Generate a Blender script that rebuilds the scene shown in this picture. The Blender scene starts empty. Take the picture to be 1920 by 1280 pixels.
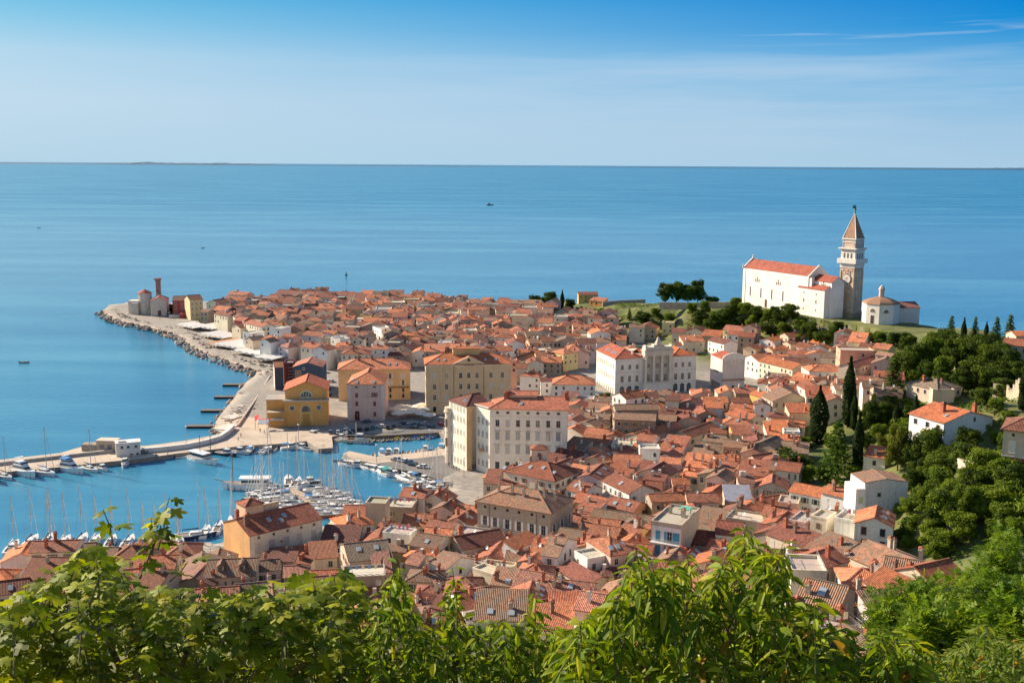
import bpy, bmesh, math, random
import numpy as np
from mathutils import Vector, Matrix
R = math.radians
random.seed(7)
SC = bpy.context.scene
COL = SC.collection

# ------------------------------------------------------------------ camera, sky, sun, exposure
F, PITCH, ROLL, CAMH = 2034.0, R(9.33), R(0.36), 112.0
cam_f = Vector((0, math.cos(PITCH), -math.sin(PITCH)))
_u = Vector((0, math.sin(PITCH), math.cos(PITCH)))
_r = Vector((1, 0, 0))
cam_r = (_r * math.cos(ROLL) + _u * math.sin(ROLL)).normalized()
cam_u = (_u * math.cos(ROLL) - _r * math.sin(ROLL)).normalized()
CAMP = Vector((0, 0, CAMH))
cd = bpy.data.cameras.new('camera')
cam = bpy.data.objects.new('camera', cd)
COL.objects.link(cam)
cd.sensor_width = 36.0
cd.lens = 36.0 * F / 1920.0
cd.clip_start, cd.clip_end = 0.1, 120000.0
m = Matrix((cam_r, cam_u, -cam_f)).transposed().to_4x4()
m.translation = CAMP
cam.matrix_world = m
SC.camera = cam
SC.view_settings.view_transform = 'Standard'
SC.view_settings.look = 'None'
SC.view_settings.gamma = 1.0
SC.view_settings.use_curve_mapping = False
EXPO = 1.0
SC.view_settings.exposure = EXPO

SUN_EL, SUN_ROT = R(28), R(-60)
w = bpy.data.worlds.new('World')
SC.world = w
w.use_nodes = True
nt = w.node_tree
nt.nodes.clear()
wo = nt.nodes.new('ShaderNodeOutputWorld')
bg = nt.nodes.new('ShaderNodeBackground')
sky = nt.nodes.new('ShaderNodeTexSky')
sky.sky_type = 'NISHITA'
sky.sun_disc = False
sky.sun_elevation = SUN_EL
sky.sun_rotation = SUN_ROT
sky.altitude = 100
sky.air_density = 1.0
sky.dust_density = 0.6
sky.ozone_density = 2.5
SKYK = 0.078
bg.inputs['Strength'].default_value = SKYK
nt.links.new(bg.outputs[0], wo.inputs[0])
# elevation / azimuth dependent clear-air tint (deep polarised blue higher up and to the right), thin cirrus
tc = nt.nodes.new('ShaderNodeTexCoord')
sep = nt.nodes.new('ShaderNodeSeparateXYZ')
nt.links.new(tc.outputs['Generated'], sep.inputs[0])
def wmath(op, a, b=None, c=None, clamp=False):
    n = nt.nodes.new('ShaderNodeMath'); n.operation = op; n.use_clamp = clamp
    for i, v in enumerate((a, b, c)):
        if v is None: continue
        if isinstance(v, (int, float)): n.inputs[i].default_value = v
        else: nt.links.new(v, n.inputs[i])
    return n.outputs[0]
def wmix(f, a, b, mode='MIX'):
    n = nt.nodes.new('ShaderNodeMix'); n.data_type = 'RGBA'; n.blend_type = mode
    for i, v in ((0, f), (6, a), (7, b)):
        if isinstance(v, (int, float)): n.inputs[i].default_value = v
        elif isinstance(v, tuple): n.inputs[i].default_value = (*v, 1)
        else: nt.links.new(v, n.inputs[i])
    return n.outputs[2]
VIEWK = SKYK * 2 ** EXPO   # world strength times exposure: the gradient below is written in picture brightness
def sky_ramp(stops):
    ramp = nt.nodes.new('ShaderNodeValToRGB')
    nt.links.new(wmath('MULTIPLY', sep.outputs['Z'], 1 / 0.40), ramp.inputs[0])
    el = ramp.color_ramp.elements
    k = 1 / 8.0
    el[0].position, el[0].color = 0.0, (*[v * k for v in stops[0][1]], 1)
    el[1].position, el[1].color = 1.0, (*[v * k for v in stops[-1][1]], 1)
    for p, c in stops[1:-1]:
        e = el.new(p / 0.40); e.color = (*[v * k for v in c], 1)
    return ramp.outputs[0]
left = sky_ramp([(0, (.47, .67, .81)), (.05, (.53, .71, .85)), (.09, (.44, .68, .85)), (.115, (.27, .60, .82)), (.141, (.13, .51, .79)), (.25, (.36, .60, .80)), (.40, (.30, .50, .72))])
right = sky_ramp([(0, (.40, .60, .77)), (.035, (.34, .56, .77)), (.065, (.22, .49, .75)), (.09, (.10, .40, .73)), (.115, (.01, .28, .69)), (.141, (.0, .225, .66)), (.25, (.01, .17, .50)), (.40, (.03, .19, .46))])
lr = wmath('MULTIPLY_ADD', sep.outputs['X'], 1.2, 0.5, clamp=True)
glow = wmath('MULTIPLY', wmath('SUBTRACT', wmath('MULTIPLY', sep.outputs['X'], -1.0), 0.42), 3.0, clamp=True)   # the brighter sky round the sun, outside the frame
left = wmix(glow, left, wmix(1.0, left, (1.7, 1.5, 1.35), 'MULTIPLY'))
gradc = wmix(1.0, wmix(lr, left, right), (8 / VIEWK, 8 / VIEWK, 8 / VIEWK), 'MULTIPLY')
# cirrus veil and thin streaks
mp = nt.nodes.new('ShaderNodeMapping'); mp.inputs['Scale'].default_value = (2.2, 1.0, 30.0)
mp.inputs['Rotation'].default_value = (0, R(1.2), 0)
nt.links.new(tc.outputs['Generated'], mp.inputs[0])
nz = nt.nodes.new('ShaderNodeTexNoise'); nz.inputs['Scale'].default_value = 1.6; nz.inputs['Detail'].default_value = 7; nz.inputs['Roughness'].default_value = 0.58
nt.links.new(mp.outputs[0], nz.inputs[0])
zmod = wmath('MULTIPLY_ADD', nz.outputs['Fac'], 0.050, wmath('SUBTRACT', sep.outputs['Z'], 0.025))
edge = wmath('MULTIPLY', wmath('SUBTRACT', 0.100, zmod), 110.0, clamp=True)
amp = wmath('MULTIPLY_ADD', wmath('MULTIPLY_ADD', sep.outputs['X'], 2.6, 0.45, clamp=True), 0.75, 0.25)
cl = wmath('MULTIPLY', wmath('MULTIPLY', edge, wmath('MULTIPLY', sep.outputs['Z'], 22.0, clamp=True), clamp=True), wmath('MULTIPLY', amp, wmath('MULTIPLY_ADD', nz.outputs['Fac'], 3.4, -1.15, clamp=True)), clamp=True)
mp2 = nt.nodes.new('ShaderNodeMapping'); mp2.inputs['Scale'].default_value = (5.0, 1.0, 120.0); mp2.inputs['Location'].default_value = (0.35, 0, 0.2)
nt.links.new(tc.outputs['Generated'], mp2.inputs[0])
nz2 = nt.nodes.new('ShaderNodeTexNoise'); nz2.inputs['Scale'].default_value = 1.4; nz2.inputs['Detail'].default_value = 5
nt.links.new(mp2.outputs[0], nz2.inputs[0])
band2 = wmath('MULTIPLY', wmath('MULTIPLY', wmath('SUBTRACT', sep.outputs['X'], 0.05), 6.0, clamp=True), wmath('SUBTRACT', 1.0, wmath('MULTIPLY', wmath('ABSOLUTE', wmath('SUBTRACT', sep.outputs['Z'], 0.111)), 90.0), clamp=True), clamp=True)
cl2 = wmath('MULTIPLY', wmath('MULTIPLY', wmath('SUBTRACT', nz2.outputs['Fac'], 0.52), 6.0, clamp=True), band2, clamp=True)
allc = wmath('MAXIMUM', wmath('MULTIPLY', cl, 0.40), wmath('MULTIPLY', cl2, 0.5))
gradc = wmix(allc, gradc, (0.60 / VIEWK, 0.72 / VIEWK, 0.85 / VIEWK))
# the clear Nishita dome takes over higher up
up = wmath('MULTIPLY', wmath('SUBTRACT', sep.outputs['Z'], 0.25), 5.0, clamp=True)
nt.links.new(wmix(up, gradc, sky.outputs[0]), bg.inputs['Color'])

sd = bpy.data.lights.new('sun', 'SUN')
sd.energy = 4.9
sd.angle = R(0.53)
sd.color = (1.0, 0.84, 0.64)
sun = bpy.data.objects.new('sun', sd)
COL.objects.link(sun)
to_sun = Vector((math.sin(SUN_ROT) * math.cos(SUN_EL), math.cos(SUN_ROT) * math.cos(SUN_EL), math.sin(SUN_EL)))
sun.rotation_euler = to_sun.to_track_quat('Z', 'Y').to_euler()
sun.location = to_sun * 400

# ------------------------------------------------------------------ photo pixel -> ray -> point
def ray(px, py):
    return (cam_f + cam_r * ((px - 960) / F) - cam_u * ((py - 640) / F)).normalized()
def at(px, py, z):
    d = ray(px, py)
    t = (z - CAMH) / d.z
    return CAMP + d * t
def proj(p):
    q = Vector(p) - CAMP
    zc = q.dot(cam_f)
    return 960 + F * q.dot(cam_r) / zc, 640 - F * q.dot(cam_u) / zc, zc
def zat(x, y, py):
    """height of the point on the vertical through (x, y) seen at picture row py"""
    lo, hi = -50.0, 200.0
    for _ in range(40):
        m_ = (lo + hi) / 2
        if proj((x, y, m_))[1] > py: lo = m_
        else: hi = m_
    return (lo + hi) / 2
# ------------------------------------------------------------------ materials
MATS = {}
def mat_base(name):
    m = bpy.data.materials.new(name); m.use_nodes = True
    t = m.node_tree; t.nodes.clear()
    out = t.nodes.new('ShaderNodeOutputMaterial')
    p = t.nodes.new('ShaderNodeBsdfPrincipled')
    t.links.new(p.outputs[0], out.inputs[0])
    MATS[name] = m
    return m, t, p, out
class NT:
    def __init__(s, t): s.t = t
    def n(s, typ, **kw):
        k = s.t.nodes.new(typ)
        for a, b in kw.items(): setattr(k, a, b)
        return k
    def l(s, a, b): s.t.links.new(a, b)
    def math(s, op, a, b=None, clamp=False):
        k = s.n('ShaderNodeMath', operation=op, use_clamp=clamp)
        for i, v in enumerate((a, b)):
            if v is None: continue
            if isinstance(v, (int, float)): k.inputs[i].default_value = v
            else: s.l(v, k.inputs[i])
        return k.outputs[0]
    def mix(s, f, a, b, mode='MIX'):
        k = s.n('ShaderNodeMix', data_type='RGBA', blend_type=mode)
        for i, v in ((0, f), (6, a), (7, b)):
            if isinstance(v, (int, float)): k.inputs[i].default_value = v
            elif isinstance(v, tuple): k.inputs[i].default_value = (*v[:3], 1)
            else: s.l(v, k.inputs[i])
        return k.outputs[2]
    def noise(s, vec, scale, detail=4, rough=0.55, dist=0.0):
        k = s.n('ShaderNodeTexNoise')
        k.inputs['Scale'].default_value = scale; k.inputs['Detail'].default_value = detail
        k.inputs['Roughness'].default_value = rough; k.inputs['Distortion'].default_value = dist
        if vec is not None: s.l(vec, k.inputs['Vector'])
        return k.outputs['Fac']
    def ramp(s, f, stops):
        k = s.n('ShaderNodeValToRGB'); s.l(f, k.inputs[0])
        e = k.color_ramp.elements
        e[0].position, e[0].color = stops[0][0], (*stops[0][1], 1)
        e[1].position, e[1].color = stops[-1][0], (*stops[-1][1], 1)
        for p, c in stops[1:-1]:
            q = e.new(p); q.color = (*c, 1)
        return k.outputs[0]
    def mapping(s, vec, scale=(1, 1, 1), rot=(0, 0, 0), loc=(0, 0, 0)):
        k = s.n('ShaderNodeMapping'); s.l(vec, k.inputs[0])
        k.inputs['Scale'].default_value = scale; k.inputs['Rotation'].default_value = rot; k.inputs['Location'].default_value = loc
        return k.outputs[0]
    def bump(s, h, strength, dist, p):
        k = s.n('ShaderNodeBump'); k.inputs['Strength'].default_value = strength; k.inputs['Distance'].default_value = dist
        s.l(h, k.inputs['Height']); s.l(k.outputs[0], p.inputs['Normal'])
def pos(q):
    return q.n('ShaderNodeNewGeometry').outputs['Position']
def colattr(q):
    return q.n('ShaderNodeVertexColor', layer_name='col').outputs['Color']

def make_materials():
    # generic painted / coloured surface: colour from the mesh's own colour layer
    m, t, p, o = mat_base('paint'); q = NT(t)
    c = colattr(q); g = pos(q)
    n1 = q.noise(g, 1.3, 5)
    q.l(q.mix(1.0, c, q.ramp(n1, [(0.3, (0.86, 0.85, 0.84)), (0.7, (1.08, 1.07, 1.06))]), 'MULTIPLY'), p.inputs['Base Color'])
    p.inputs['Roughness'].default_value = 0.55
    # gloss paint (boats, cars)
    m, t, p, o = mat_base('gloss'); q = NT(t)
    c = colattr(q)
    q.l(q.mix(1.0, c, q.ramp(q.noise(pos(q), 2.5, 4), [(0.3, (0.88, 0.88, 0.88)), (0.7, (1.04, 1.04, 1.04))]), 'MULTIPLY'), p.inputs['Base Color'])
    p.inputs['Roughness'].default_value = 0.25
    # plaster: stains, weathering, faint rain streaks
    m, t, p, o = mat_base('plaster'); q = NT(t)
    c = colattr(q); g = pos(q)
    big = q.noise(g, 0.16, 5, 0.6)
    fine = q.noise(g, 1.6, 6, 0.62)
    strk = q.noise(q.mapping(g, (1.6, 1.6, 0.10)), 1.0, 5, 0.6)
    a = q.mix(1.0, c, q.ramp(big, [(0.25, (0.86, 0.84, 0.80)), (0.55, (1.0, 1.0, 1.0)), (0.8, (1.06, 1.05, 1.03))]), 'MULTIPLY')
    a = q.mix(1.0, a, q.ramp(fine, [(0.25, (0.82, 0.80, 0.77)), (0.5, (1.0, 1.0, 1.0)), (0.8, (1.05, 1.05, 1.04))]), 'MULTIPLY')
    a = q.mix(1.0, a, q.ramp(strk, [(0.28, (0.80, 0.77, 0.73)), (0.47, (1.0, 1.0, 1.0)), (0.9, (1.04, 1.04, 1.03))]), 'MULTIPLY')
    q.l(a, p.inputs['Base Color'])
    p.inputs['Roughness'].default_value = 0.9
    q.bump(fine, 0.25, 0.05, p)
    # stone masonry
    m, t, p, o = mat_base('stone'); q = NT(t)
    c = colattr(q); g = pos(q)
    v = q.n('ShaderNodeTexVoronoi'); v.inputs['Scale'].default_value = 1.5
    q.l(q.mapping(g, (1, 1, 1.7)), v.inputs['Vector'])
    a = q.mix(0.16, c, q.mix(1.0, c, v.outputs['Color'], 'OVERLAY'))
    a = q.mix(1.0, a, q.ramp(q.noise(g, 0.35, 6, 0.65), [(0.25, (0.66, 0.62, 0.58)), (0.55, (1, 1, 1)), (0.85, (1.15, 1.12, 1.08))]), 'MULTIPLY')
    q.l(a, p.inputs['Base Color']); p.inputs['Roughness'].default_value = 0.95
    q.bump(v.outputs['Distance'], 0.5, 0.1, p)
    # clay pantiles, uv in metres (u along the eave, v up the slope)
    m, t, p, o = mat_base('roof_tile'); q = NT(t)
    c = colattr(q); g = pos(q)
    uv = q.n('ShaderNodeUVMap').outputs['UV']
    br = q.n('ShaderNodeTexBrick'); q.l(uv, br.inputs['Vector'])
    br.offset = 0.0; br.squash = 1.0
    for k_, v_ in (('Scale', 1.0), ('Mortar Size', 0.0), ('Brick Width', 0.32), ('Row Height', 0.42), ('Bias', 0.0)):
        br.inputs[k_].default_value = v_
    br.inputs['Color1'].default_value = (0.60, 0.56, 0.53, 1); br.inputs['Color2'].default_value = (1.34, 1.25, 1.16, 1)
    a = q.mix(1.0, c, br.outputs['Color'], 'MULTIPLY')
    patch = q.noise(g, 0.33, 6, 0.68)
    a = q.mix(1.0, a, q.ramp(patch, [(0.27, (0.58, 0.56, 0.55)), (0.5, (0.98, 0.97, 0.96)), (0.75, (1.20, 1.14, 1.06))]), 'MULTIPLY')
    lich = q.noise(g, 1.9, 6, 0.7)
    a = q.mix(q.math('MULTIPLY', q.math('SUBTRACT', lich, 0.56, True), 3.2, True), a, (0.22, 0.17, 0.12))
    q.l(a, p.inputs['Base Color']); p.inputs['Roughness'].default_value = 0.85
    wv = q.n('ShaderNodeTexWave', wave_type='BANDS', bands_direction='X', wave_profile='SIN')
    wv.inputs['Scale'].default_value = 0.98
    wv.inputs['Distortion'].default_value = 0.0
    q.l(uv, wv.inputs['Vector'])
    q.bump(wv.outputs['Fac'], 0.85, 0.09, p)
    # aged tiles: heavy lichen
    m, t, p, o = mat_base('roof_tile_aged'); q = NT(t)
    c = colattr(q); g = pos(q)
    uv = q.n('ShaderNodeUVMap').outputs['UV']
    br = q.n('ShaderNodeTexBrick'); q.l(uv, br.inputs['Vector']); br.offset = 0.0
    for k_, v_ in (('Scale', 1.0), ('Mortar Size', 0.0), ('Brick Width', 0.34), ('Row Height', 0.42)):
        br.inputs[k_].default_value = v_
    br.inputs['Color1'].default_value = (0.58, 0.55, 0.53, 1); br.inputs['Color2'].default_value = (1.36, 1.28, 1.2, 1)
    a = q.mix(1.0, c, br.outputs['Color'], 'MULTIPLY')
    a = q.mix(q.math('MULTIPLY', q.math('SUBTRACT', q.noise(g, 0.5, 7, 0.7), 0.42, True), 4.0, True), a, (0.20, 0.165, 0.12))
    a = q.mix(q.math('MULTIPLY', q.math('SUBTRACT', q.noise(g, 3.0, 5, 0.7), 0.55, True), 4.0, True), a, (0.10, 0.085, 0.065))
    q.l(a, p.inputs['Base Color']); p.inputs['Roughness'].default_value = 0.92
    wv = q.n('ShaderNodeTexWave', wave_type='BANDS', bands_direction='X', wave_profile='SIN')
    wv.inputs['Scale'].default_value = 0.92; q.l(uv, wv.inputs['Vector'])
    q.bump(wv.outputs['Fac'], 0.9, 0.1, p)
    # glass
    m, t, p, o = mat_base('glass'); q = NT(t)
    c = colattr(q); q.l(c, p.inputs['Base Color'])
    p.inputs['Roughness'].default_value = 0.08; p.inputs['Specular IOR Level'].default_value = 0.7
    # metal sheet
    m, t, p, o = mat_base('metal'); q = NT(t)
    c = colattr(q)
    q.l(q.mix(1.0, c, q.ramp(q.noise(pos(q), 0.8, 5), [(0.3, (0.75, 0.74, 0.73)), (0.7, (1.1, 1.1, 1.1))]), 'MULTIPLY'), p.inputs['Base Color'])
    p.inputs['Metallic'].default_value = 0.35; p.inputs['Roughness'].default_value = 0.45
    # canvas
    m, t, p, o = mat_base('canvas'); q = NT(t)
    c = colattr(q)
    q.l(q.mix(1.0, c, q.ramp(q.noise(pos(q), 1.2, 4), [(0.3, (0.85, 0.85, 0.85)), (0.7, (1.05, 1.05, 1.05))]), 'MULTIPLY'), p.inputs['Base Color'])
    p.inputs['Roughness'].default_value = 0.9
    # rock
    m, t, p, o = mat_base('rock'); q = NT(t)
    g = pos(q); c = colattr(q)
    a = q.mix(1.0, c, q.ramp(q.noise(g, 1.4, 7, 0.7), [(0.25, (0.45, 0.44, 0.43)), (0.5, (0.95, 0.93, 0.9)), (0.8, (1.3, 1.26, 1.2))]), 'MULTIPLY')
    q.l(a, p.inputs['Base Color']); p.inputs['Roughness'].default_value = 0.95
    q.bump(q.noise(g, 3.0, 6, 0.7), 0.8, 0.2, p)
    # paving
    m, t, p, o = mat_base('paving'); q = NT(t)
    g = pos(q); c = colattr(q)
    a = q.mix(1.0, c, q.ramp(q.noise(g, 0.12, 7, 0.65), [(0.3, (0.72, 0.71, 0.70)), (0.5, (1, 1, 1)), (0.75, (1.15, 1.13, 1.1))]), 'MULTIPLY')
    a = q.mix(1.0, a, q.ramp(q.noise(g, 1.1, 5, 0.6), [(0.3, (0.85, 0.85, 0.85)), (0.7, (1.08, 1.08, 1.08))]), 'MULTIPLY')
    q.l(a, p.inputs['Base Color']); p.inputs['Roughness'].default_value = 0.88
    # terrain: earth, dry grass, rock by slope
    m, t, p, o = mat_base('terrain'); q = NT(t)
    g = pos(q)
    ge = q.n('ShaderNodeNewGeometry')
    sp = q.n('ShaderNodeSeparateXYZ'); q.l(ge.outputs['Normal'], sp.inputs[0])
    earth = q.ramp(q.noise(g, 0.09, 7, 0.65), [(0.3, (0.035, 0.055, 0.012)), (0.45, (0.085, 0.105, 0.022)), (0.58, (0.15, 0.155, 0.04)), (0.75, (0.22, 0.18, 0.10))])
    rock = q.ramp(q.noise(g, 0.5, 7, 0.7), [(0.3, (0.13, 0.11, 0.085)), (0.7, (0.36, 0.31, 0.24))])
    pv = q.ramp(q.noise(g, 0.4, 6, 0.65), [(0.3, (0.20, 0.18, 0.16)), (0.7, (0.34, 0.31, 0.27))])
    hz = q.n('ShaderNodeSeparateXYZ'); q.l(g, hz.inputs[0])
    a = q.mix(q.math('MULTIPLY', q.math('SUBTRACT', 0.80, sp.outputs['Z']), 5.0, True), earth, rock)
    a = q.mix(q.math('SUBTRACT', 1.0, q.math('MULTIPLY', q.math('SUBTRACT', hz.outputs['Z'], 6.0), 0.35, True), True), a, pv)
    q.l(a, p.inputs['Base Color']); p.inputs['Roughness'].default_value = 0.95
    q.bump(q.noise(g, 1.5, 6, 0.7), 0.6, 0.3, p)
    # grass
    m, t, p, o = mat_base('lawn'); q = NT(t)
    g = pos(q)
    q.l(q.ramp(q.noise(g, 0.35, 6, 0.65), [(0.3, (0.07, 0.12, 0.015)), (0.55, (0.16, 0.20, 0.03)), (0.75, (0.26, 0.25, 0.07))]), p.inputs['Base Color'])
    p.inputs['Roughness'].default_value = 0.95
    # sea
    m, t, p, o = mat_base('sea_water'); q = NT(t)
    g = pos(q)
    big = q.noise(q.mapping(g, (0.0022, 0.011, 1)), 1.0, 6, 0.6, 0.6)
    mid = q.noise(q.mapping(g, (0.02, 0.07, 1)), 1.0, 5, 0.6)
    body = q.ramp(big, [(0.28, (0.012, 0.130, 0.265)), (0.5, (0.030, 0.190, 0.325)), (0.72, (0.080, 0.280, 0.395))])
    q.l(body, p.inputs['Base Color'])
    p.inputs['IOR'].default_value = 1.33
    w1 = q.noise(q.mapping(g, (0.16, 0.42, 1), (0, 0, R(12))), 1.0, 6, 0.62, 0.4)
    w2 = q.noise(q.mapping(g, (0.7, 1.6, 1), (0, 0, R(-14))), 1.0, 4, 0.6, 0.2)
    h = q.math('ADD', w1, q.math('MULTIPLY', w2, 0.22))
    sy = q.n('ShaderNodeSeparateXYZ'); q.l(g, sy.inputs[0])       # sheltered inshore water is smoother than the open sea
    off = q.math('MULTIPLY', q.math('SUBTRACT', sy.outputs['Y'], 500.0), 1 / 2600.0, True)
    q.l(q.math('ADD', q.math('MULTIPLY', off, 0.20), 0.07), p.inputs['Roughness'])
    bp = q.n('ShaderNodeBump'); bp.inputs['Distance'].default_value = 0.9
    q.l(q.math('ADD', q.math('MULTIPLY', off, 0.28), 0.20), bp.inputs['Strength'])
    q.l(h, bp.inputs['Height']); q.l(bp.outputs[0], p.inputs['Normal'])
    # leaves (far crowns): vertex colour, slight translucency
    for nm, tr in (('foliage', 0.30), ('leaf', 0.42)):
        m, t, p, o = mat_base(nm); q = NT(t)
        c = colattr(q)
        p.inputs['Roughness'].default_value = 0.7 if nm == 'foliage' else 0.55
        p.inputs['Specular IOR Level'].default_value = 0.12 if nm == 'foliage' else 0.16
        q.l(c, p.inputs['Base Color'])
        tb = q.n('ShaderNodeBsdfTranslucent')
        q.l(q.mix(1.0, c, (1.5, 1.45, 0.45), 'MULTIPLY'), tb.inputs['Color'])
        ms = q.n('ShaderNodeMixShader'); ms.inputs[0].default_value = tr
        q.l(p.outputs[0], ms.inputs[1]); q.l(tb.outputs[0], ms.inputs[2]); q.l(ms.outputs[0], o.inputs[0])
    m, t, p, o = mat_base('bark'); q = NT(t)
    g = pos(q); c = colattr(q)
    q.l(q.mix(1.0, c, q.ramp(q.noise(q.mapping(g, (6, 6, 1.5)), 1.0, 5, 0.7), [(0.3, (0.6, 0.6, 0.6)), (0.7, (1.2, 1.2, 1.2))]), 'MULTIPLY'), p.inputs['Base Color'])
    p.inputs['Roughness'].default_value = 0.9
make_materials()
# ------------------------------------------------------------------ mesh builder and object helpers
class MB:
    def __init__(s, mats=('paint',)):
        s.v, s.f, s.c, s.uv, s.mi = [], [], [], [], []
        s.mats = list(mats)
    def face(s, pts, col, mi=0, uv=None):
        b = len(s.v)
        s.v += [tuple(p) for p in pts]
        s.f.append(tuple(range(b, b + len(pts))))
        s.c.append(col); s.mi.append(mi)
        s.uv.append(uv if uv else [(0, 0)] * len(pts))
    def prism(s, poly, z0, z1, col, mi=0, top=None, bottom=False):
        """poly counter-clockwise seen from above"""
        n = len(poly)
        for i in range(n):
            a, b = poly[i], poly[(i + 1) % n]
            s.face([(a[0], a[1], z0), (b[0], b[1], z0), (b[0], b[1], z1), (a[0], a[1], z1)], col, mi)
        s.face([(p[0], p[1], z1) for p in poly], top or col, mi)
        if bottom: s.face([(p[0], p[1], z0) for p in reversed(poly)], col, mi)
    def box(s, x0, x1, y0, y1, z0, z1, col, mi=0, top=None):
        s.prism([(x0, y0), (x1, y0), (x1, y1), (x0, y1)], z0, z1, col, mi, top, True)
    def tube(s, path, rad, col, mi=0, n=5, cap=True):
        path = [Vector(p) for p in path]
        if not isinstance(rad, (list, tuple)): rad = [rad] * len(path)
        rings = []
        for i, p in enumerate(path):
            d = (path[min(i + 1, len(path) - 1)] - path[max(i - 1, 0)]).normalized()
            a = d.orthogonal().normalized() if abs(d.z) < 0.95 else Vector((1, 0, 0)).cross(d).normalized()
            b = d.cross(a)
            rings.append([p + (a * math.cos(6.28318 * k / n) + b * math.sin(6.28318 * k / n)) * rad[i] for k in range(n)])
        for i in range(len(rings) - 1):
            for k in range(n):
                s.face([rings[i][k], rings[i][(k + 1) % n], rings[i + 1][(k + 1) % n], rings[i + 1][k]], col, mi)
        if cap:
            s.face(rings[-1], col, mi); s.face(list(reversed(rings[0])), col, mi)
    def lathe(s, prof, col, mi=0, n=12, cx=0, cy=0, ph=0.0):
        """prof: list of (r, z) bottom to top"""
        for i in range(len(prof) - 1):
            (r0, z0), (r1, z1) = prof[i], prof[i + 1]
            for k in range(n):
                a, b = 6.283185 * k / n + ph, 6.283185 * (k + 1) / n + ph
                q = [(cx + r0 * math.cos(a), cy + r0 * math.sin(a), z0), (cx + r0 * math.cos(b), cy + r0 * math.sin(b), z0),
                     (cx + r1 * math.cos(b), cy + r1 * math.sin(b), z1), (cx + r1 * math.cos(a), cy + r1 * math.sin(a), z1)]
                if r1 < 1e-4: q = q[:3]
                elif r0 < 1e-4: q = [q[0], q[2], q[3]]
                s.face(q, col, mi)
    def mesh(s, name):
        me = bpy.data.meshes.new(name)
        me.from_pydata(s.v, [], s.f)
        me.polygons.foreach_set('material_index', s.mi)
        ca = me.color_attributes.new('col', 'FLOAT_COLOR', 'CORNER')
        arr = []
        for f, c in zip(s.f, s.c): arr += [c[0], c[1], c[2], 1.0] * len(f)
        ca.data.foreach_set('color', arr)
        u = me.uv_layers.new(name='UVMap')
        fl = []
        for q in s.uv:
            for a in q: fl += [a[0], a[1]]
        u.data.foreach_set('uv', fl)
        for k in s.mats: me.materials.append(MATS[k])
        me.update()
        return me
    def build(s, name, parent=None, loc=None):
        return link(name, s.mesh(name), parent, loc)
def link(name, me, parent=None, loc=None, rz=0.0):
    o = bpy.data.objects.new(name, me)
    COL.objects.link(o)
    if parent is not None: o.parent = parent
    if loc is not None: o.location = loc
    if rz: o.rotation_euler.z = rz
    return o
def tag(o, label=None, cat=None, group=None, kind=None):
    if label: o['label'] = label
    if cat: o['category'] = cat
    if group: o['group'] = group
    if kind: o['kind'] = kind
    return o
def thing(name, loc, rz=0.0, label=None, cat=None, group=None):
    o = bpy.data.objects.new(name, None)
    COL.objects.link(o)
    o.location = loc; o.rotation_euler.z = rz; o.empty_display_size = 1
    return tag(o, label, cat, group)
def children_of():
    d = {}
    for o in SC.objects:
        if o.parent: d.setdefault(o.parent, []).append(o)
    return d
def dup(o, kids, loc=None, rz=None, sc=None, label=None):
    c = o.copy(); COL.objects.link(c)
    if loc is not None: c.location = loc
    if rz is not None: c.rotation_euler.z = rz
    if sc is not None: c.scale = (sc, sc, sc) if isinstance(sc, (int, float)) else sc
    if label: c['label'] = label
    for k in kids.get(o, ()):
        d = k.copy(); COL.objects.link(d); d.parent = c
        for g in kids.get(k, ()):
            e = g.copy(); COL.objects.link(e); e.parent = d
    return c
def jit(c, a=0.06):
    k = 1 + random.uniform(-a, a)
    return tuple(max(0.003, x * k * (1 + random.uniform(-a, a) * 0.4)) for x in c)

# ------------------------------------------------------------------ ground height
CTRL = [(260,600,2),(400,640,2),(500,690,2),(600,640,2.5),(700,780,1.8),(820,800,1.8),(880,890,1.9),(1000,760,2.2),(1100,760,2.2),(1300,740,2.3),(1420,742,2.5),(560,800,1.8),
 (700,640,3),(900,640,3.5),(1000,640,4),(1100,650,5),(800,590,4),(600,560,3),(950,590,5),(450,560,3),(700,690,2.2),(900,700,2.4),(1200,680,4),(1100,610,8),(1250,620,11),(1200,640,7),
 (1390,572,30),(1480,585,30),(1570,600,30),(1600,602,30),(1660,615,30),(1700,625,29),(1300,575,25),(1250,570,23),(1180,572,19),(1100,572,15),(1010,588,9),
 (1500,640,14),(1400,630,14),(1600,640,17),(1600,680,12),(1500,690,7),(1420,700,4.5),(1300,625,12),(1350,650,9),
 (1700,680,22),(1750,720,31),(1650,760,17),(1560,760,10),(1560,860,12),(1500,900,9),(1640,880,20),(1800,830,34),(1900,860,40),(1880,760,42),(1890,660,42),(1800,640,33),(1650,970,22),(1720,930,31),(1800,950,38),(1900,1050,52),
 (1200,1000,7),(1000,1000,5),(850,1000,3.5),(600,1010,2.8),(400,1060,3),(200,1080,3.5),(50,1100,4),(1400,1000,10),(1300,900,6),(1100,900,4),(1400,850,6),(1400,1150,18),(1600,1100,24),(1100,1150,12),(800,1150,9),(600,1150,7),
 (1700,1200,38),(1000,1280,24),(500,1280,18),(1600,1280,42),(100,1280,15),(300,1160,7),(900,1060,6),(1250,1060,11),(1500,1020,14)]
_cp = []
for a_, b_, z_ in CTRL:
    p_ = at(a_, b_, z_); _cp.append((p_.x, p_.y, z_))
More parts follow.
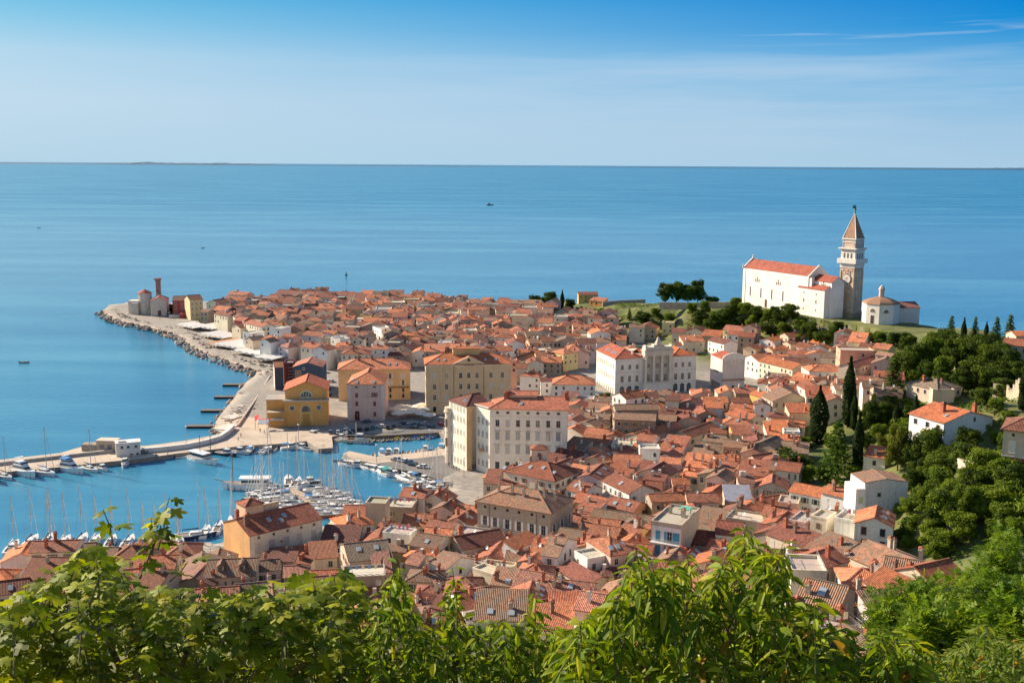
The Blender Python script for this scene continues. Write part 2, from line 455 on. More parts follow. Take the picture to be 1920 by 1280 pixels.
_cp += [(0, 0, 110), (0, 12, 103), (0, 25, 96), (0, 60, 76), (0, 100, 54), (0, 140, 36), (-40, 25, 95), (40, 25, 98), (-90, 30, 92), (90, 30, 100),
        (-100, 90, 46), (100, 90, 70), (60, 90, 62), (-50, 90, 52), (50, 135, 44), (80, 140, 52), (-60, 140, 30), (-110, 140, 26), (150, 60, 96), (160, 150, 74), (160, 220, 58), (190, 300, 50), (230, 400, 46), (-150, 60, 75), (-200, 100, 40), (-180, 180, 10),
        (0, -30, 116), (-100, -30, 110), (100, -30, 118), (200, -20, 118), (-200, -20, 100),
        (60, 600, 2.5), (-60, 700, 3), (-150, 780, 3), (20, 780, 5), (110, 705, 16), (150, 660, 26), (215, 520, 34), (200, 560, 31)]
for a_, b_ in ((-60, 890), (0, 880), (150, 860), (300, 853), (420, 836), (500, 826), (690, 854), (790, 880), (300, 1040), (-60, 1080)):
    p_ = at(a_, b_, 1.0); _cp.append((p_.x, p_.y, 1.0))
_cp += [(-300, 420, 0.5), (-300, 330, 1.0), (-260, 280, 3)]
_cp = np.array(_cp)
GX0, GY0, GS = -420.0, -60.0, 4.0
GNX, GNY = 190, 280
_gx = GX0 + GS * np.arange(GNX); _gy = GY0 + GS * np.arange(GNY)
_XX, _YY = np.meshgrid(_gx, _gy)
_num = np.zeros_like(_XX); _den = np.zeros_like(_XX)
for x_, y_, z_ in _cp:
    w_ = 1.0 / ((_XX - x_) ** 2 + (_YY - y_) ** 2 + 30.0) ** 1.9
    _num += w_ * z_; _den += w_
_Z = _num / _den
for _ in range(2):
    _p = np.pad(_Z, 1, mode='edge')
    _Z = (_p[:-2, 1:-1] + _p[2:, 1:-1] + _p[1:-1, :-2] + _p[1:-1, 2:] + 2 * _p[1:-1, 1:-1]) / 6
# the church terrace is level
def _flat(poly_px, z):
    global _Z
    pts = [at(a, b, z) for a, b in poly_px]
    cx = sum(p.x for p in pts) / len(pts); cy = sum(p.y for p in pts) / len(pts)
    _Z[inside(_XX, _YY, [(p.x, p.y) for p in pts])] = z
def inside(X, Y, poly):
    r = np.zeros(np.shape(X), bool)
    n = len(poly)
    for i in range(n):
        (x0, y0), (x1, y1) = poly[i], poly[(i + 1) % n]
        if y0 == y1: continue
        c = ((y0 > Y) != (y1 > Y)) & (X < (x1 - x0) * (Y - y0) / (y1 - y0) + x0)
        r ^= c
    return r
_flat([(1380,573),(1470,593),(1545,603),(1575,606),(1640,618),(1700,627),(1748,622),(1700,594),(1600,556),(1400,540)], 29.9)
def ground(x, y):
    fx = min(max((x - GX0) / GS, 0), GNX - 1.001); fy = min(max((y - GY0) / GS, 0), GNY - 1.001)
    i, j = int(fx), int(fy); u, v = fx - i, fy - j
    return float(_Z[j, i] * (1 - u) * (1 - v) + _Z[j, i + 1] * u * (1 - v) + _Z[j + 1, i] * (1 - u) * v + _Z[j + 1, i + 1] * u * v)
def hit(px, py, h=0.0):
    """point h metres above the ground seen at this pixel"""
    d = ray(px, py); t = 125.0; prev = None
    while t < 1100:
        p = CAMP + d * t
        e = p.z - (max(ground(p.x, p.y), 0.0) + h)
        if e <= 0:
            if prev is None: return p
            t0, e0 = prev
            return CAMP + d * (t0 + (t - t0) * e0 / (e0 - e))
        prev = (t, e); t += 3.0
    return CAMP + d * t
# ------------------------------------------------------------------ the setting
def P0(lst, z=0.0):
    out = []
    for a, b in lst:
        p = at(a, b, z); out.append((p.x, p.y))
    return out
def ccw(poly):
    s = sum(poly[i][0] * poly[(i + 1) % len(poly)][1] - poly[(i + 1) % len(poly)][0] * poly[i][1] for i in range(len(poly)))
    return poly if s > 0 else poly[::-1]
WEST = P0([(192,586),(212,601),(240,609),(267,615),(305,624),(340,635),(352,648),(370,661),(392,669),(420,679),(460,694),(484,699),(478,710),(462,722),(450,739),(430,764),(415,782),(405,797),(402,812),(420,819)])
MOLE_OUT = P0([(420,819),(350,833),(275,843),(150,846),(112,857),(0,870),(-90,888)])
MOLE_IN = P0([(-90,912),(0,894),(107,884),(200,874),(275,866),(337,857),(400,850),(455,843),(510,840),(547,838),(575,834),(597,849),(624,847),(624,838),(622,826),(645,819),(700,823),(760,819),(820,817),(832,822),
              (832,850),(770,857),(705,864),(655,853),(643,858),(662,869),(737,883),(787,891),(825,909),(838,918),(815,942),(790,962),(700,985),(600,1000),(400,1030),(290,1036),(100,1055),(0,1060),(-100,1072)])
BACKC = [(-420, 290), (-420, -60), (300, -60), (282, 150), (264, 300), (252, 400), (242, 480), (228, 545), (208, 600), (178, 662), (142, 694), (107, 728), (62, 792)]
NORTH = P0([(1045,575),(985,584),(930,578),(850,569),(700,567),(560,567),(420,571),(300,575),(250,573),(205,579)])
LAND = ccw(WEST + MOLE_OUT[1:] + MOLE_IN + BACKC + NORTH)
LANDA = LAND

def make_setting():
    # sea
    S = 60000.0
    mb = MB(['sea_water'])
    xs = [-S, -2000, -500, 500, 2000, S]; ys = [-3000, -200, 400, 1200, 4000, S]
    for i in range(5):
        for j in range(5):
            mb.face([(xs[i], ys[j], 0), (xs[i + 1], ys[j], 0), (xs[i + 1], ys[j + 1], 0), (xs[i], ys[j + 1], 0)], (0, 0, 0))
    tag(mb.build('sea'), kind='structure')
    # sea bed so that the sheet is closed below the land
    # paved low ground of the town, the promenade and the moles, one slab standing out of the water
    mb = MB(['paving', 'stone'])
    pts = LAND
    n = len(pts)
    for i in range(n):
        a, b = pts[i], pts[(i + 1) % n]
        mb.face([(a[0], a[1], -3), (b[0], b[1], -3), (b[0], b[1], 1.7), (a[0], a[1], 1.7)], (0.30, 0.26, 0.22), 1)
    from mathutils.geometry import tessellate_polygon
    for tr in tessellate_polygon([[Vector((p[0], p[1], 0)) for p in pts]]):
        q = [(pts[k][0], pts[k][1], 1.7) for k in tr]
        if (q[1][0] - q[0][0]) * (q[2][1] - q[0][1]) - (q[2][0] - q[0][0]) * (q[1][1] - q[0][1]) < 0: q.reverse()
        mb.face(q, (0.50, 0.41, 0.32), 0)
    tag(mb.build('quay_pavement'), kind='structure')
    # terrain
    ins = inside(_XX, _YY, LAND)
    Z = np.where(ins, np.maximum(_Z, 1.45), -4.0)
    keepy, keepx = Z.shape
    idx = np.arange(keepx * keepy).reshape(keepy, keepx)
    verts = np.stack([_XX.ravel(), _YY.ravel(), Z.ravel()], 1)
    cell_on = ins[:-1, :-1] | ins[1:, :-1] | ins[:-1, 1:] | ins[1:, 1:]
    faces = np.stack([idx[:-1, :-1], idx[:-1, 1:], idx[1:, 1:], idx[1:, :-1]], -1)[cell_on]
    me = bpy.data.meshes.new('terrain')
    me.from_pydata(verts.tolist(), [], faces.tolist())
    me.polygons.foreach_set('use_smooth', [True] * len(me.polygons))
    me.materials.append(MATS['terrain'])
    tag(link('hillside_terrain', me), kind='structure')
    # far coast on the horizon
    rnd = random.Random(3)
    mb = MB(['paint'])
    y0, N = 30000.0, 260
    prof = []
    h = 0.0
    for i in range(N + 1):
        x = -17000 + 34000 * i / N
        u = i / N
        base = 27 + 10 * math.sin(u * 9.1) + 6 * math.sin(u * 31 + 1) + rnd.uniform(-5, 5)
        if 0.16 < u < 0.30: base += 14 + rnd.uniform(0, 26) * (rnd.random() < 0.4)
        if u > 0.86: base += 40 * math.sin((u - 0.86) / 0.14 * 2.6)
        if u < 0.1: base += 8
        prof.append((x, base))
    for (xa, ha), (xb, hb) in zip(prof[:-1], prof[1:]):
        c = (0.055, 0.135, 0.215)  # fading into blue distant air is put into the land's colour
        mb.face([(xa, y0, -1), (xb, y0, -1), (xb, y0 + 300, hb * 0.7), (xa, y0 + 300, ha * 0.7)], c)
        mb.face([(xa, y0 + 300, ha * 0.7), (xb, y0 + 300, hb * 0.7), (xb, y0 + 1500, hb), (xa, y0 + 1500, ha)], c)
        mb.face([(xa, y0 + 1500, ha), (xb, y0 + 1500, hb), (xb, y0 + 4000, -1), (xa, y0 + 4000, -1)], c)
    tag(mb.build('far_coast_land'), kind='structure')
    # jetty in the marina and the near quay jetty
    mb = MB(['paving', 'stone'])
    for pl, z in ((P0([(536,915),(548,912),(594,936),(588,944),(556,962),(543,959),(572,939)], 0.9), 0.9),):
        pl = ccw(pl)
        mb.prism(pl, -2, z, (0.30, 0.25, 0.20), 1, top=(0.42, 0.33, 0.25))
    tag(mb.build('floating_pier'), 'angled concrete pier with yachts moored on both its sides', 'pier')
    mb = MB(['paving', 'stone'])
    pl = ccw(P0([(240,1030),(396,1016),(396,1024),(240,1040)], 1.2))
    mb.prism(pl, -2, 1.2, (0.26, 0.23, 0.20), 1, top=(0.36, 0.32, 0.28))
    tag(mb.build('stone_jetty'), 'low stone jetty between moored boats behind the near left roofs', 'jetty')
    # bathing piers on the west shore
    lab = ['farthest', 'second farthest', 'second nearest', 'nearest']
    for k, (xl, xr, y) in enumerate(((417, 466, 721), (401, 448, 744), (376, 432, 769.5), (349, 415, 799))):
        a, b = at(xl, y, 0.9), at(xr, y, 0.9)
        wd = 3.4
        mb = MB(['paving', 'stone'])
        mb.prism(ccw([(a.x, a.y), (b.x, b.y), (b.x, b.y + wd), (a.x, a.y + wd)]), -2, 0.9, (0.05, 0.045, 0.04), 1, top=(0.16, 0.13, 0.12))
        tag(mb.build('bathing_pier'), 'dark concrete bathing pier on the rocky shore, %s of the four' % lab[k], 'pier', 'bathing piers along the shore')
    # rip-rap boulders
    rnd = random.Random(5)
    mb = MB(['rock'])
    def boulder(x, y, z, r):
        n = 6
        rings = [[], []]
        for lv, (rr, zz) in enumerate(((1.0, -0.15), (0.72, 0.5))):
            for k in range(n):
                a = 6.283 * k / n + rnd.uniform(-.3, .3)
                q = r * rr * rnd.uniform(0.75, 1.2)
                rings[lv].append((x + q * math.cos(a), y + q * math.sin(a), z + r * (zz + rnd.uniform(-.15, .15))))
        t = (x + rnd.uniform(-.2, .2) * r, y + rnd.uniform(-.2, .2) * r, z + r * rnd.uniform(0.6, 0.85))
        c = jit((0.36, 0.29, 0.24), 0.3)
        for k in range(n):
            mb.face([rings[0][k], rings[0][(k + 1) % n], rings[1][(k + 1) % n], rings[1][k]], c)
            mb.face([rings[1][k], rings[1][(k + 1) % n], t], c)
    line = WEST[:13]
    for i in range(len(line) - 1):
        (ax, ay), (bx, by) = line[i], line[i + 1]
        L = math.hypot(bx - ax, by - ay)
        nx, ny = (by - ay) / L, -(bx - ax) / L
        for k in range(int(L / 0.6)):
            u = rnd.random(); d = rnd.uniform(-4.5, 5.5) if rnd.random() < .7 else rnd.uniform(5, 10) * (1 if inside(np.array([ax + nx * 7]), np.array([ay + ny * 7]), LAND)[0] else -1)
            x, y = ax + (bx - ax) * u, ay + (by - ay) * u
            boulder(x + nx * d, y + ny * d, 1.7 if abs(d) > 5.5 else 0.1 + max(0, 1.7 - abs(d - 0.5) * 0.35) * 0.9, rnd.uniform(0.7, 1.7))
    line = WEST[12:20]
    for i in range(len(line) - 1):
        (ax, ay), (bx, by) = line[i], line[i + 1]
        L = math.hypot(bx - ax, by - ay)
        nx, ny = (by - ay) / L, -(bx - ax) / L
        for k in range(int(L / 1.6)):
            u = rnd.random(); d = rnd.uniform(-2.0, 2.0)
            boulder(ax + (bx - ax) * u + nx * d, ay + (by - ay) * u + ny * d, 0.3 + rnd.uniform(0, 0.8), rnd.uniform(0.5, 1.2))
    # second heap line on the promenade
    line = P0([(482,700),(470,722),(455,745),(440,768)], 1.7)
    for i in range(len(line) - 1):
        (ax, ay), (bx, by) = line[i], line[i + 1]
        L = math.hypot(bx - ax, by - ay)
        for k in range(int(L / 1.1)):
            u = rnd.random(); d = rnd.uniform(4, 9)
            boulder(ax + (bx - ax) * u + d, ay + (by - ay) * u, 1.7, rnd.uniform(0.5, 1.1))
    line = P0([(500,700),(478,728),(458,752),(442,778),(432,795)], 1.7)
    for i in range(len(line) - 1):
        (ax, ay), (bx, by) = line[i], line[i + 1]
        for k in range(int(math.hypot(bx - ax, by - ay) / .5)):
            u = rnd.random(); boulder(ax + (bx - ax) * u + rnd.uniform(-3.5, 3.5), ay + (by - ay) * u, 1.7, rnd.uniform(0.4, 1.0))
    mb_o = mb.build('shore_boulders')
    tag(mb_o, kind='stuff')
    tag(mb_o, 'heaped limestone boulders along the shore', 'boulders')
    # white wave wall on the mole
    mb = MB(['plaster'])
    def wallstrip(pxs, z0, h, wd, col, mb):
        p = [at(a, b, z0) for a, b in pxs]
        for i in range(len(p) - 1):
            a, b = p[i], p[i + 1]
            d = (b - a); d.z = 0; d.normalize()
            nx, ny = -d.y * wd, d.x * wd
            mb.prism(ccw([(a.x, a.y), (b.x, b.y), (b.x + nx, b.y + ny), (a.x + nx, a.y + ny)]), z0 - 1.0, z0 + h, col)
    wallstrip([(266,849),(310,845),(350,840),(385,833),(415,824),(430,814),(440,803)], 1.7, 1.7, 1.6, (0.72, 0.70, 0.68), mb)
    tag(mb.build('wave_wall'), 'curved white wave wall along the root of the mole', 'wall')
    mb = MB(['stone'])
    wallstrip([(-90,882),(0,872),(60,865),(112,859),(212,848)], 1.7, 1.1, 1.3, (0.42, 0.38, 0.34), mb)
    tag(mb.build('mole_parapet'), 'low grey parapet wall along the outer end of the mole behind the yachts', 'wall')
    mb = MB(['stone'])
    wallstrip([(447,800),(462,778),(480,752),(497,724),(508,706)], 1.7, .9, .7, (.50, .42, .35), mb)
    tag(mb.build('promenade_wall'), 'low stone wall along the rocky promenade left of the yellow theatre', 'wall')
    # bathing terraces: flat slabs of paler concrete stepping to the water
    labs = ['nearest to the wave wall', 'second from the wave wall', 'third from the wave wall', 'farthest from the wave wall']
    for k, (px, py) in enumerate(((424, 800), (438, 780), (455, 757), (470, 734))):
        p = at(px, py, 1.9); mb = MB(['paving']); mb.box(-3.2, 3.2, -5, 5, -1.5, .32 + .05 * k, (.60, .53, .46)); o = mb.build('bathing_terrace', None, (p.x, p.y, 1.75)); o.rotation_euler.z = -.35
        tag(o, 'pale concrete bathing terrace on the rocky shore, ' + labs[k], 'terrace', 'bathing terraces')

make_setting()
# ------------------------------------------------------------------ houses
WALL = {'white': (.80, .77, .72), 'cream': (.74, .66, .51), 'yellow': (.76, .60, .30), 'ochre': (.62, .40, .13), 'pink': (.66, .47, .40), 'salmon': (.66, .36, .25),
        'beige': (.56, .47, .36), 'stone': (.34, .28, .22), 'grey': (.40, .37, .34), 'peach': (.74, .55, .38), 'green': (.50, .60, .42), 'red': (.36, .065, .06), 'tan': (.60, .42, .20), 'navy': (.055, .085, .14), 'mauve': (.60, .50, .50), 'orange': (.70, .33, .10)}
ROOF = {'orange': (.58, .190, .074), 'rust': (.40, .125, .060), 'maroon': (.24, .072, .046), 'brown': (.27, .145, .088), 'rose': (.40, .165, .112), 'aged': (.38, .185, .11), 'greyed': (.30, .21, .14)}
AGED = ('aged', 'brown', 'greyed')
RECTS = []            # footprints already taken

def roof_faces(kind, W, D, t, ov, H):
    """top faces of a roof over [0,W]x[0,D]; returns (faces, height function)"""
    x0, x1, y0, y1 = -ov, W + ov, -ov, D + ov
    if kind in ('g', 'h', 'hl', 'hr'):
        r = D / 2; zr = H + t * r; ze = H - t * ov
        hl = kind in ('h', 'hl'); hr = kind in ('h', 'hr')
        k = min(r + ov, (W + 2 * ov) / 2 - 0.05) if (hl and hr) else r + ov
        a = (x0 + k if hl else x0, r, zr); b = (x1 - k if hr else x1, r, zr)
        fs = [[(x0, y0, ze), (x1, y0, ze), b, a], [(x1, y1, ze), (x0, y1, ze), a, b]]
        if hl: fs.append([(x0, y1, ze), (x0, y0, ze), a])
        if hr: fs.append([(x1, y0, ze), (x1, y1, ze), b])
        def hf(x, y):
            z = H + t * min(y, D - y)
            if hl: z = min(z, H + t * (x) * (r + ov) / k)
            if hr: z = min(z, H + t * (W - x) * (r + ov) / k)
            return z
        return fs, hf
    if kind in ('G', 'Hy'):
        r = W / 2; zr = H + t * r; ze = H - t * ov
        k = r + ov if kind == 'Hy' else 0
        a = (r, y0 + k, zr); b = (r, y1, zr)
        fs = [[(x0, y1, ze), (x0, y0, ze), a, b], [(x1, y0, ze), (x1, y1, ze), b, a]]
        if k: fs.append([(x0, y0, ze), (x1, y0, ze), a])
        return fs, lambda x, y: min(H + t * min(x, W - x), H + t * y if k else 1e9)
    if kind == 'D':                                     # pyramid
        r = min(W, D) / 2; ze = H - t * ov; c = (W / 2, D / 2, H + t * r)
        q = [(x0, y0, ze), (x1, y0, ze), (x1, y1, ze), (x0, y1, ze)]
        return [[q[i], q[(i + 1) % 4], c] for i in range(4)], lambda x, y: H + t * min(x, y, W - x, D - y)
    if kind == 's':
        return [[(x0, y0, H - t * ov), (x1, y0, H - t * ov), (x1, y1, H + t * (D + ov)), (x0, y1, H + t * (D + ov))]], lambda x, y: H + t * y
    return [], lambda x, y: H

def add_roof(mb, fs, col, th=0.16, caps=True, mi=0, capcol=None):
    def nrm(f):
        a, b, c = Vector(f[0]), Vector(f[1]), Vector(f[2])
        return (b - a).cross(c - a).normalized()
    edges = {}
    for fi, f in enumerate(fs):
        n = nrm(f)
        u = Vector((0, 0, 1)).cross(n)
        u = u.normalized() if u.length > 1e-4 else Vector((1, 0, 0))
        v = n.cross(u)
        top = [(p[0], p[1], p[2] + th) for p in f]
        mb.face(top, jit(col, 0.03), mi, [(Vector(p).dot(u), Vector(p).dot(v)) for p in top])
        mb.face([p for p in reversed(f)], (0.34, 0.25, 0.18), mi)
        for i in range(len(f)):
            a, b = f[i], f[(i + 1) % len(f)]
            key = tuple(sorted((tuple(round(q, 3) for q in a), tuple(round(q, 3) for q in b))))
            edges.setdefault(key, []).append((a, b))
    cc = capcol or tuple(min(1, x * 1.05 + 0.05) for x in col)
    for e in edges.values():
        a, b = e[0]
        if len(e) == 1:
            mb.face([a, b, (b[0], b[1], b[2] + th), (a[0], a[1], a[2] + th)], tuple(x * 0.9 + 0.02 for x in col), mi)
        elif caps and (Vector(a) - Vector(b)).length > 0.3:
            mb.tube([(a[0], a[1], a[2] + th), (b[0], b[1], b[2] + th)], 0.15, cc, mi, 4)

_WIN = {}
def win_mesh(w, h, style, fcol, gcol=(.03, .035, .045)):
    key = (round(w, 2), round(h, 2), style, tuple(round(x, 2) for x in fcol), gcol)
    if key in _WIN: return _WIN[key]
    mb = MB(['paint', 'glass'])
    f, pr = 0.13, 0.05
    arch = style == 'arch'
    if style == 'round':
        n = 12
        for k in range(n):
            a, b = 6.2832 * k / n, 6.2832 * (k + 1) / n
            r0, r1 = w / 2, w / 2 + 0.3
            mb.face([(r0 * math.cos(a), -pr, h / 2 + r0 * math.sin(a)), (r1 * math.cos(a), -pr, h / 2 + r1 * math.sin(a)), (r1 * math.cos(b), -pr, h / 2 + r1 * math.sin(b)), (r0 * math.cos(b), -pr, h / 2 + r0 * math.sin(b))], fcol)
        mb.face([(w / 2 * math.cos(6.2832 * k / n), -0.03, h / 2 + w / 2 * math.sin(6.2832 * k / n)) for k in range(n)], gcol, 1)
    else:
        def outline(g):
            pts = [(-w / 2 - g, -g * (0 if arch else 1)), (w / 2 + g, -g * (0 if arch else 1))]
            if arch:
                for k in range(7):
                    a = math.pi * k / 6
                    pts.append(((w / 2 + g) * math.cos(a), h - w / 2 + (w / 2 + g) * math.sin(a)))
            else:
                pts += [(w / 2 + g, h + g), (-w / 2 - g, h + g)]
            return pts
        o, i_ = outline(f), outline(0)
        n = len(o)
        for k in range(n):
            a, b, c, d = o[k], o[(k + 1) % n], i_[(k + 1) % n], i_[k]
            mb.face([(a[0], -pr, a[1]), (b[0], -pr, b[1]), (c[0], -pr, c[1]), (d[0], -pr, d[1])], fcol)
            mb.face([(a[0], 0, a[1]), (b[0], 0, b[1]), (b[0], -pr, b[1]), (a[0], -pr, a[1])], fcol)
        if style == 'closed':
            for s in (-1, 1):
                xa, xb = (-w / 2, -0.01) if s < 0 else (0.01, w / 2)
                mb.face([(xa, -0.04, 0), (xb, -0.04, 0), (xb, -0.04, h), (xa, -0.04, h)], gcol)
        else:
            mb.face([(p[0], -0.02, p[1]) for p in i_], gcol, 1)
            if style != 'dark':
                mb.box(-0.03, 0.03, -0.04, -0.021, 0.0, h - (w / 2 if arch else 0), fcol)
                if h > 1.2: mb.box(-w / 2, w / 2, -0.04, -0.021, h * 0.62, h * 0.62 + 0.05, fcol)
        mb.box(-w / 2 - 0.18, w / 2 + 0.18, -0.14, 0, -0.2, -0.121, fcol)
    me = mb.mesh('window')
    _WIN[key] = me
    return me
_SHUT = {}
def shutter_mesh(w, h, col):
    key = (round(w, 2), round(h, 2), tuple(round(x, 2) for x in col))
    if key not in _SHUT:
        mb = MB(['paint'])
        mb.box(0, w / 2, -0.09, -0.05, 0, h, col)
        _SHUT[key] = mb.mesh('shutter')
    return _SHUT[key]

def put_windows(root, side, W, D, xs, zs, w, h, style='plain', fcol=(.62, .58, .52), gcol=(.03, .035, .045), shut=None, skip=0.0, rnd=random, shutp=1.0):
    """windows along one side; xs = metres from the left end of that side as seen from outside"""
    for z in zs:
        for x in xs:
            if rnd.random() < skip: continue
            st, gc = style, gcol
            if style == 'mixed': st, gc = rnd.choice([('plain', gcol), ('closed', (.55, .52, .47)), ('plain', gcol)])
            me = win_mesh(w, h, st, fcol, gc)
            if side == 'front': loc, rz = (x, -0.005, z), 0
            elif side == 'right': loc, rz = (W + 0.005, x, z), math.pi / 2
            elif side == 'left': loc, rz = (-0.005, D - x, z), -math.pi / 2
            else: loc, rz = (W - x, D + 0.005, z), math.pi
            o = link('window', me, root, loc, rz)
            if shut is not None and rnd.random() < shutp:
                sm = shutter_mesh(w, h, shut)
                a = link('shutter', sm, o, (w / 2 + 0.14, 0, 0))
                b = link('shutter', sm, o, (-w - 0.14, 0, 0))

_CH = {}
def chimney_mesh(kind, s, h):
    key = (kind, round(s, 1), round(h, 1))
    if key in _CH: return _CH[key]
    mb = MB(['plaster', 'roof_tile'])
    body = {'brick': (.40, .125, .07), 'render': (.52, .44, .35), 'white': (.72, .69, .64), 'dark': (.22, .13, .10)}[kind]
    mb.box(-s / 2, s / 2, -s / 2, s / 2, -1.2, h, body)
    mb.box(-s / 2 - .1, s / 2 + .1, -s / 2 - .1, s / 2 + .1, h, h + .14, tuple(x * .85 for x in body))
    for dx in (-1, 1):
        for dy in (-1, 1):
            mb.box(dx * s * .36 - .07, dx * s * .36 + .07, dy * s * .36 - .07, dy * s * .36 + .07, h + .14, h + .5, body)
    e = s / 2 + .12
    c = (0, 0, h + .5 + s * .45)
    q = [(-e, -e, h + .5), (e, -e, h + .5), (e, e, h + .5), (-e, e, h + .5)]
    for i in range(4): mb.face([q[i], q[(i + 1) % 4], c], (.42, .13, .06), 1)
    mb.face(q[::-1], (.1, .08, .07))
    _CH[key] = mb.mesh('chimney')
    return _CH[key]
def sky_mesh(t):
    key = ('sky', round(t, 2))
    if key in _CH: return _CH[key]
    mb = MB(['metal', 'glass'])
    a = 0.55; b = 0.7
    def P(x, y, e): return (x, y, y * t + e)
    q = [(-a, -b), (a, -b), (a, b), (-a, b)]
    for i in range(4):
        p, r = q[i], q[(i + 1) % 4]
        mb.face([P(p[0], p[1], 0.0), P(r[0], r[1], 0.0), P(r[0], r[1], .28), P(p[0], p[1], .28)], (.45, .44, .42))
    mb.face([P(x, y, .28) for x, y in q], (.5, .5, .5))
    mb.face([P(x * .82, y * .84, .285) for x, y in q], (.30, .36, .42), 1)
    _CH[key] = mb.mesh('skylight')
    return _CH[key]
def dish_mesh():
    if 'dish' in _CH: return _CH['dish']
    mb = MB(['metal'])
    n = 10; ax = Vector((-.45, -.75, .45)).normalized(); u = ax.orthogonal().normalized(); v = ax.cross(u)
    c = Vector((0, 0, 1.2))
    rim = [c + ax * .12 + (u * math.cos(6.283 * k / n) + v * math.sin(6.283 * k / n)) * .48 for k in range(n)]
    for k in range(n):
        mb.face([c, rim[k], rim[(k + 1) % n]], (.66, .65, .63)); mb.face([c, rim[(k + 1) % n], rim[k]], (.5, .5, .5))
    mb.tube([(0, 0, -.4), (0, 0, 1.15)], .04, (.3, .3, .3), 0, 4)
    mb.tube([c, c + ax * .55], .025, (.3, .3, .3), 0, 3)
    _CH['dish'] = mb.mesh('satellite_dish')
    return _CH['dish']
def aerial_mesh():
    if 'aer' in _CH: return _CH['aer']
    mb = MB(['metal'])
    mb.tube([(0, 0, -.5), (0, 0, 2.6)], .035, (.2, .2, .2), 0, 4)
    for z in (2.2, 2.5):
        mb.tube([(-.5, 0, z), (.6, .1, z)], .02, (.25, .25, .25), 0, 3)
        for k in range(5): mb.tube([(-.45 + k * .24, -.25, z), (-.45 + k * .24, .25, z)], .014, (.25, .25, .25), 0, 3)
    _CH['aer'] = mb.mesh('aerial')
    return _CH['aer']

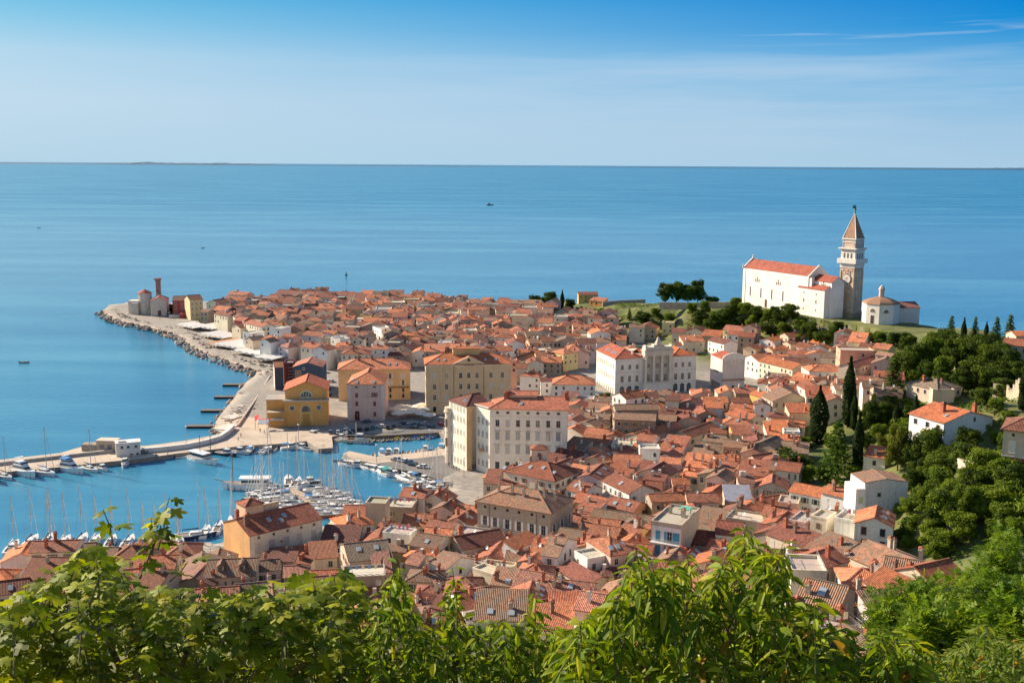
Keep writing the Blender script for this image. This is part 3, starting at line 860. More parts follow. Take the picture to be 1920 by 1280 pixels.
def huejit(c):
    k = random.uniform(.52, 1.16); g = random.uniform(0, .20)
    m_ = (c[0] + c[1] + c[2]) / 3
    return tuple(k * (v * (1 - g) + m_ * g) for v in c)
class House:
    """one house; local x runs along its front from the left corner, y goes back"""
    def __init__(s, x, y, z, rz, W, D, H, kind='g', wall='cream', roof='rust', t=None, ov=0.35, name='house', wallcol=None, roofcol=None, dist=None, detail=True, wallmat='plaster'):
        s.W, s.D, s.H, s.kind, s.wall, s.roof, s.rz = W, D, H, kind, wall, roof, rz
        s.z, s.loc = z, (x, y, z)
        s.t = t if t is not None else {'f': 0.0, 's': 0.28}.get(kind, 0.40)
        s.root = None; s.name = name
        s.wc = jit(wallcol or WALL[wall], 0.05); s.rc = jit(roofcol, .05) if roofcol else huejit(ROOF.get(roof, (.4, .36, .3)))
        s.ov = ov; s.wm = wallmat
        s.faces, s.hf = roof_faces(kind, W, D, s.t, ov, H)
        s.extra = []
    def P(s, x, y, z=0.0):
        c, n = math.cos(s.rz), math.sin(s.rz)
        return (s.loc[0] + x * c - y * n, s.loc[1] + x * n + y * c, s.loc[2] + z)
    def wall_mb(s, mb=None, xf=None):
        mb = mb or MB([s.wm, 'paint', 'glass'])
        W, D, H = s.W, s.D, s.H
        T = xf or (lambda x, y, z: (x, y, z))
        B = -3.0
        h2 = H - 0.02
        tops = [(0, 0), (W, 0), (W, D), (0, D)]
        k = s.kind
        def rect(a, b, za, zb): mb.face([T(a[0], a[1], B), T(b[0], b[1], B), T(b[0], b[1], zb), T(a[0], a[1], za)], s.wc)
        pa = 0.0
        if k == 'f': pa = 0.0
        zt = [h2, h2, h2, h2]
        if k == 's': zt = [h2, h2, h2 + s.t * D, h2 + s.t * D]
        for i in range(4):
            j = (i + 1) % 4
            rect(tops[i], tops[j], zt[i], zt[j])
        if k in ('g', 'hl', 'hr'):
            zr = h2 + s.t * D / 2
            if k != 'hr': mb.face([T(W, 0, h2), T(W, D, h2), T(W, D / 2, zr)], s.wc)
            if k != 'hl': mb.face([T(0, D, h2), T(0, 0, h2), T(0, D / 2, zr)], s.wc)
        if k in ('G', 'Hy'):
            zr = h2 + s.t * W / 2
            if k == 'G': mb.face([T(0, 0, h2), T(W, 0, h2), T(W / 2, 0, zr)], s.wc)
            mb.face([T(W, D, h2), T(0, D, h2), T(W / 2, D, zr)], s.wc)
        return mb
    def deck_mb(s, mb, T=None, mi=0):
        W, D, H = s.W, s.D, s.H
        T = T or (lambda x, y, z: (x, y, z))
        c = s.rc
        e = 0.06; p = 0.55; q = 0.22
        o = [(-e, -e), (W + e, -e), (W + e, D + e), (-e, D + e)]; i_ = [(q, q), (W - q, q), (W - q, D - q), (q, D - q)]
        for k in range(4):
            a, b, cc, d = o[k], o[(k + 1) % 4], i_[(k + 1) % 4], i_[k]
            mb.face([T(a[0], a[1], H), T(b[0], b[1], H), T(b[0], b[1], H + p), T(a[0], a[1], H + p)], s.wc, mi)
            mb.face([T(a[0], a[1], H + p), T(b[0], b[1], H + p), T(cc[0], cc[1], H + p), T(d[0], d[1], H + p)], s.wc, mi)
            mb.face([T(cc[0], cc[1], H + .02), T(d[0], d[1], H + .02), T(d[0], d[1], H + p), T(cc[0], cc[1], H + p)], s.wc, mi)
        mb.face([T(x, y, H + .02) for x, y in i_], c, mi)
    def build(s, wall_parts=True):
        s.root = thing(s.name, s.loc, s.rz)
        s.wall_ob = s.wall_mb().build('wall', s.root)
        rm = MB(['roof_tile_aged' if s.roof in AGED else 'roof_tile'])
        if s.kind == 'f':
            rm = MB(['plaster'])
            s.deck_mb(rm)
        elif s.roof == 'sheet':
            rm = MB(['metal']); add_roof(rm, s.faces, s.rc, 0.1, False)
        else:
            add_roof(rm, s.faces, s.rc)
        s.roof_ob = rm.build('roof', s.root)
        return s
    def chimney(s, x, y, kind='brick', sz=.7, h=1.5):
        z = s.hf(x, y)
        o = link('chimney', chimney_mesh(kind, sz, h), s.roof_ob, (x, y, z + .1))
        return o
    def skylight(s, x, y):
        # on the front or back slope of a roof whose ridge runs along x
        if s.kind in ('g', 'h', 'hl', 'hr', 's'):
            t = s.t if y < s.D / 2 or s.kind == 's' else -s.t
            return link('skylight', sky_mesh(t), s.roof_ob, (x, y, s.hf(x, y) + .1))
        left = x < s.W / 2
        return link('skylight', sky_mesh(s.t), s.roof_ob, (x, y, s.hf(x, y) + .1), -math.pi / 2 if left else math.pi / 2)
    def dish(s, x, y): return link('satellite_dish', dish_mesh(), s.roof_ob, (x, y, s.hf(x, y) + .2))
    def aerial(s, x, y): return link('aerial', aerial_mesh(), s.roof_ob, (x, y, s.hf(x, y) + .2), random.random() * 3)
    def dormer(s, x, y, w=1.5, h=1.3, wc=None):
        z = s.hf(x, y); L = h / s.t + 0.6
        mb = MB(['plaster', 'roof_tile', 'glass'])
        wc = wc or s.wc
        mb.box(x - w / 2, x + w / 2, y, y + L, z - .6, z + h, wc)
        mb.face([(x - w * .3, y - .02, z + .25), (x + w * .3, y - .02, z + .25), (x + w * .3, y - .02, z + h - .15), (x - w * .3, y - .02, z + h - .15)], (.05, .05, .06), 2)
        fs, _ = roof_faces('G', w, L, .5, .2, 0)
        fs = [[(p[0] + x - w / 2, p[1] + y, p[2] + z + h + .01) for p in f] for f in fs]
        add_roof(mb, fs, s.rc, .1, True, 1)
        return mb.build('dormer', s.roof_ob)
    def label(s, text, cat='house', group=None):
        tag(s.root, text, cat, group); return s
    def rect(s): return [s.P(0, 0)[:2], s.P(s.W, 0)[:2], s.P(s.W, s.D)[:2], s.P(0, s.D)[:2]]

OX, OY, OS = -400.0, 100.0, 1.5
OCC = np.zeros((560, 480), bool)
_ox, _oy = np.meshgrid(OX + OS * (np.arange(480) + .5), OY + OS * (np.arange(560) + .5))
def occupy(poly):
    xs = [p[0] for p in poly]; ys = [p[1] for p in poly]
    i0, i1 = int((min(xs) - OX) / OS) - 1, int((max(xs) - OX) / OS) + 2
    j0, j1 = int((min(ys) - OY) / OS) - 1, int((max(ys) - OY) / OS) + 2
    i0, j0 = max(i0, 0), max(j0, 0)
    OCC[j0:j1, i0:i1] |= inside(_ox[j0:j1, i0:i1], _oy[j0:j1, i0:i1], poly)
def free_share(poly):
    xs = [p[0] for p in poly]; ys = [p[1] for p in poly]
    i0, i1 = max(int((min(xs) - OX) / OS) - 1, 0), int((max(xs) - OX) / OS) + 2
    j0, j1 = max(int((min(ys) - OY) / OS) - 1, 0), int((max(ys) - OY) / OS) + 2
    k = inside(_ox[j0:j1, i0:i1], _oy[j0:j1, i0:i1], poly)
    if not k.any(): return 0.0
    return 1.0 - OCC[j0:j1, i0:i1][k].mean()

def corner(base, eave_y, right=None, left=None, z=None, W=None, D=None):
    """frame of a building from its near corner: base pixel, eave row, far ends of the right / left facade at eave height.
    returns x, y, z, rz, W, D, H with the near corner as the front-left corner"""
    p = at(base[0], base[1], z) if z is not None else hit(base[0], base[1], 0)
    z = p.z
    ze = zat(p.x, p.y, eave_y)
    if right:
        r = at(right[0], right[1], ze)
        rz = math.atan2(r.y - p.y, r.x - p.x); W = W or math.hypot(r.x - p.x, r.y - p.y)
    if left:
        l = at(left[0], left[1], ze)
        D = D or math.hypot(l.x - p.x, l.y - p.y)
        if not right: rz = math.atan2(l.y - p.y, l.x - p.x) - math.pi / 2
    return p.x, p.y, z, rz, W, D, ze - z
def eaveline(pl, pr, h, z=None):
    """frame of a house from the two ends of its front eave (pixels) and its wall height"""
    if z is None:
        c = hit((pl[0] + pr[0]) / 2, (pl[1] + pr[1]) / 2, h); ze = c.z
    else: ze = z + h
    a, b = at(pl[0], pl[1], ze), at(pr[0], pr[1], ze)
    return a.x, a.y, ze - h, math.atan2(b.y - a.y, b.x - a.x), math.hypot(b.x - a.x, b.y - a.y)
# ------------------------------------------------------------------ landmark buildings
LMK = []     # (short name, house) for labels of the smaller houses
DEF = dict(fcol=(.62, .58, .52))
def spread(n, W, m=None):
    m = m if m is not None else W / (2 * n)
    return [m + (W - 2 * m) * i / max(1, n - 1) for i in range(n)]
def band(root, W, D, z, col, h=.25, pr=.12, name='cornice', sides='flr'):
    mb = MB(['plaster'])
    e = pr
    mb.box(-e if 'l' in sides else 0, W + e if 'r' in sides else W, -e, 0 if sides == 'f' else D * .999, z, z + h, col)
    return mb.build(name, root)
def pipe(h, x, col=(.16, .10, .06)):
    mb = MB(['paint']); mb.tube([(x, -.15, .3), (x, -.15, h.H - .2)], .09, col, 0, 5); return mb.build('drainpipe', h.root)
def note(h, label, cat, short, group=None):
    h.label(label, cat, group); occupy(h.rect()); LMK.append((short, h)); return h

def tan_palace():
    x, y, z, rz, W, D, H = corner((799, 777), 683, right=(959, 681), left=(786, 673), z=1.9)
    D = max(D, 16)
    h = House(x, y, z, rz, W, D, H, 'h', 'tan', 'orange', t=.42, ov=.7, name='palace', wallcol=(.64, .45, .28)).build()
    cols = [W * u for u in (.10, .24, .405, .50, .596, .758, .894)]
    rows = [H * u for u in (.05, .29, .50, .72)]
    put_windows(h.root, 'front', W, D, cols, rows[1:], 1.3, 2.3, 'mixed', (.66, .58, .45), rnd=random.Random(2))
    put_windows(h.root, 'front', W, D, cols, rows[:1], 1.4, 2.4, 'dark', (.66, .58, .45))
    put_windows(h.root, 'left', W, D, spread(5, D), rows[1:], 1.2, 2.2, 'mixed', (.72, .62, .46), rnd=random.Random(3))
    band(h.root, W, D, H - .9, (.70, .62, .50), .8, .25)
    band(h.root, W, D, H * .265, (.68, .60, .48), .3, .12, 'string_course')
    mb = MB(['plaster', 'roof_tile', 'glass'])     # pediment over the middle bays
    x0, x1 = W * .325, W * .675; zz = H + .05; ap = H + (x1 - x0) * .23
    mb.face([(x0, -.3, zz), (x1, -.3, zz), ((x0 + x1) / 2, -.3, ap)], h.wc)
    for a, b in (((x0 - .3, zz), ((x0 + x1) / 2, ap + .12)), (((x0 + x1) / 2, ap + .12), (x1 + .3, zz))):
        mb.tube([(a[0], -.5, a[1]), (b[0], -.5, b[1])], .22, (.70, .62, .50), 0, 4)
    L = 7.5
    m_ = (x0 + x1) / 2
    for a, b in ((x0 - .4, m_), (x1 + .4, m_)):
        q = [(a, -.6, zz + .02), (b, -.6, ap + .2), (b, L, ap + .2), (a, 1.5, zz + .6)]
        mb.face(q if a < b else q[::-1], jit(h.rc, .03), 1, [(p[1], p[0]) for p in q])
    mb.face([(m_ + .7 * math.cos(6.28 * k / 10), -.33, zz + 1.7 + .7 * math.sin(6.28 * k / 10)) for k in range(10)], (.04, .03, .03), 2)
    mb.build('pediment', h.root)
    mb = MB(['paint'])     # illegible lettering on the frieze
    for k in range(9):
        if k == 3: continue
        mb.box(m_ - 2.3 + k * .52, m_ - 2.3 + k * .52 + .34, -.30, -.26, H - .72, H - .32, (.16, .14, .13))
    mb.build('lettering', h.root)
    a = House(0, 0, 0, 0, W * .31, 5, 3.4, 'h', 'tan', 'orange', t=.16, ov=.6)
    zr = H + h.t * D / 2 - 1.0
    mb = a.wall_mb(MB(['plaster']), lambda p, q, r: (p + W * .325, q + D / 2 - 1.5, max(r, -.8) + zr))
    add_roof(mb2 := MB(['roof_tile']), [[(p[0] + W * .325, p[1] + D / 2 - 1.5, p[2] + zr) for p in f] for f in a.faces], h.rc)
    at_ = mb.build('attic_storey', h.root); mb2.build('attic_roof', at_)
    for k in (.14, .22, .70, .82): h.skylight(W * k, D * .17)
    for k in (.325, .675): pipe(h, W * k)
    return note(h, 'tan palace with a pediment and lettered frieze beside the cafe umbrellas', 'palace', 'tan pedimented palace')

def pink_house():
    x, y, z, rz, W, D, H = corner((652, 788), 720, right=(720, 720), left=(636, 704), z=1.8)
    h = House(x, y, z, rz, W, D, H, 'Hy', 'pink', 'orange', t=.44, ov=.3, name='harbour_house', wallcol=(.62, .46, .40)).build()
    sh = (.19, .04, .045)
    put_windows(h.root, 'front', W, D, [W * .255], [H * .63, H * .40], W * .075, H * .125, 'closed', (.60, .50, .46), sh)
    put_windows(h.root, 'front', W, D, [W * .74], [H * .40, H * .11], W * .075, H * .125, 'closed', (.60, .50, .46), sh)
    put_windows(h.root, 'front', W, D, [W * .74], [H * .65], W * .075, H * .12, 'dark', (.60, .50, .46), shut=sh)
    put_windows(h.root, 'front', W, D, [W * .255, W * .74], [H * .90], W * .085, H * .04, 'dark', (.60, .50, .46))
    put_windows(h.root, 'left', W, D, spread(4, D), [H * .2, H * .45, H * .68], 1.1, 1.7, 'closed', (.66, .55, .50), sh)
    o = link('door', win_mesh(W * .13, H * .26, 'arch', (.55, .44, .38), (.10, .02, .02)), h.root, (W * .26, -.01, .1))
    for a, b in ((0, W * .10), (W * .93, W)):
        mb = MB(['plaster']); mb.box(a - .05, b + .05, -.06, 0, 0, H * .985, (.66, .56, .52)); mb.build('corner_strip', h.root)
    mb = MB(['paint'])
    for k, wd in enumerate((.05, .03, .02, .02, .035, .02, .02, .03, .02, .02)):
        if k in (2,): continue
        mb.box(W * (.40 + k * .025), W * (.40 + k * .025 + .016), -.05, -.01, H * .655, H * (.672 + (.02 if k in (0, 3) else 0)), (.27, .17, .14))
    mb.build('lettering', h.root); mb = MB(['paint'])
    for k in range(6): mb.box(W * (.46 + k * .022), W * (.472 + k * .022), -.05, -.01, H * .625, H * .635, (.30, .20, .17))
    mb.build('lettering', h.root)
    for q in (0.23, .31, .39, .47): h.skylight(1.7, D * q * .55 + 1.5)
    for u in (.26, .72): h.skylight(W * u, 1.0).rotation_euler = (0, 0, 0)
    return note(h, 'pink harbour house with dark red shutters and an arched door facing the parked cars', 'house', 'pink harbour house')

def ochre_block():
    x, y, z, rz, W, D, H = eaveline((634, 693), (769, 691), 15.0, 1.9) + (17.0, 15.0)
    h = House(x, y, z, rz, W, D, H, 'h', 'ochre', 'orange', t=.42, ov=.5, name='palace', wallcol=(.66, .45, .245)).build()
    for u in (.72, .90):
        put_windows(h.root, 'front', W, D, [W * u], [H * .70, H * .48], 1.1, 2.3, 'mixed', (.62, .50, .34), shut=(.62, .58, .52), rnd=random.Random(int(u * 50)))
        put_windows(h.root, 'front', W, D, [W * u], [H * .26, H * .08], 1.0, 1.9, 'dark', (.62, .50, .34))
    put_windows(h.root, 'left', W, D, spread(5, D), [H * .2, H * .45, H * .7], 1.1, 1.9, 'plain')
    put_windows(h.root, 'right', W, D, spread(4, D), [H * .2, H * .45, H * .7], 1.1, 1.9, 'plain')
    mb = MB(['metal']); mb.box(W * .66, W * .99, -.9, -.02, H * .42, H * .42 + .15, (.10, .07, .05)); 
    for k in range(16): mb.box(W * (.66 + k * .0215), W * (.66 + k * .0215) + .05, -.9, -.85, H * .42, H * .42 + 1.0, (.08, .06, .05))
    mb.build('balcony', h.root)
    band(h.root, W, D, H - .4, (.62, .48, .28), .35, .2)
    h.chimney(W * .28, D * .42, 'dark', 1.0, 1.8); h.chimney(W * .47, D * .45, 'dark', .9, 1.7); h.skylight(W * .70, D * .2); h.skylight(W * .8, D * .2)
    return note(h, 'ochre block with wide orange hip roof standing behind the pink harbour house', 'house', 'ochre hip roofed block')

def white_block():
    z = 1.9
    x, y, z, rz, W, D, H = corner((918, 890), 765, right=(1064, 768), left=(886.5, 750.5), z=z)
    h = House(x, y, z, rz, W, D, H, 'hl', 'cream', 'rust', t=.44, ov=.6, name='apartment_block', wallcol=(.86, .79, .67), roofcol=(.50, .17, .10)).build()
    cols = [W * u for u in (.10, .232, .365, .495, .62, .755, .885)]
    fr = (.60, .54, .47)
    put_windows(h.root, 'front', W, D, cols, [H * .925], .95, .7, 'dark', fr)
    put_windows(h.root, 'front', W, D, cols, [H * .735], 1.25, 2.3, 'mixed', fr, rnd=random.Random(4))
    put_windows(h.root, 'front', W, D, cols, [H * .54, H * .335], 1.35, 2.7, 'mixed', fr, (.30, .30, .31), rnd=random.Random(5))
    put_windows(h.root, 'front', W, D, cols, [H * .1], 1.4, 2.5, 'dark', fr)
    mb = MB(['plaster'])
    for zz in (.54, .335):
        for c in cols: mb.box(c - 1.1, c + 1.1, -.4, 0, H * zz + 3.0, H * zz + 3.2, (.58, .50, .42))
    mb.build('window_hood', h.root)
    mb = MB(['plaster', 'paint'])
    mb.box(-4.0, -2.2, 2.0, 4.4, H * .33, H * .33 + .2, (.46, .25, .16)); mb.box(-4.0, -2.2, 2.0, 2.1, H * .33 + .2, H * .33 + 1.1, (.42, .20, .12), 1)
    mb.build('balcony', h.root)
    band(h.root, W, D, H - .35, (.74, .68, .58), .3, .35)
    band(h.root, W, D, H * .88, (.70, .62, .52), .18, .08, 'string_course')
    h.chimney(W * .19, D * .45, 'brick', 1.3, 1.7); h.chimney(W * .23, D * .55, 'brick', 1.0, 1.5); h.chimney(W * .985, D * .42, 'brick', 1.3, 2.0)
    h.skylight(W * .40, D * .17)
    a = House(0, 0, 0, 0, W * .36, 6.0, 2.6, 'g', 'cream', 'rust', t=.35, ov=.4)
    dx, dy, zr = W * .24, D / 2 - 1, H + h.t * D / 2 - 2.2
    ob = a.wall_mb(MB(['plaster']), lambda p, q, r: (p + dx, q + dy, max(r, -.6) + zr)).build('roof_lantern', h.root)
    mb2 = MB(['roof_tile']); add_roof(mb2, [[(p[0] + dx, p[1] + dy, p[2] + zr) for p in f] for f in a.faces], h.rc); mb2.build('lantern_roof', ob)
    note(h, 'tall cream five storey block with seven window columns, right beside the inner harbour road', 'apartment block', 'cream five storey block')
    # its slanting left side
    mb = MB(['plaster', 'roof_tile'])
    a, b, c = (-.01, .1), (-.01, 6.4), (-5.4, 6.4)
    mb.prism(ccw([a, b, c]), -3, H - .02, (.86, .78, .66))
    mb.face([(.6, -.3, H + .1), (.6, 6.6, H + 1.0), (-6.0, 6.7, H + .02)], h.rc, 1, [(0, 0), (6, 0), (6, 6)]); mb.face([(-.2, -.5, H - .02), (.6, -.3, H + .1), (-6.0, 6.7, H + .02), (-6.3, 6.6, H - .12)], (.74, .68, .58))
    sw = mb.build('slanted_side', h.root)
    ang = math.atan2(.1 - 6.4, 5.4)
    rw = random.Random(6)
    for zz in (H * .735, H * .54, H * .335, H * .1):
        for u in (.2, .5, .8):
            link('window', win_mesh(1.0, 2.1, rw.choice(('plain', 'closed')), (.70, .63, .55), (.35, .34, .33)), sw, (-5.4 + 5.4 * u - .06, 6.4 - 6.3 * u - .06, zz), ang)
    # its neighbour on the harbour side
    x, y, z, rz, W, D, H = corner((875, 882), 761, left=(842, 749), z=z, W=9)
    g = House(x, y, z, rz, W, D, H, 'hl', 'cream', 'maroon', t=.42, ov=.5, name='apartment_block', wallcol=(.86, .78, .64)).build()
    wm = MB(['plaster']); wm.box(0, 2.2, 0, D, -3, H - .02, g.wc); wm.box(2.21, 9, 6, D, -3, H - .02, g.wc); wm.box(.02, 2.18, -.04, 0, -3, H - .1, (.66, .46, .24)); g.wall_ob.data = wm.mesh('wall')
    put_windows(g.root, 'left', W, D, spread(5, D, 1.8), [H * u for u in (.06, .30, .52, .72, .88)], 1.0, 1.9, 'mixed', (.70, .63, .55), (.42, .40, .36), rnd=random.Random(8))
    band(g.root, W, D, H - .3, (.76, .70, .60), .25, .3)
    mb = MB(['plaster', 'roof_tile'])
    n = 10
    prof = [(1.7, 0), (1.7, H * .84), (2.1, H * .845), (2.1, H * .87), (1.7, H * .87)]
    for zz in (.18, .40, .62): prof.insert(-4, (1.7, H * zz))
    mb.lathe([(1.75, 0.0), (1.75, H * .20), (1.95, H * .21), (1.75, H * .225), (1.75, H * .50), (1.95, H * .51), (1.75, H * .525), (1.75, H * .79), (2.2, H * .80), (2.2, H * .83), (1.9, H * .83), (1.9, H * .88), (0.0, H * .88)], (.74, .62, .50), 0, 12, 0.4, D + .2)
    by = mb.build('round_bay', g.root)
    for zz in (.28, .58):
        o = link('window', win_mesh(.9, 3.0, 'dark', (.45, .33, .25), (.12, .07, .04)), by, (-1.42, D + .2 - .6, H * zz), -math.pi / 2 + .3)
    g.skylight(W * .18, D * .30); g.skylight(W * .27, D * .30)
    return note(g, 'cream harbour front block with a round corner bay and five window columns', 'apartment block', 'cream harbour front block')

def yellow_hall():
    z = 1.8
    x, y, z, rz, W, D, H = corner((536, 796), 731, right=(613, 729.5), z=z, D=17)
    yc = (.66, .36, .115)
    # upper gabled hall stands a little behind the lower front
    h = House(x, y, z, rz, W, D, H, 'G', 'ochre', 'orange', t=.40, ov=.8, name='theatre', wallcol=yc, roofcol=(.52, .14, .06)).build()
    Hf = H * .72
    mb = MB(['plaster', 'metal'])
    mb.box(-.3, W + .3, -2.6, 0, -2, Hf, yc)
    mb.box(-.9, W + .9, -3.3, .02, Hf, Hf + .35, (.42, .40, .38), 1)
    mb.box(-.6, W + .6, -2.9, .03, Hf - .5, Hf - .01, (.62, .50, .30))
    fr = mb.build('porch_front', h.root)
    def onf(me, u, zz): return link('window', me, fr, (W * u, -2.61, zz))
    onf(win_mesh(2.0, 2.0, 'round', (.60, .50, .36), (.10, .11, .12)), .17, Hf * .62); onf(win_mesh(2.0, 2.0, 'round', (.60, .50, .36), (.10, .11, .12)), .80, Hf * .62)
    o = link('portal', win_mesh(4.6, Hf * .86, 'arch', (.72, .62, .46), (.50, .30, .08)), fr, (W * .5, -2.65, .1))
    mb = MB(['plaster', 'glass', 'paint'])
    mb.box(-1.5, 1.5, -.12, -.06, 0, Hf * .5, (.50, .32, .10), 2); mb.box(-1.3, 1.3, -.16, -.125, .1, Hf * .46, (.40, .22, .05), 2)
    mb.face([(-1.9, -.14, Hf * .55), (1.9, -.14, Hf * .55), (1.4, -.14, Hf * .72), (0, -.14, Hf * .79), (-1.4, -.14, Hf * .72)], (.07, .07, .08), 1)
    link('door', mb.mesh('door'), o, (0, 0, 0))
    mb = MB(['plaster', 'glass'])      # half-round window in the gable
    m_ = W / 2; r = W * .125; zz = H * .80
    pts = [(m_ + r * math.cos(math.pi * k / 10), -.06, zz + r * math.sin(math.pi * k / 10)) for k in range(11)]
    po = [(m_ + r * 1.25 * math.cos(math.pi * k / 10), -.05, zz + r * 1.25 * math.sin(math.pi * k / 10)) for k in range(11)]
    mb.face(pts, (.07, .08, .07), 1)
    for k in range(10): mb.face([pts[k], po[k], po[k + 1], pts[k + 1]], (.66, .56, .40))
    mb.box(m_ - r * 1.25, m_ + r * 1.25, -.12, 0, zz - 2.2, zz - .05, (.55, .46, .30))
    for k in (-.5, 0, .5): mb.box(m_ + r * k - .12, m_ + r * k + .12, -.1, -.07, zz, zz + r * .8, (.62, .55, .42))
    mb.build('lunette', h.root)
    mb = MB(['plaster'])
    wl = 8.0
    mb.box(-wl, 0, 1.5, 11, -2, H * .70, yc); 
    mb.box(-wl - .4, .0, 1.1, 11.4, H * .70, H * .70 + .25, (.36, .33, .30))
    mb.box(-wl + 1.0, 0, -3.0, 1.48, -2, H * .40, yc); mb.box(-wl + .6, -.31, -3.6, 1.45, H * .40, H * .40 + .25, (.45, .36, .27))
    mb.build('side_wing', h.root)
    mb = MB(['canvas', 'metal'])
    mb.box(-wl + 1.5, -.5, -7.0, -6.8, H * .26, H * .27, (.4, .4, .4), 1)
    for k in range(9): mb.box(-wl + 2.2, -.4, -7 + k * .42, -7 + k * .42 + .22, H * .24, H * .255, (.50, .48, .47), 1)
    for px_ in (-wl + 2.2, -.6):
        for py_ in (-6.9, -3.7): mb.box(px_, px_ + .12, py_, py_ + .12, -.2, H * .24, (.3, .3, .3), 1)
    pg = tag(mb.build('pergola'), 'louvred grey pergola on the terrace left of the yellow theatre porch', 'pergola')
    pg.location = h.loc; pg.rotation_euler.z = rz
    mb = MB(['canvas', 'metal'])
    hh = H * .27
    zf = hh - 1.2
    a0, a1 = -wl - 3.2, -wl + 1.6
    mb.face([(a0 + .6, -8.6, zf), (a1, -8.6, zf), (a1, -6.6, hh), (a0 + .6, -6.6, hh)], (.80, .78, .76)); mb.face([(a0 + .6, -6.6, hh), (a1, -6.6, hh), (a1, -5.4, hh + .1), (a0 + .6, -5.4, hh + .1)], (.62, .05, .06))
    mb.face([(a0 - .6, -8.0, hh - .6), (a0 + .6, -6.0, hh + .3), (a0 + .4, -1.5, hh + 1.3), (a0 - 1.4, -3.5, hh + .5)], (.62, .05, .06))
    mb.face([(a0 + .6, -8.6, zf - .35), (a1, -8.6, zf - .35), (a1, -8.6, zf), (a0 + .6, -8.6, zf)], (.80, .78, .76))
    for px_, py_ in ((a0 + .6, -8.5), (a1 - .1, -8.5), (a0 - .6, -7.8), (a1 - .1, -5.5), (a0 - 1.2, -3.6)): mb.tube([(px_, py_, -.2), (px_, py_, hh - .9)], .06, (.3, .3, .3), 1, 5)
    aw = mb.build('cafe_awning'); aw.location = h.loc; aw.rotation_euler.z = rz
    tag(aw, 'red and white cafe awning on posts beside the yellow theatre', 'awning')
    occupy([h.P(-9, -9)[:2], h.P(W + 1, -9)[:2], h.P(W + 1, D)[:2], h.P(-9, D)[:2]])
    return note(h, 'yellow theatre hall with orange gable roof, arched portal and two round windows', 'theatre', 'yellow theatre')

def navy_houses():
    z = 1.8
    x, y, z, rz, W, D, H = eaveline((549, 688), (604, 688), 13.0, z) + (15.0, 13.0)
    h = House(x, y, z, rz, W, D, H, 'G', 'navy', 'rose', t=.32, ov=.3, name='seafront_house').build()
    put_windows(h.root, 'front', W, D, [W * .18], [H * .62], 2.6, 3.2, 'plain', (.45, .36, .28), (.20, .13, .09)); put_windows(h.root, 'front', W, D, [W * .37], [H * .90], .9, 1.1, 'plain', (.62, .58, .52))
    mb = MB(['plaster']); mb.box(-.06, W * .45, 0.2, D * .8, H + .3, H + .32, (.8, .78, .75)); 
    h.chimney(W * .8, D * .3, 'white', .6, 1.2); h.chimney(W * .7, D * .6, 'white', .6, 1.2)
    note(h, 'navy blue house with gabled front rising behind the yellow theatre', 'house', 'navy gabled house')
    x, y, z, rz, W, D, H = eaveline((514.5, 689), (531, 688.3), 12.0, z) + (11.0, 12.0)
    g = House(x, y, z, rz, W, D, H, 'g', 'beige', 'orange', t=.34, ov=.25, name='seafront_house', wallcol=(.62, .52, .45)).build()
    mb = MB(['plaster']); mb.box(.1, W + .05, -.06, 0, -2, H - .1, (.075, .085, .11)); mb.build('front_wall', g.root)
    note(g, 'narrow slate fronted house with orange roof and sunlit stone side, on the rocky shore', 'house', 'narrow slate house')
    x, y, z, rz, W, D, H = eaveline((531, 682), (548, 682), 11.5, z) + (8.0, 11.5)
    g = House(x, y + .5, z, rz, W, D, H, 'f', 'salmon', 'x', name='seafront_house', wallcol=(.22, .06, .05)).build()
    mb = MB(['plaster'])
    for k in range(6): mb.box(W * .5, W - .05, -.9, -.03, H * (.12 + .14 * k), H * (.12 + .14 * k) + .35, (.55, .40, .34))
    mb.build('balcony', g.root)
    note(g, 'maroon link building with a stack of balconies between the two dark blue houses', 'house', 'maroon link building')

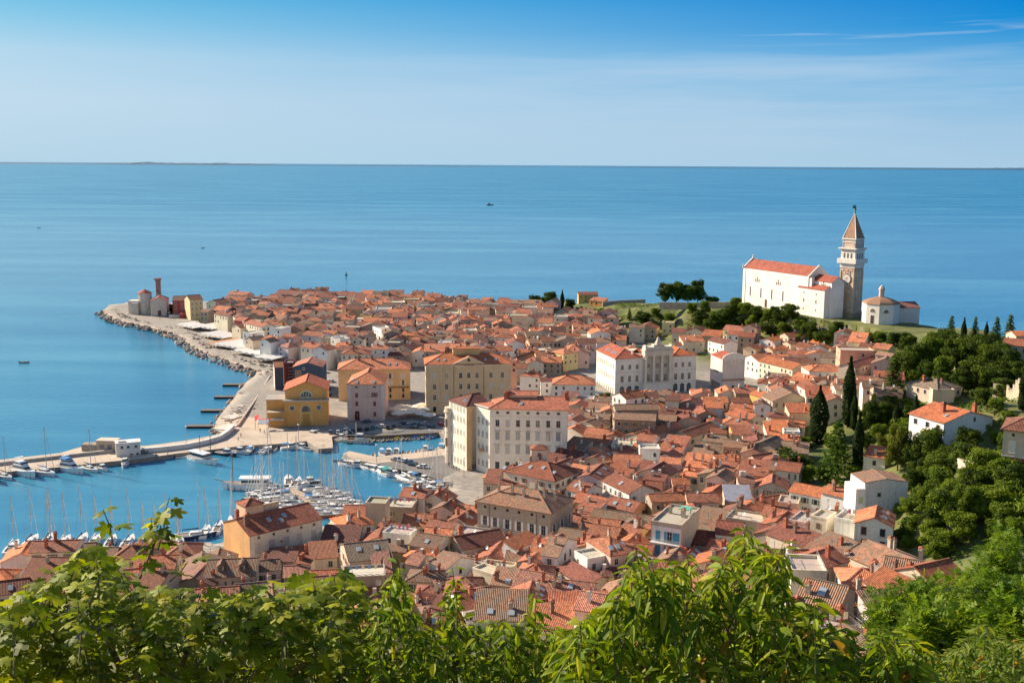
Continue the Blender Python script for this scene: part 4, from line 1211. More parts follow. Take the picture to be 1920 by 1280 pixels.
def town_hall():
    z = 2.3
    x, y, z, rz, W, D, H = corner((1152.6, 742), 672.5, right=(1306, 665.4), left=(1084.5, 659), z=z)
    D = min(max(D, 20), 42)
    wc = (.80, .76, .68)
    h = House(x, y, z, rz, W, D, H, 'h', 'white', 'orange', t=.40, ov=.5, name='town_hall', wallcol=wc, roofcol=(.54, .15, .055))
    h.faces, h.hf = [], lambda a, b: H
    h.build()
    # roof in three wings
    rm = MB(['roof_tile'])
    for (a, b, c, d, kd, col) in ((0, W * .36, 0, D, 'Hy', (.42, .11, .06)), (W * .36, W * .70, 3.0, D * .62, 'g', (.56, .16, .055)), (W * .70, W, 0, D * .6, 'Hy', (.56, .16, .055))):
        fs, _ = roof_faces(kd, b - a, d - c, .40, .4, H)
        add_roof(rm, [[(p[0] + a, p[1] + c, p[2] + (.03 if a else 0)) for p in f] for f in fs], col)
    bpy.data.objects.remove(h.roof_ob); h.roof_ob = rm.build('roof', h.root)
    fc = (.66, .60, .50); gc = (.16, .13, .11)
    for cols in ((.085, .175, .265), (.745, .83, .915)):
        cs = [W * u for u in cols]
        put_windows(h.root, 'front', W, D, cs, [H * .70], 1.25, 2.1, 'plain', fc, gc); put_windows(h.root, 'front', W, D, cs, [H * .36], 1.35, 2.9, 'plain', fc, gc)
        put_windows(h.root, 'front', W, D, cs, [.2], 2.2, H * .24, 'arch', fc, (.07, .10, .11))
    put_windows(h.root, 'left', W, D, spread(8, D, 2.5), [H * .72, H * .40], 1.1, 2.0, 'plain', (.70, .65, .56), (.30, .26, .23))
    put_windows(h.root, 'left', W, D, spread(8, D, 2.5), [.3], 1.5, 3.0, 'arch', (.70, .65, .56), (.22, .19, .17))
    for zz, hh, pr in ((H - .5, .45, .4), (H * .615, .3, .14), (H * .285, .4, .2)): band(h.root, W, D, zz, (.70, .64, .54), hh, pr)
    # portico
    a, b = W * .335, W * .675; dp = 2.4; Ha = H * 1.06
    mb = MB(['plaster', 'glass'])
    mb.box(a, b, -dp, 0, -2, H * .30, wc)
    mb.box(a, b, -.7, 0.02, H * .30, Ha, (.60, .53, .44))
    mb.box(a - .1, b + .1, -dp - .1, 1.5, Ha, Ha + 2.2, (.68, .62, .53)); mb.box(a - .5, b + .5, -dp - .6, 2.0, Ha + 2.2, Ha + 2.7, (.62, .56, .47))
    mb.box(a + .2, b - .2, -dp + .1, 1.6, Ha + 2.7, Ha + 4.2, (.64, .58, .49))
    for k in range(4): mb.box(a + (b - a) * (.02 + .31 * k), a + (b - a) * (.02 + .31 * k) + .7, -dp + .3, .6, Ha + 4.2, Ha + 5.0, (.60, .54, .46))
    m_ = (a + b) / 2 
    mb.prism(ccw([(m_ - 2.6, -dp + .4), (m_ + 2.6, -dp + .4), (m_ + 2.6, 1), (m_ - 2.6, 1)]), Ha + 4.2, Ha + 5.2, (.60, .53, .45))
    mb.lathe([(1.9, Ha + 5.2), (1.5, Ha + 6.4), (1.0, Ha + 7.2), (.9, Ha + 8.0), (.2, Ha + 8.8), (0, Ha + 8.9)], (.58, .51, .43), 0, 8, m_, -dp + 1.3)
    por = mb.build('portico', h.root)
    for u in (.02, .33, .645, .96):
        cx = a + (b - a) * (.04 + u * .93)
        mb = MB(['plaster'])
        mb.lathe([(.85, H * .30), (.85, H * .34), (.62, H * .36), (.58, H * .66), (.55, Ha - 1.0), (.9, Ha - .4), (.95, Ha)], (.74, .69, .60), 0, 10, cx, -dp + .7)
        mb.build('column', por)
    for u in (.19, .5, .80):
        link('window', win_mesh(1.5, 3.0, 'plain', fc, gc), por, (a + (b - a) * u, -.71, H * .37)); link('window', win_mesh(1.4, 2.0, 'plain', fc, gc), por, (a + (b - a) * u, -.71, H * .72))
    mb = MB(['plaster'])
    mb.box(a, b, -dp - .3, -dp - .15, H * .30, H * .30 + 1.0, (.68, .62, .53)); mb.build('balcony', por)
    mb = MB(['paint']); mb.box(m_ - .7, m_ + .9, -.95, -.72, H * .71, H * .80, (.36, .27, .22)); mb.build('relief', por)
    for k in (.28, .36, .44, .6, .72): 
        o = link('skylight', sky_mesh(.40), h.roof_ob, (W * .07, D * k, H + W * .07 * .40 + .1), -math.pi / 2)
    h.chimney(W * .235, D * .12, 'white', .7, 2.2); h.chimney(W * .72, 2, 'white', .7, 1.5)
    return note(h, 'white town hall with columned portico and crowned attic facing the square', 'town hall', 'white town hall')

def courthouse():
    z = 2.4
    x, y, z, rz, W, D, H = corner((1352.7, 736.5), 674, right=(1397, 672.5), left=(1308, 667), z=z)
    D = min(D, 34)
    h = House(x, y, z, rz, W, D, H, 'G', 'mauve', 'maroon', t=.30, ov=.1, name='courthouse', wallcol=(.72, .62, .57), roofcol=(.42, .11, .06)).build()
    mb = MB(['plaster'])
    n = 12; r = W / 2
    pts = [(r - r * 1.02 * math.cos(math.pi * k / n), H + W * .24 * math.sin(math.pi * k / n) + .3) for k in range(n + 1)]
    mb.face([(p[0], -.35, p[1]) for p in ([(-.15, H - .2)] + pts + [(W + .15, H - .2)])][::-1], (.74, .68, .62))
    mb.face([(p[0], .25, p[1]) for p in ([(-.15, H - .2)] + pts + [(W + .15, H - .2)])], (.74, .68, .62))
    for k in range(n): mb.face([(pts[k][0], -.35, pts[k][1]), (pts[k + 1][0], -.35, pts[k + 1][1]), (pts[k + 1][0], .25, pts[k + 1][1]), (pts[k][0], .25, pts[k][1])], (.76, .70, .64))
    mb.build('curved_gable', h.root)
    mb = MB(['plaster'])
    mb.box(-.1, W + .1, -.7, 0, H * .36, H * .41, (.44, .24, .20))
    for u in (.04, .36, .68, .96): mb.box(W * u - .25, W * u + .25, -.12, 0, H * .41, H * .97, (.70, .60, .56))
    mb.build('cornice', h.root)
    put_windows(h.root, 'front', W, D, [W * .2, W * .5, W * .8], [.2], 1.5, H * .20, 'dark', (.58, .50, .45))
    put_windows(h.root, 'left', W, D, spread(7, D, 3), [.3], 2.0, 4.2, 'arch', (.78, .70, .62), (.14, .10, .08))
    put_windows(h.root, 'left', W, D, spread(5, D, 5), [H * .55], 1.0, 1.0, 'dark', (.74, .66, .60))
    return note(h, 'pale mauve courthouse with a curved front gable and arcaded side, right of the town hall', 'courthouse', 'pale courthouse')

def church():
    z = 30.0
    A, B = at(1391, 568.5, z), at(1546, 596.5, z)
    rz = math.atan2(B.y - A.y, B.x - A.x)
    L = math.hypot(B.x - A.x, B.y - A.y)
    zeL = zat(A.x, A.y, 501.5)
    H = zeL - z
    wc = (.80, .755, .69)
    Ln = L * .80; D = 14.5
    h = House(A.x, A.y, z, rz, Ln, D, H, 'g', 'white', 'rust', t=.66, ov=.1, name='church', wallcol=wc, roofcol=(.36, .10, .065)).build()
    la = L * .30; xa = L - la
    # choir behind the side chapel, and the chapel in front of it
    def block(nm, x0, x1, y0, y1, hh, kd, t):
        b = House(0, 0, 0, 0, x1 - x0, y1 - y0, hh, kd, 'white', 'rust', t=t, ov=.25, wallcol=wc)
        T = lambda p, q, r: (p + x0, q + y0, r)
        o = b.wall_mb(MB(['plaster']), T).build(nm, h.root)
        rm = MB(['roof_tile']); add_roof(rm, [[T(*p) for p in f] for f in b.faces], (.36, .10, .065)); rm.build('roof', o)
        return o
    ch = block('choir', Ln - .1, L * 1.02, 2.6, D - 2.9, H * .90, 'g', .66)
    sd_ = block('chapel', xa, L, -.9, 2.58, H * .70, 's', .62)
    for u in (.13, .30, .47, .64):
        link('window', win_mesh(.9, 5.6, 'dark', (.72, .68, .62), (.05, .045, .05)), h.root, (Ln * u * 1.0, -.01, H * .25))
    for u in (.235, .565):
        for k, (dx, hh) in enumerate(((-1.6, 1.6), (0, 3.0), (1.6, 1.6))):
            link('window', win_mesh(1.0, hh, 'arch', (.72, .68, .62), (.16, .15, .15)), h.root, (Ln * u + dx, -.01, H * .665))
    link('door', win_mesh(1.9, 4.6, 'dark', (.60, .55, .50), (.13, .07, .05)), h.root, (Ln * .385, -.02, .1))
    for u in (.24, .70):
        for zz, s in ((.56, .8), (.34, 1.8), (.15, .9)): link('window', win_mesh(.75, s, 'dark', (.74, .70, .64), (.06, .05, .05)), sd_, (xa + la * u, -.92, H * zz))
    for dx, hh in ((-1.3, 1.1), (0, 2.1), (1.3, 1.1)): link('window', win_mesh(.8, hh, 'arch', (.74, .70, .64), (.10, .09, .09)), ch, (L * .93 + dx, 2.57, H * .80))
    for xx in (-.35, Ln - .25):      # raised end gables with small finials
        mb = MB(['plaster'])
        q = [(0 - .5, H - .6), (D + .5, H - .6), (D / 2, H + .66 * D / 2 + .75)]
        mb.face([(xx, p[0], p[1] + .5) for p in q][::-1], wc); mb.face([(xx + .6, p[0], p[1] + .5) for p in q], wc)
        for i in (1, 2):
            a, b = q[i], q[(i + 1) % 3]
            mb.face([(xx, a[0], a[1] + .5), (xx + .6, a[0], a[1] + .5), (xx + .6, b[0], b[1] + .5), (xx, b[0], b[1] + .5)][::-1], wc)
        mb.build('gable_parapet', h.root)
    for p in ((-.05, 0, H), (-.05, D / 2, H + .66 * D / 2 + .8)):
        mb = MB(['plaster']); mb.lathe([(.5, p[2] - .2), (.5, p[2] + .7), (.25, p[2] + 1.1), (.45, p[2] + 1.6), (0, p[2] + 2.4)], (.72, .68, .62), 0, 8, p[0], p[1]); mb.build('finial', h.root)
    mb = MB(['plaster']); mb.box(Ln + .05, Ln + 2.2, .4, 2.5, H * .60, H * .97, wc); mb.build('stair_turret', h.root)
    mb = MB(['paint']); mb.tube([(2.5, -.12, .5), (2.5, -.12, H)], .1, (.20, .13, .10), 0, 5); mb.build('drainpipe', h.root)
    note(h, 'long white church with red roof on the terrace above the town', 'church', 'white hilltop church')
    # bell tower
    T0 = at(1596.8, 594.5, z)
    zt = zat(T0.x, T0.y, 385)
    Ht = zt - z
    Lf, Rt = at(1573.5, 590.5, z), at(1615.5, 590, z)
    S = 0.5 * (math.hypot(Lf.x - T0.x, Lf.y - T0.y) + math.hypot(Rt.x - T0.x, Rt.y - T0.y))
    wpx = (1615.5 - 1573.5) / F * proj((T0.x, T0.y, z))[2]
    S = wpx / (math.cos(R(40)) + math.sin(R(40)))
    rzt = R(40)
    t = thing('bell_tower', (T0.x, T0.y, z), rzt)
    def zf(py): return zat(T0.x, T0.y, py) - z
    br = (.60, .46, .34); wh = (.74, .70, .64)
    z1, z2, z3, z4, z5, z6 = zf(503), zf(488), zf(466), zf(450), zf(399.5), Ht
    mb = MB(['stone', 'plaster'])
    mb.box(-1, S + 1, -1, S + 1, -6, 2.2, (.40, .30, .21))
    mb.box(0, S, 0, S, 2.2, z1, br)
    for u in (0, .31, .62, .93):     # pilaster strips on both seen sides
        w_ = S * .075
        mb.box(S * u, S * u + w_, -.25, 0, 2.2, z1 - 1.5, (.66, .52, .39)); mb.box(-.25, 0, S * u, S * u + w_, 2.2, z1 - 1.5, (.66, .52, .39))
    for u in (.155, .465, .775):
        for sd_ in (0, 1):
            pts = [(-.9, 0), (.9, 0), (.6, .9), (0, 1.2), (-.6, .9)]
            q = [(S * u + .04 * S + p[0] * .8, -.27, z1 - 1.7 + p[1]) for p in pts]
            if sd_: q = [(p[1], p[0], p[2]) for p in q][::-1]
            mb.face(q, (.66, .52, .39))
    mb.build('shaft', t)
    mb = MB(['plaster', 'glass'])
    mb.box(-.3, S + .3, -.3, S + .3, z1, z1 + (z2 - z1) * .55, wh); mb.box(-1.5, S + 1.5, -1.5, S + 1.5, z1 + (z2 - z1) * .55, z2 + .5, wh)
    mb.box(-.1, S + .1, -.1, S + .1, z2 + .5, z3 - 1.2, wh); mb.box(-.7, S + .7, -.7, S + .7, z3 - 1.2, z3 - .5, (.66, .62, .56)); mb.box(-1.3, S + 1.3, -1.3, S + 1.3, z3 - .5, z3, wh)
    bl = mb.build('belfry', t)
    for u in (.25, .5, .75):
        for f_, loc, r_ in (('a', (S * u, -.11, z2 + .9), 0), ('b', (-.11, S * u, z2 + .9), -math.pi / 2), ('c', (S + .11, S * u, z2 + .9), math.pi / 2)):
            link('belfry_opening', win_mesh(S * .13, (z3 - z2) * .42, 'arch', (.70, .66, .60), (.05, .04, .04)), bl, loc, r_)
    mb = MB(['stone', 'plaster', 'roof_tile'])
    mb.box(.4, S - .4, .4, S - .4, z3, z4, (.60, .47, .38)); mb.box(.0, S, .0, S, z4, z4 + .7, wh, 1); mb.box(0.2, S - .2, .2, S - .2, z4 - 1.6, z4 - 1.2, wh, 1)
    for k in range(2):
        for a in (.4, S - 1.0): mb.box(a, a + .6, .25, .39, z3, z4, wh, 1); mb.box(.25, .39, a, a + .6, z3, z4, wh, 1)
    mb.build('attic_block', t)
    mb = MB(['roof_tile_aged', 'plaster'])
    q = [(.3, .3), (S - .3, .3), (S - .3, S - .3), (.3, S - .3)]; c = (S / 2, S / 2, z5)
    for i in range(4):
        a, b = q[i], q[(i + 1) % 4]
        mb.face([(a[0], a[1], z4 + .7), (b[0], b[1], z4 + .7), c], (.44, .26, .18), 0, [(0, 0), (S, 0), (S / 2, 20)])
        mb.tube([(a[0], a[1], z4 + .7), c], [.32, .14], wh, 1, 4)
    mb.build('spire', t)
    mb = MB(['metal'])     # gilded-green angel weather vane
    g_ = (.10, .24, .19)
    cx = S / 2
    mb.lathe([(.55, z5 - .4), (.35, z5 + .6), (.30, z5 + 1.0)], g_, 0, 8, cx, cx)
    hz = z6 - z5
    mb.lathe([(.28, z5 + 1.0), (.75, z5 + 1.3), (.55, z5 + hz * .55), (.40, z5 + hz * .62), (.55, z5 + hz * .74), (.18, z5 + hz * .83), (.30, z5 + hz * .90), (.26, z5 + hz * .97), (0, z5 + hz)], g_, 0, 8, cx, cx)
    for s in (-1, 1):
        mb.face([(cx, cx + .1, z5 + hz * .78), (cx + s * 1.5, cx + .5, z5 + hz * 1.0), (cx + s * 1.6, cx + .6, z5 + hz * .55), (cx + s * .3, cx + .2, z5 + hz * .5)], g_)
    mb.tube([(cx, cx, z5 + hz * .72), (cx - 1.3, cx - .5, z5 + hz * .86), (cx - 1.5, cx - .5, z5 + hz * 1.05)], .14, g_, 0, 5)
    mb.build('angel_statue', t)
    mb = MB(['paint'])
    n = 20; cz = zf(524); r = S * .27
    P_ = lambda a, rr, e: (-.3 - e, S * .5 + rr * math.cos(a), cz + rr * math.sin(a))
    mb.face([P_(6.2832 * k / n, r * 1.13, .02) for k in range(n)][::-1], (.26, .18, .13))
    mb.face([P_(6.2832 * k / n, r, .05) for k in range(n)][::-1], (.84, .81, .76))
    mb.face([P_(6.2832 * k / n, r * .55, .08) for k in range(n)][::-1], (.70, .66, .58))
    for a, l_ in ((2.2, .45), (.5, .7)):
        mb.tube([P_(a, 0, .12), P_(a, r * l_, .12)], .12, (.10, .09, .08), 0, 4)
    for k in range(12):
        a = 6.2832 * k / 12
        mb.tube([P_(a, r * .72, .1), P_(a, r * .88, .1)], .09, (.25, .2, .18), 0, 4)
    for dz in (r + 1.2, r + 2.6, -r - 1.4): mb.box(-.4, -.29, S * .5 - .7, S * .5 + .7, cz + dz - .5, cz + dz + .5, (.66, .36, .28) if dz > 0 else wh)
    mb.build('clock_face', t)
    tag(t, 'tall square brick bell tower with white belfry, clock and statue on its spire', 'bell tower')
    occupy([(T0.x - 8, T0.y - 2), (T0.x + 8, T0.y - 2), (T0.x + 8, T0.y + 14), (T0.x - 8, T0.y + 14)])
    class Q: pass
    q_ = Q(); q_.loc = tuple(t.location); q_.P = lambda a, b, c=0: t.location; q_.W = S; q_.D = S; q_.H = Ht; LMK.append(('bell tower', q_))
    # baptistery
    zb = 29.6
    p = at(1661, 610, zb); d_ = proj(p)[2]
    r = (1694.5 - 1628) / 2 / F * d_ * 1.03
    zE = zat(p.x, p.y, 572) - zb; zD = zat(p.x, p.y + r, 556) - zb; zl = zat(p.x, p.y + r, 534) - zb
    c = thing('baptistery', (p.x, p.y + r, zb), 0)
    mb = MB(['plaster']); mb.lathe([(r, -4), (r, zE), (0, zE)], (.80, .74, .68), 0, 8, ph=math.pi / 8); wl = mb.build('wall', c)
    mb = MB(['roof_tile_aged'])
    pr = [(r + .5, zE), (r * .93, zE + (zD - zE) * .30), (r * .68, zE + (zD - zE) * .62), (r * .38, zE + (zD - zE) * .88), (r * .16, zD)]
    mb.lathe(pr, (.42, .22, .13), 0, 8, ph=math.pi / 8); rf = mb.build('roof', c)
    mb = MB(['plaster']); rl = r * .15
    mb.lathe([(rl, zD - .6), (rl, zD + (zl - zD) * .55), (rl * 1.25, zD + (zl - zD) * .57), (rl * 1.2, zD + (zl - zD) * .66), (rl * .8, zD + (zl - zD) * .85), (0, zl)], (.62, .48, .40), 0, 8); mb.build('lantern', rf)
    ap = r * math.cos(math.pi / 8)
    def onb(k, me, zz, nm):
        a = math.pi / 4 * k
        link(nm, me, wl, ((ap + .02) * math.cos(a), (ap + .02) * math.sin(a), zz), a + math.pi / 2)
    onb(-3, win_mesh(1.9, 4.4, 'dark', (.62, .56, .50), (.10, .06, .05)), .4, 'door')
    for k in (-3, -2): onb(k, win_mesh(2.6, 1.7, 'arch', (.70, .64, .58), (.12, .10, .09)), zE * .60 if k == -2 else zE * .62, 'window')
    an = MB(['plaster']); an.box(r * .85, r * 2.1, -2, 5.5, -4, zE * .78, (.72, .62, .58)); an.build('annexe', c)
    mb = MB(['roof_tile']); fs, _ = roof_faces('s', r * 1.25, 7.5, .3, .3, zE * .78); add_roof(mb, [[(q[0] + r * .85, q[1] - 2, q[2]) for q in f] for f in fs], (.24, .10, .08)); mb.build('annexe_roof', c)
    tag(c, 'white octagonal baptistery with domed tile roof beside the bell tower', 'baptistery')
    q_ = Q(); q_.loc = tuple(c.location); q_.P = lambda a, b, cc=0: c.location; q_.W = 1; q_.D = 1; q_.H = 5; LMK.append(('baptistery', q_))

def point_church():
    z = 2.2
    x, y, z, rz, W, D, H = corner((282.8, 592.3), 563.5, right=(312, 563.0), left=(267.5, 562.3), z=z)
    D = 15
    st = (.70, .61, .51)
    h = House(x, y, z, rz, W, D, H, 'G', 'beige', 'rust', t=.36, ov=.25, name='chapel', wallcol=(.70, .61, .51), roofcol=(.40, .12, .08), wallmat='stone').build()
    put_windows(h.root, 'front', W, D, [W * .55], [.1], 2.2, 3.8, 'dark', (.44, .36, .30), (.09, .02, .03))
    put_windows(h.root, 'left', W, D, [D * .4, D * .7], [H * .4], .8, 2.6, 'dark', (.5, .42, .36))
    note(h, 'stone seafront chapel with gable front beside the round crenellated light tower', 'chapel', 'seafront chapel')
    p = at(286, 590, z); 
    cx, cy = p.x + 1, p.y + 12
    t = thing('light_tower', (cx, cy, z))
    top = zat(cx, cy, 523) - z; k = proj((cx, cy, z))[2] / F
    r = 5.0 * k
    mb = MB(['stone'])
    mb.lathe([(r * 1.05, -2), (r, top - 1.6), (r * 1.12, top - 1.4), (r * 1.12, top - .6), (0, top - .6)], (.40, .24, .20), 0, 14)
    mb.build('shaft', t)
    mb = MB(['stone'])
    for q in range(8):
        a = 6.283 * q / 8
        mb.box(r * math.cos(a) - .55, r * math.cos(a) + .55, r * math.sin(a) - .55, r * math.sin(a) + .55, top - .62, top + .6, (.42, .24, .21))
    mb.build('battlement', t)
    link('window', win_mesh(1.3, 2.2, 'arch', (.6, .55, .5), (.08, .06, .06)), t, (0, -r - .05, top * .62)); link('clock_face', win_mesh(1.6, 1.6, 'round', (.6, .56, .52), (.7, .68, .64)), t, (0, -r - .06, top * .5))
    tag(t, 'brown round crenellated light tower at the tip of the point', 'light tower')
    p = at(268, 589, z); k = proj(p)[2] / F
    g = thing('apse_building', (p.x, p.y + 6, z))
    tz = zat(p.x, p.y + 6, 548) - z
    mb = MB(['stone']); r2 = 13 * k
    mb.lathe([(r2, -2), (r2, tz), (0, tz)], st, 0, 10); mb.build('wall', g)
    mb = MB(['roof_tile']); mb.lathe([(r2 + .4, tz - .2), (0, tz + 2.4)], (.42, .10, .06), 0, 10); mb.build('roof', g)
    mb = MB(['stone']); mb.box(-r2 - 6, -r2 * .6, -4, 4, -2, tz * .62, (.72, .63, .53)); mb.box(-r2 - 2.6, -r2 + 2, -7, -1, -2, tz * .55, (.66, .58, .48)); mb.build('annexe', g)
    tag(g, 'low stone apse building with rounded red roof left of the light tower', 'apse building')

def seafront_row():
    z = 2.2
    x, y, z, rz, W, D, H = corner((324.5, 594), 564, right=(357, 563.5), z=z, D=14)
    h = House(x, y, z, rz, W, D, H, 'g', 'red', 'maroon', t=.36, ov=.3, name='seafront_house').build()
    put_windows(h.root, 'front', W, D, [W * .16, W * .52, W * .75], [H * .15, H * .45, H * .74], 1.5, 1.7, 'plain', (.66, .58, .58), (.08, .06, .08))
    mb = MB(['plaster']); mb.box(W * .45, W * 1.02, -8, -.1, -2, 3.2, (.34, .07, .06)); mb.box(-2, W * .45, -6, -.1, -2, 1.8, (.62, .54, .48)); mb.build('terrace', h.root)
    note(h, 'dark red seafront house with white framed windows and a red terrace below', 'house', 'dark red seafront house')
    x, y, z, rz, W, D, H = corner((357.5, 600), 562.5, right=(380, 561), z=z, D=13)
    g = House(x, y, z, rz, W, D, H, 'g', 'yellow', 'rust', name='seafront_house', wallcol=(.72, .58, .34)).build()
    put_windows(g.root, 'front', W, D, spread(3, W), [H * .2, H * .5, H * .75], .9, 1.3, 'plain')
    note(g, 'pale yellow seafront house right of the dark red house', 'house', 'pale yellow seafront house')
    x, y, z, rz, W, D, H = corner((388, 600), 568, right=(412, 570), z=z, D=11)
    g = House(x, y, z, rz, W, D, H, 'G', 'green', 'rust', name='seafront_house', wallcol=(.62, .64, .50)).build()
    put_windows(g.root, 'front', W, D, [W * .25, W * .6], [H * .15, H * .5, H * .75], 1.0, 1.5, 'dark', (.62, .6, .52))
    note(g, 'pale green seafront house with gabled front and dark windows', 'house', 'pale green seafront house')
def shuttered_palazzo():
    # near grey-beige palazzo with white shutters
    x, y, z, rz, W = eaveline((895, 938), (1032, 961), 14.5)
    r = at(1104, 940, z + 14.5)
    D = min(max(math.hypot(r.x - (x + W * math.cos(rz)), r.y - (y + W * math.sin(rz))), 10), 18)
    H = 14.5
    h = House(x, y, z, rz, W, D, H, 'h', 'stone', 'brown', t=.42, ov=.6, name='palazzo', wallcol=(.45, .37, .28), roofcol=(.36, .17, .10)).build()
    cols = [W * u for u in (.11, .25, .42, .58, .755, .91)]
    fc = (.58, .50, .40)
    put_windows(h.root, 'front', W, D, cols, [H * .88], .9, .85, 'dark', fc)
    put_windows(h.root, 'front', W, D, cols, [H * .55, H * .27], 1.15, 2.6, 'plain', fc, shut=(.78, .76, .72), rnd=random.Random(3), shutp=.85)
    put_windows(h.root, 'front', W, D, cols, [H * .03], 1.15, 2.4, 'dark', fc)
    put_windows(h.root, 'right', W, D, spread(3, D, 2.4), [H * .55, H * .27], 1.15, 2.6, 'plain', fc, shut=(.70, .66, .60)); put_windows(h.root, 'right', W, D, spread(3, D, 2.4), [H * .88], .8, .8, 'closed', fc, (.50, .42, .32))
    band(h.root, W, D, H - .35, (.40, .32, .24), .3, .45); band(h.root, W, D, H * .835, (.56, .47, .36), .15, .06, 'string_course'); band(h.root, W, D, H * .50, (.56, .47, .36), .2, .08, 'string_course')
    for u, v in ((.2, .3), (.38, .32), (.55, .28), (.62, .6), (.8, .35), (.9, .5)): h.chimney(W * u, D * v, 'render', .6, 2.0)
    h.aerial(W * .3, D * .5)
    for k in (.17, .82): pipe(h, W * k, (.16, .14, .12))
    note(h, 'grey beige palazzo with aged brown hip roof and white shutters open', 'palazzo', 'grey shuttered palazzo')

def orange_end_block():
    x, y, z, rz, W = eaveline((468, 1005), (615, 979), 12.0)
    l = at(391, 975, z + 12.0)
    D = 15.0
    H = 12.0
    rl = math.atan2(l.y - y, l.x - x) - math.pi / 2
    rz = rz * .45 + rl * .55
    h = House(x, y, z, rz, W, D, H, 'g', 'peach', 'rust', t=.36, ov=.25, name='apartment_block', wallcol=(.74, .66, .54), roofcol=(.40, .125, .065)).build()
    mb = MB(['plaster']); zr = H + .36 * D / 2
    mb.face([(-.03, 0.0, -2), (-.03, 0, H - .1), (-.03, D / 2, zr - .1), (-.03, D, H - .1), (-.03, D, -2)], (.70, .40, .17)); mb.build('end_wall', h.root)
    cols = [W * u for u in (.10, .29, .49, .67, .87)]
    put_windows(h.root, 'front', W, D, cols, [H * .58], 1.25, 2.6, 'closed', (.60, .52, .44), (.56, .50, .44))
    put_windows(h.root, 'front', W, D, cols[1:2], [H * .58], 1.25, 2.6, 'plain', (.60, .52, .44))
    put_windows(h.root, 'front', W, D, [W * u for u in (.12, .32, .51, .70, .88)], [H * .90], .6, .6, 'dark', (.55, .48, .40))
    put_windows(h.root, 'front', W, D, [W * .42, W * .8], [H * .2], 1.3, 1.7, 'dark', (.5, .42, .34))
    band(h.root, W, D, H * .50, (.62, .54, .44), .2, .1, 'string_course', 'f')
    h.chimney(W * .02 + .9, D * .30, 'dark', 1.0, 1.9); h.chimney(W * .10, D * .34, 'dark', 1.0, 1.9); h.chimney(W * .06, D * .62, 'brick', .9, 1.8)
    h.skylight(W * .36, D * .28); h.skylight(W * .50, D * .2); h.skylight(W * .58, D * .3)
    # roof room with its own hip roof and a terrace parapet
    a = House(0, 0, 0, 0, 5.2, 5.2, 3.8, 'D', 'peach', 'rust', t=.4, ov=.3)
    dx, dy, zr = W * .14, D * .52, H + 1.6
    T = lambda p, q, r: (p + dx, q + dy, max(r, -2.0) + zr)
    o = a.wall_mb(MB(['plaster', 'paint', 'glass']), T).build('roof_room', h.root)
    rm = MB(['roof_tile']); add_roof(rm, [[(p[0] + dx, p[1] + dy, p[2] + zr) for p in f] for f in a.faces], h.rc); rm.build('room_roof', o)
    mb = MB(['plaster']); mb.box(W * .14 + 5.3, W * .62, D * .58, D * .62, H, H + 4.6, (.62, .50, .36)); mb.build('terrace_parapet', h.root)
    note(h, 'long peach block with bare orange end wall and a roof room, by the marina', 'apartment block', 'orange end walled block')

def blue_shutter_block():
    x, y, z, rz, W = eaveline((1221, 979), (1278, 988), 14.0)
    H = 14.0
    r = at(1362, 966, z + H)
    D = min(max(math.hypot(r.x - (x + W * math.cos(rz)), r.y - (y + W * math.sin(rz))), 9), 15)
    h = House(x, y, z, rz, W, D, H, 'f', 'white', 'x', name='apartment_house', wallcol=(.52, .45, .35), roofcol=(.42, .37, .30)).build()
    mb = MB(['plaster']); mb.box(0.3, W - .1, -.05, 0, -2, H - .6, (.78, .76, .74)); mb.build('front_wall', h.root)
    bl = (.06, .30, .44)
    for zz in (H * .70, H * .44, H * .18):
        for u, st in ((.24, 'closed'), (.62, 'plain'), (.87, 'closed')):
            put_windows(h.root, 'front', W, D, [W * u], [zz], 1.2, 2.5, st, (.7, .7, .7), bl if st == 'closed' else (.03, .035, .045), shut=bl if st == 'plain' else None)
    for o in h.root.children:
        if o.name.startswith('window'): o.location.y = -.06
    for zz in (H * .68, H * .42, H * .16):
        mb = MB(['paint', 'metal'])
        mb.box(.2, W, -1.3, -.06, zz - .2, zz, (.72, .70, .67))
        for k in range(int(W / .35)): mb.box(.22 + k * .35, .26 + k * .35, -1.28, -1.24, zz, zz + .95, (.7, .7, .7), 1)
        mb.box(.2, W, -1.3, -1.22, zz + .95, zz + 1.02, (.72, .7, .7), 1)
        mb.build('balcony', h.root)
    mb = MB(['metal', 'plaster'])
    for k in range(12):
        a = .5 + k * (D - 1) / 11
        mb.tube([(W - .2, a, H + .5), (W - .2, a, H + 1.5)], .03, (.25, .25, .25), 0, 3)
    mb.tube([(W - .2, .5, H + 1.5), (W - .2, D - .5, H + 1.5)], .03, (.25, .25, .25), 0, 3)
    mb.build('railing', h.root)
    h.chimney(W * .25, D * .6, 'render', .8, 1.6); h.chimney(W * .75, D * .5, 'render', .9, 1.6)
    mb = MB(['canvas']); mb.box(W * .55, W * .9, D * .55, D * .75, H + 1.6, H + 1.75, (.10, .42, .32)); mb.box(W * .6, W * .62, D * .6, D * .62, H, H + 1.6, (.3, .3, .3)); mb.box(W * .86, W * .88, D * .7, D * .72, H, H + 1.6, (.3, .3, .3)); mb.build('sun_shade', h.root)
    note(h, 'flat roofed apartment house with bright blue shutters and white balconies', 'apartment house', 'blue shuttered house')

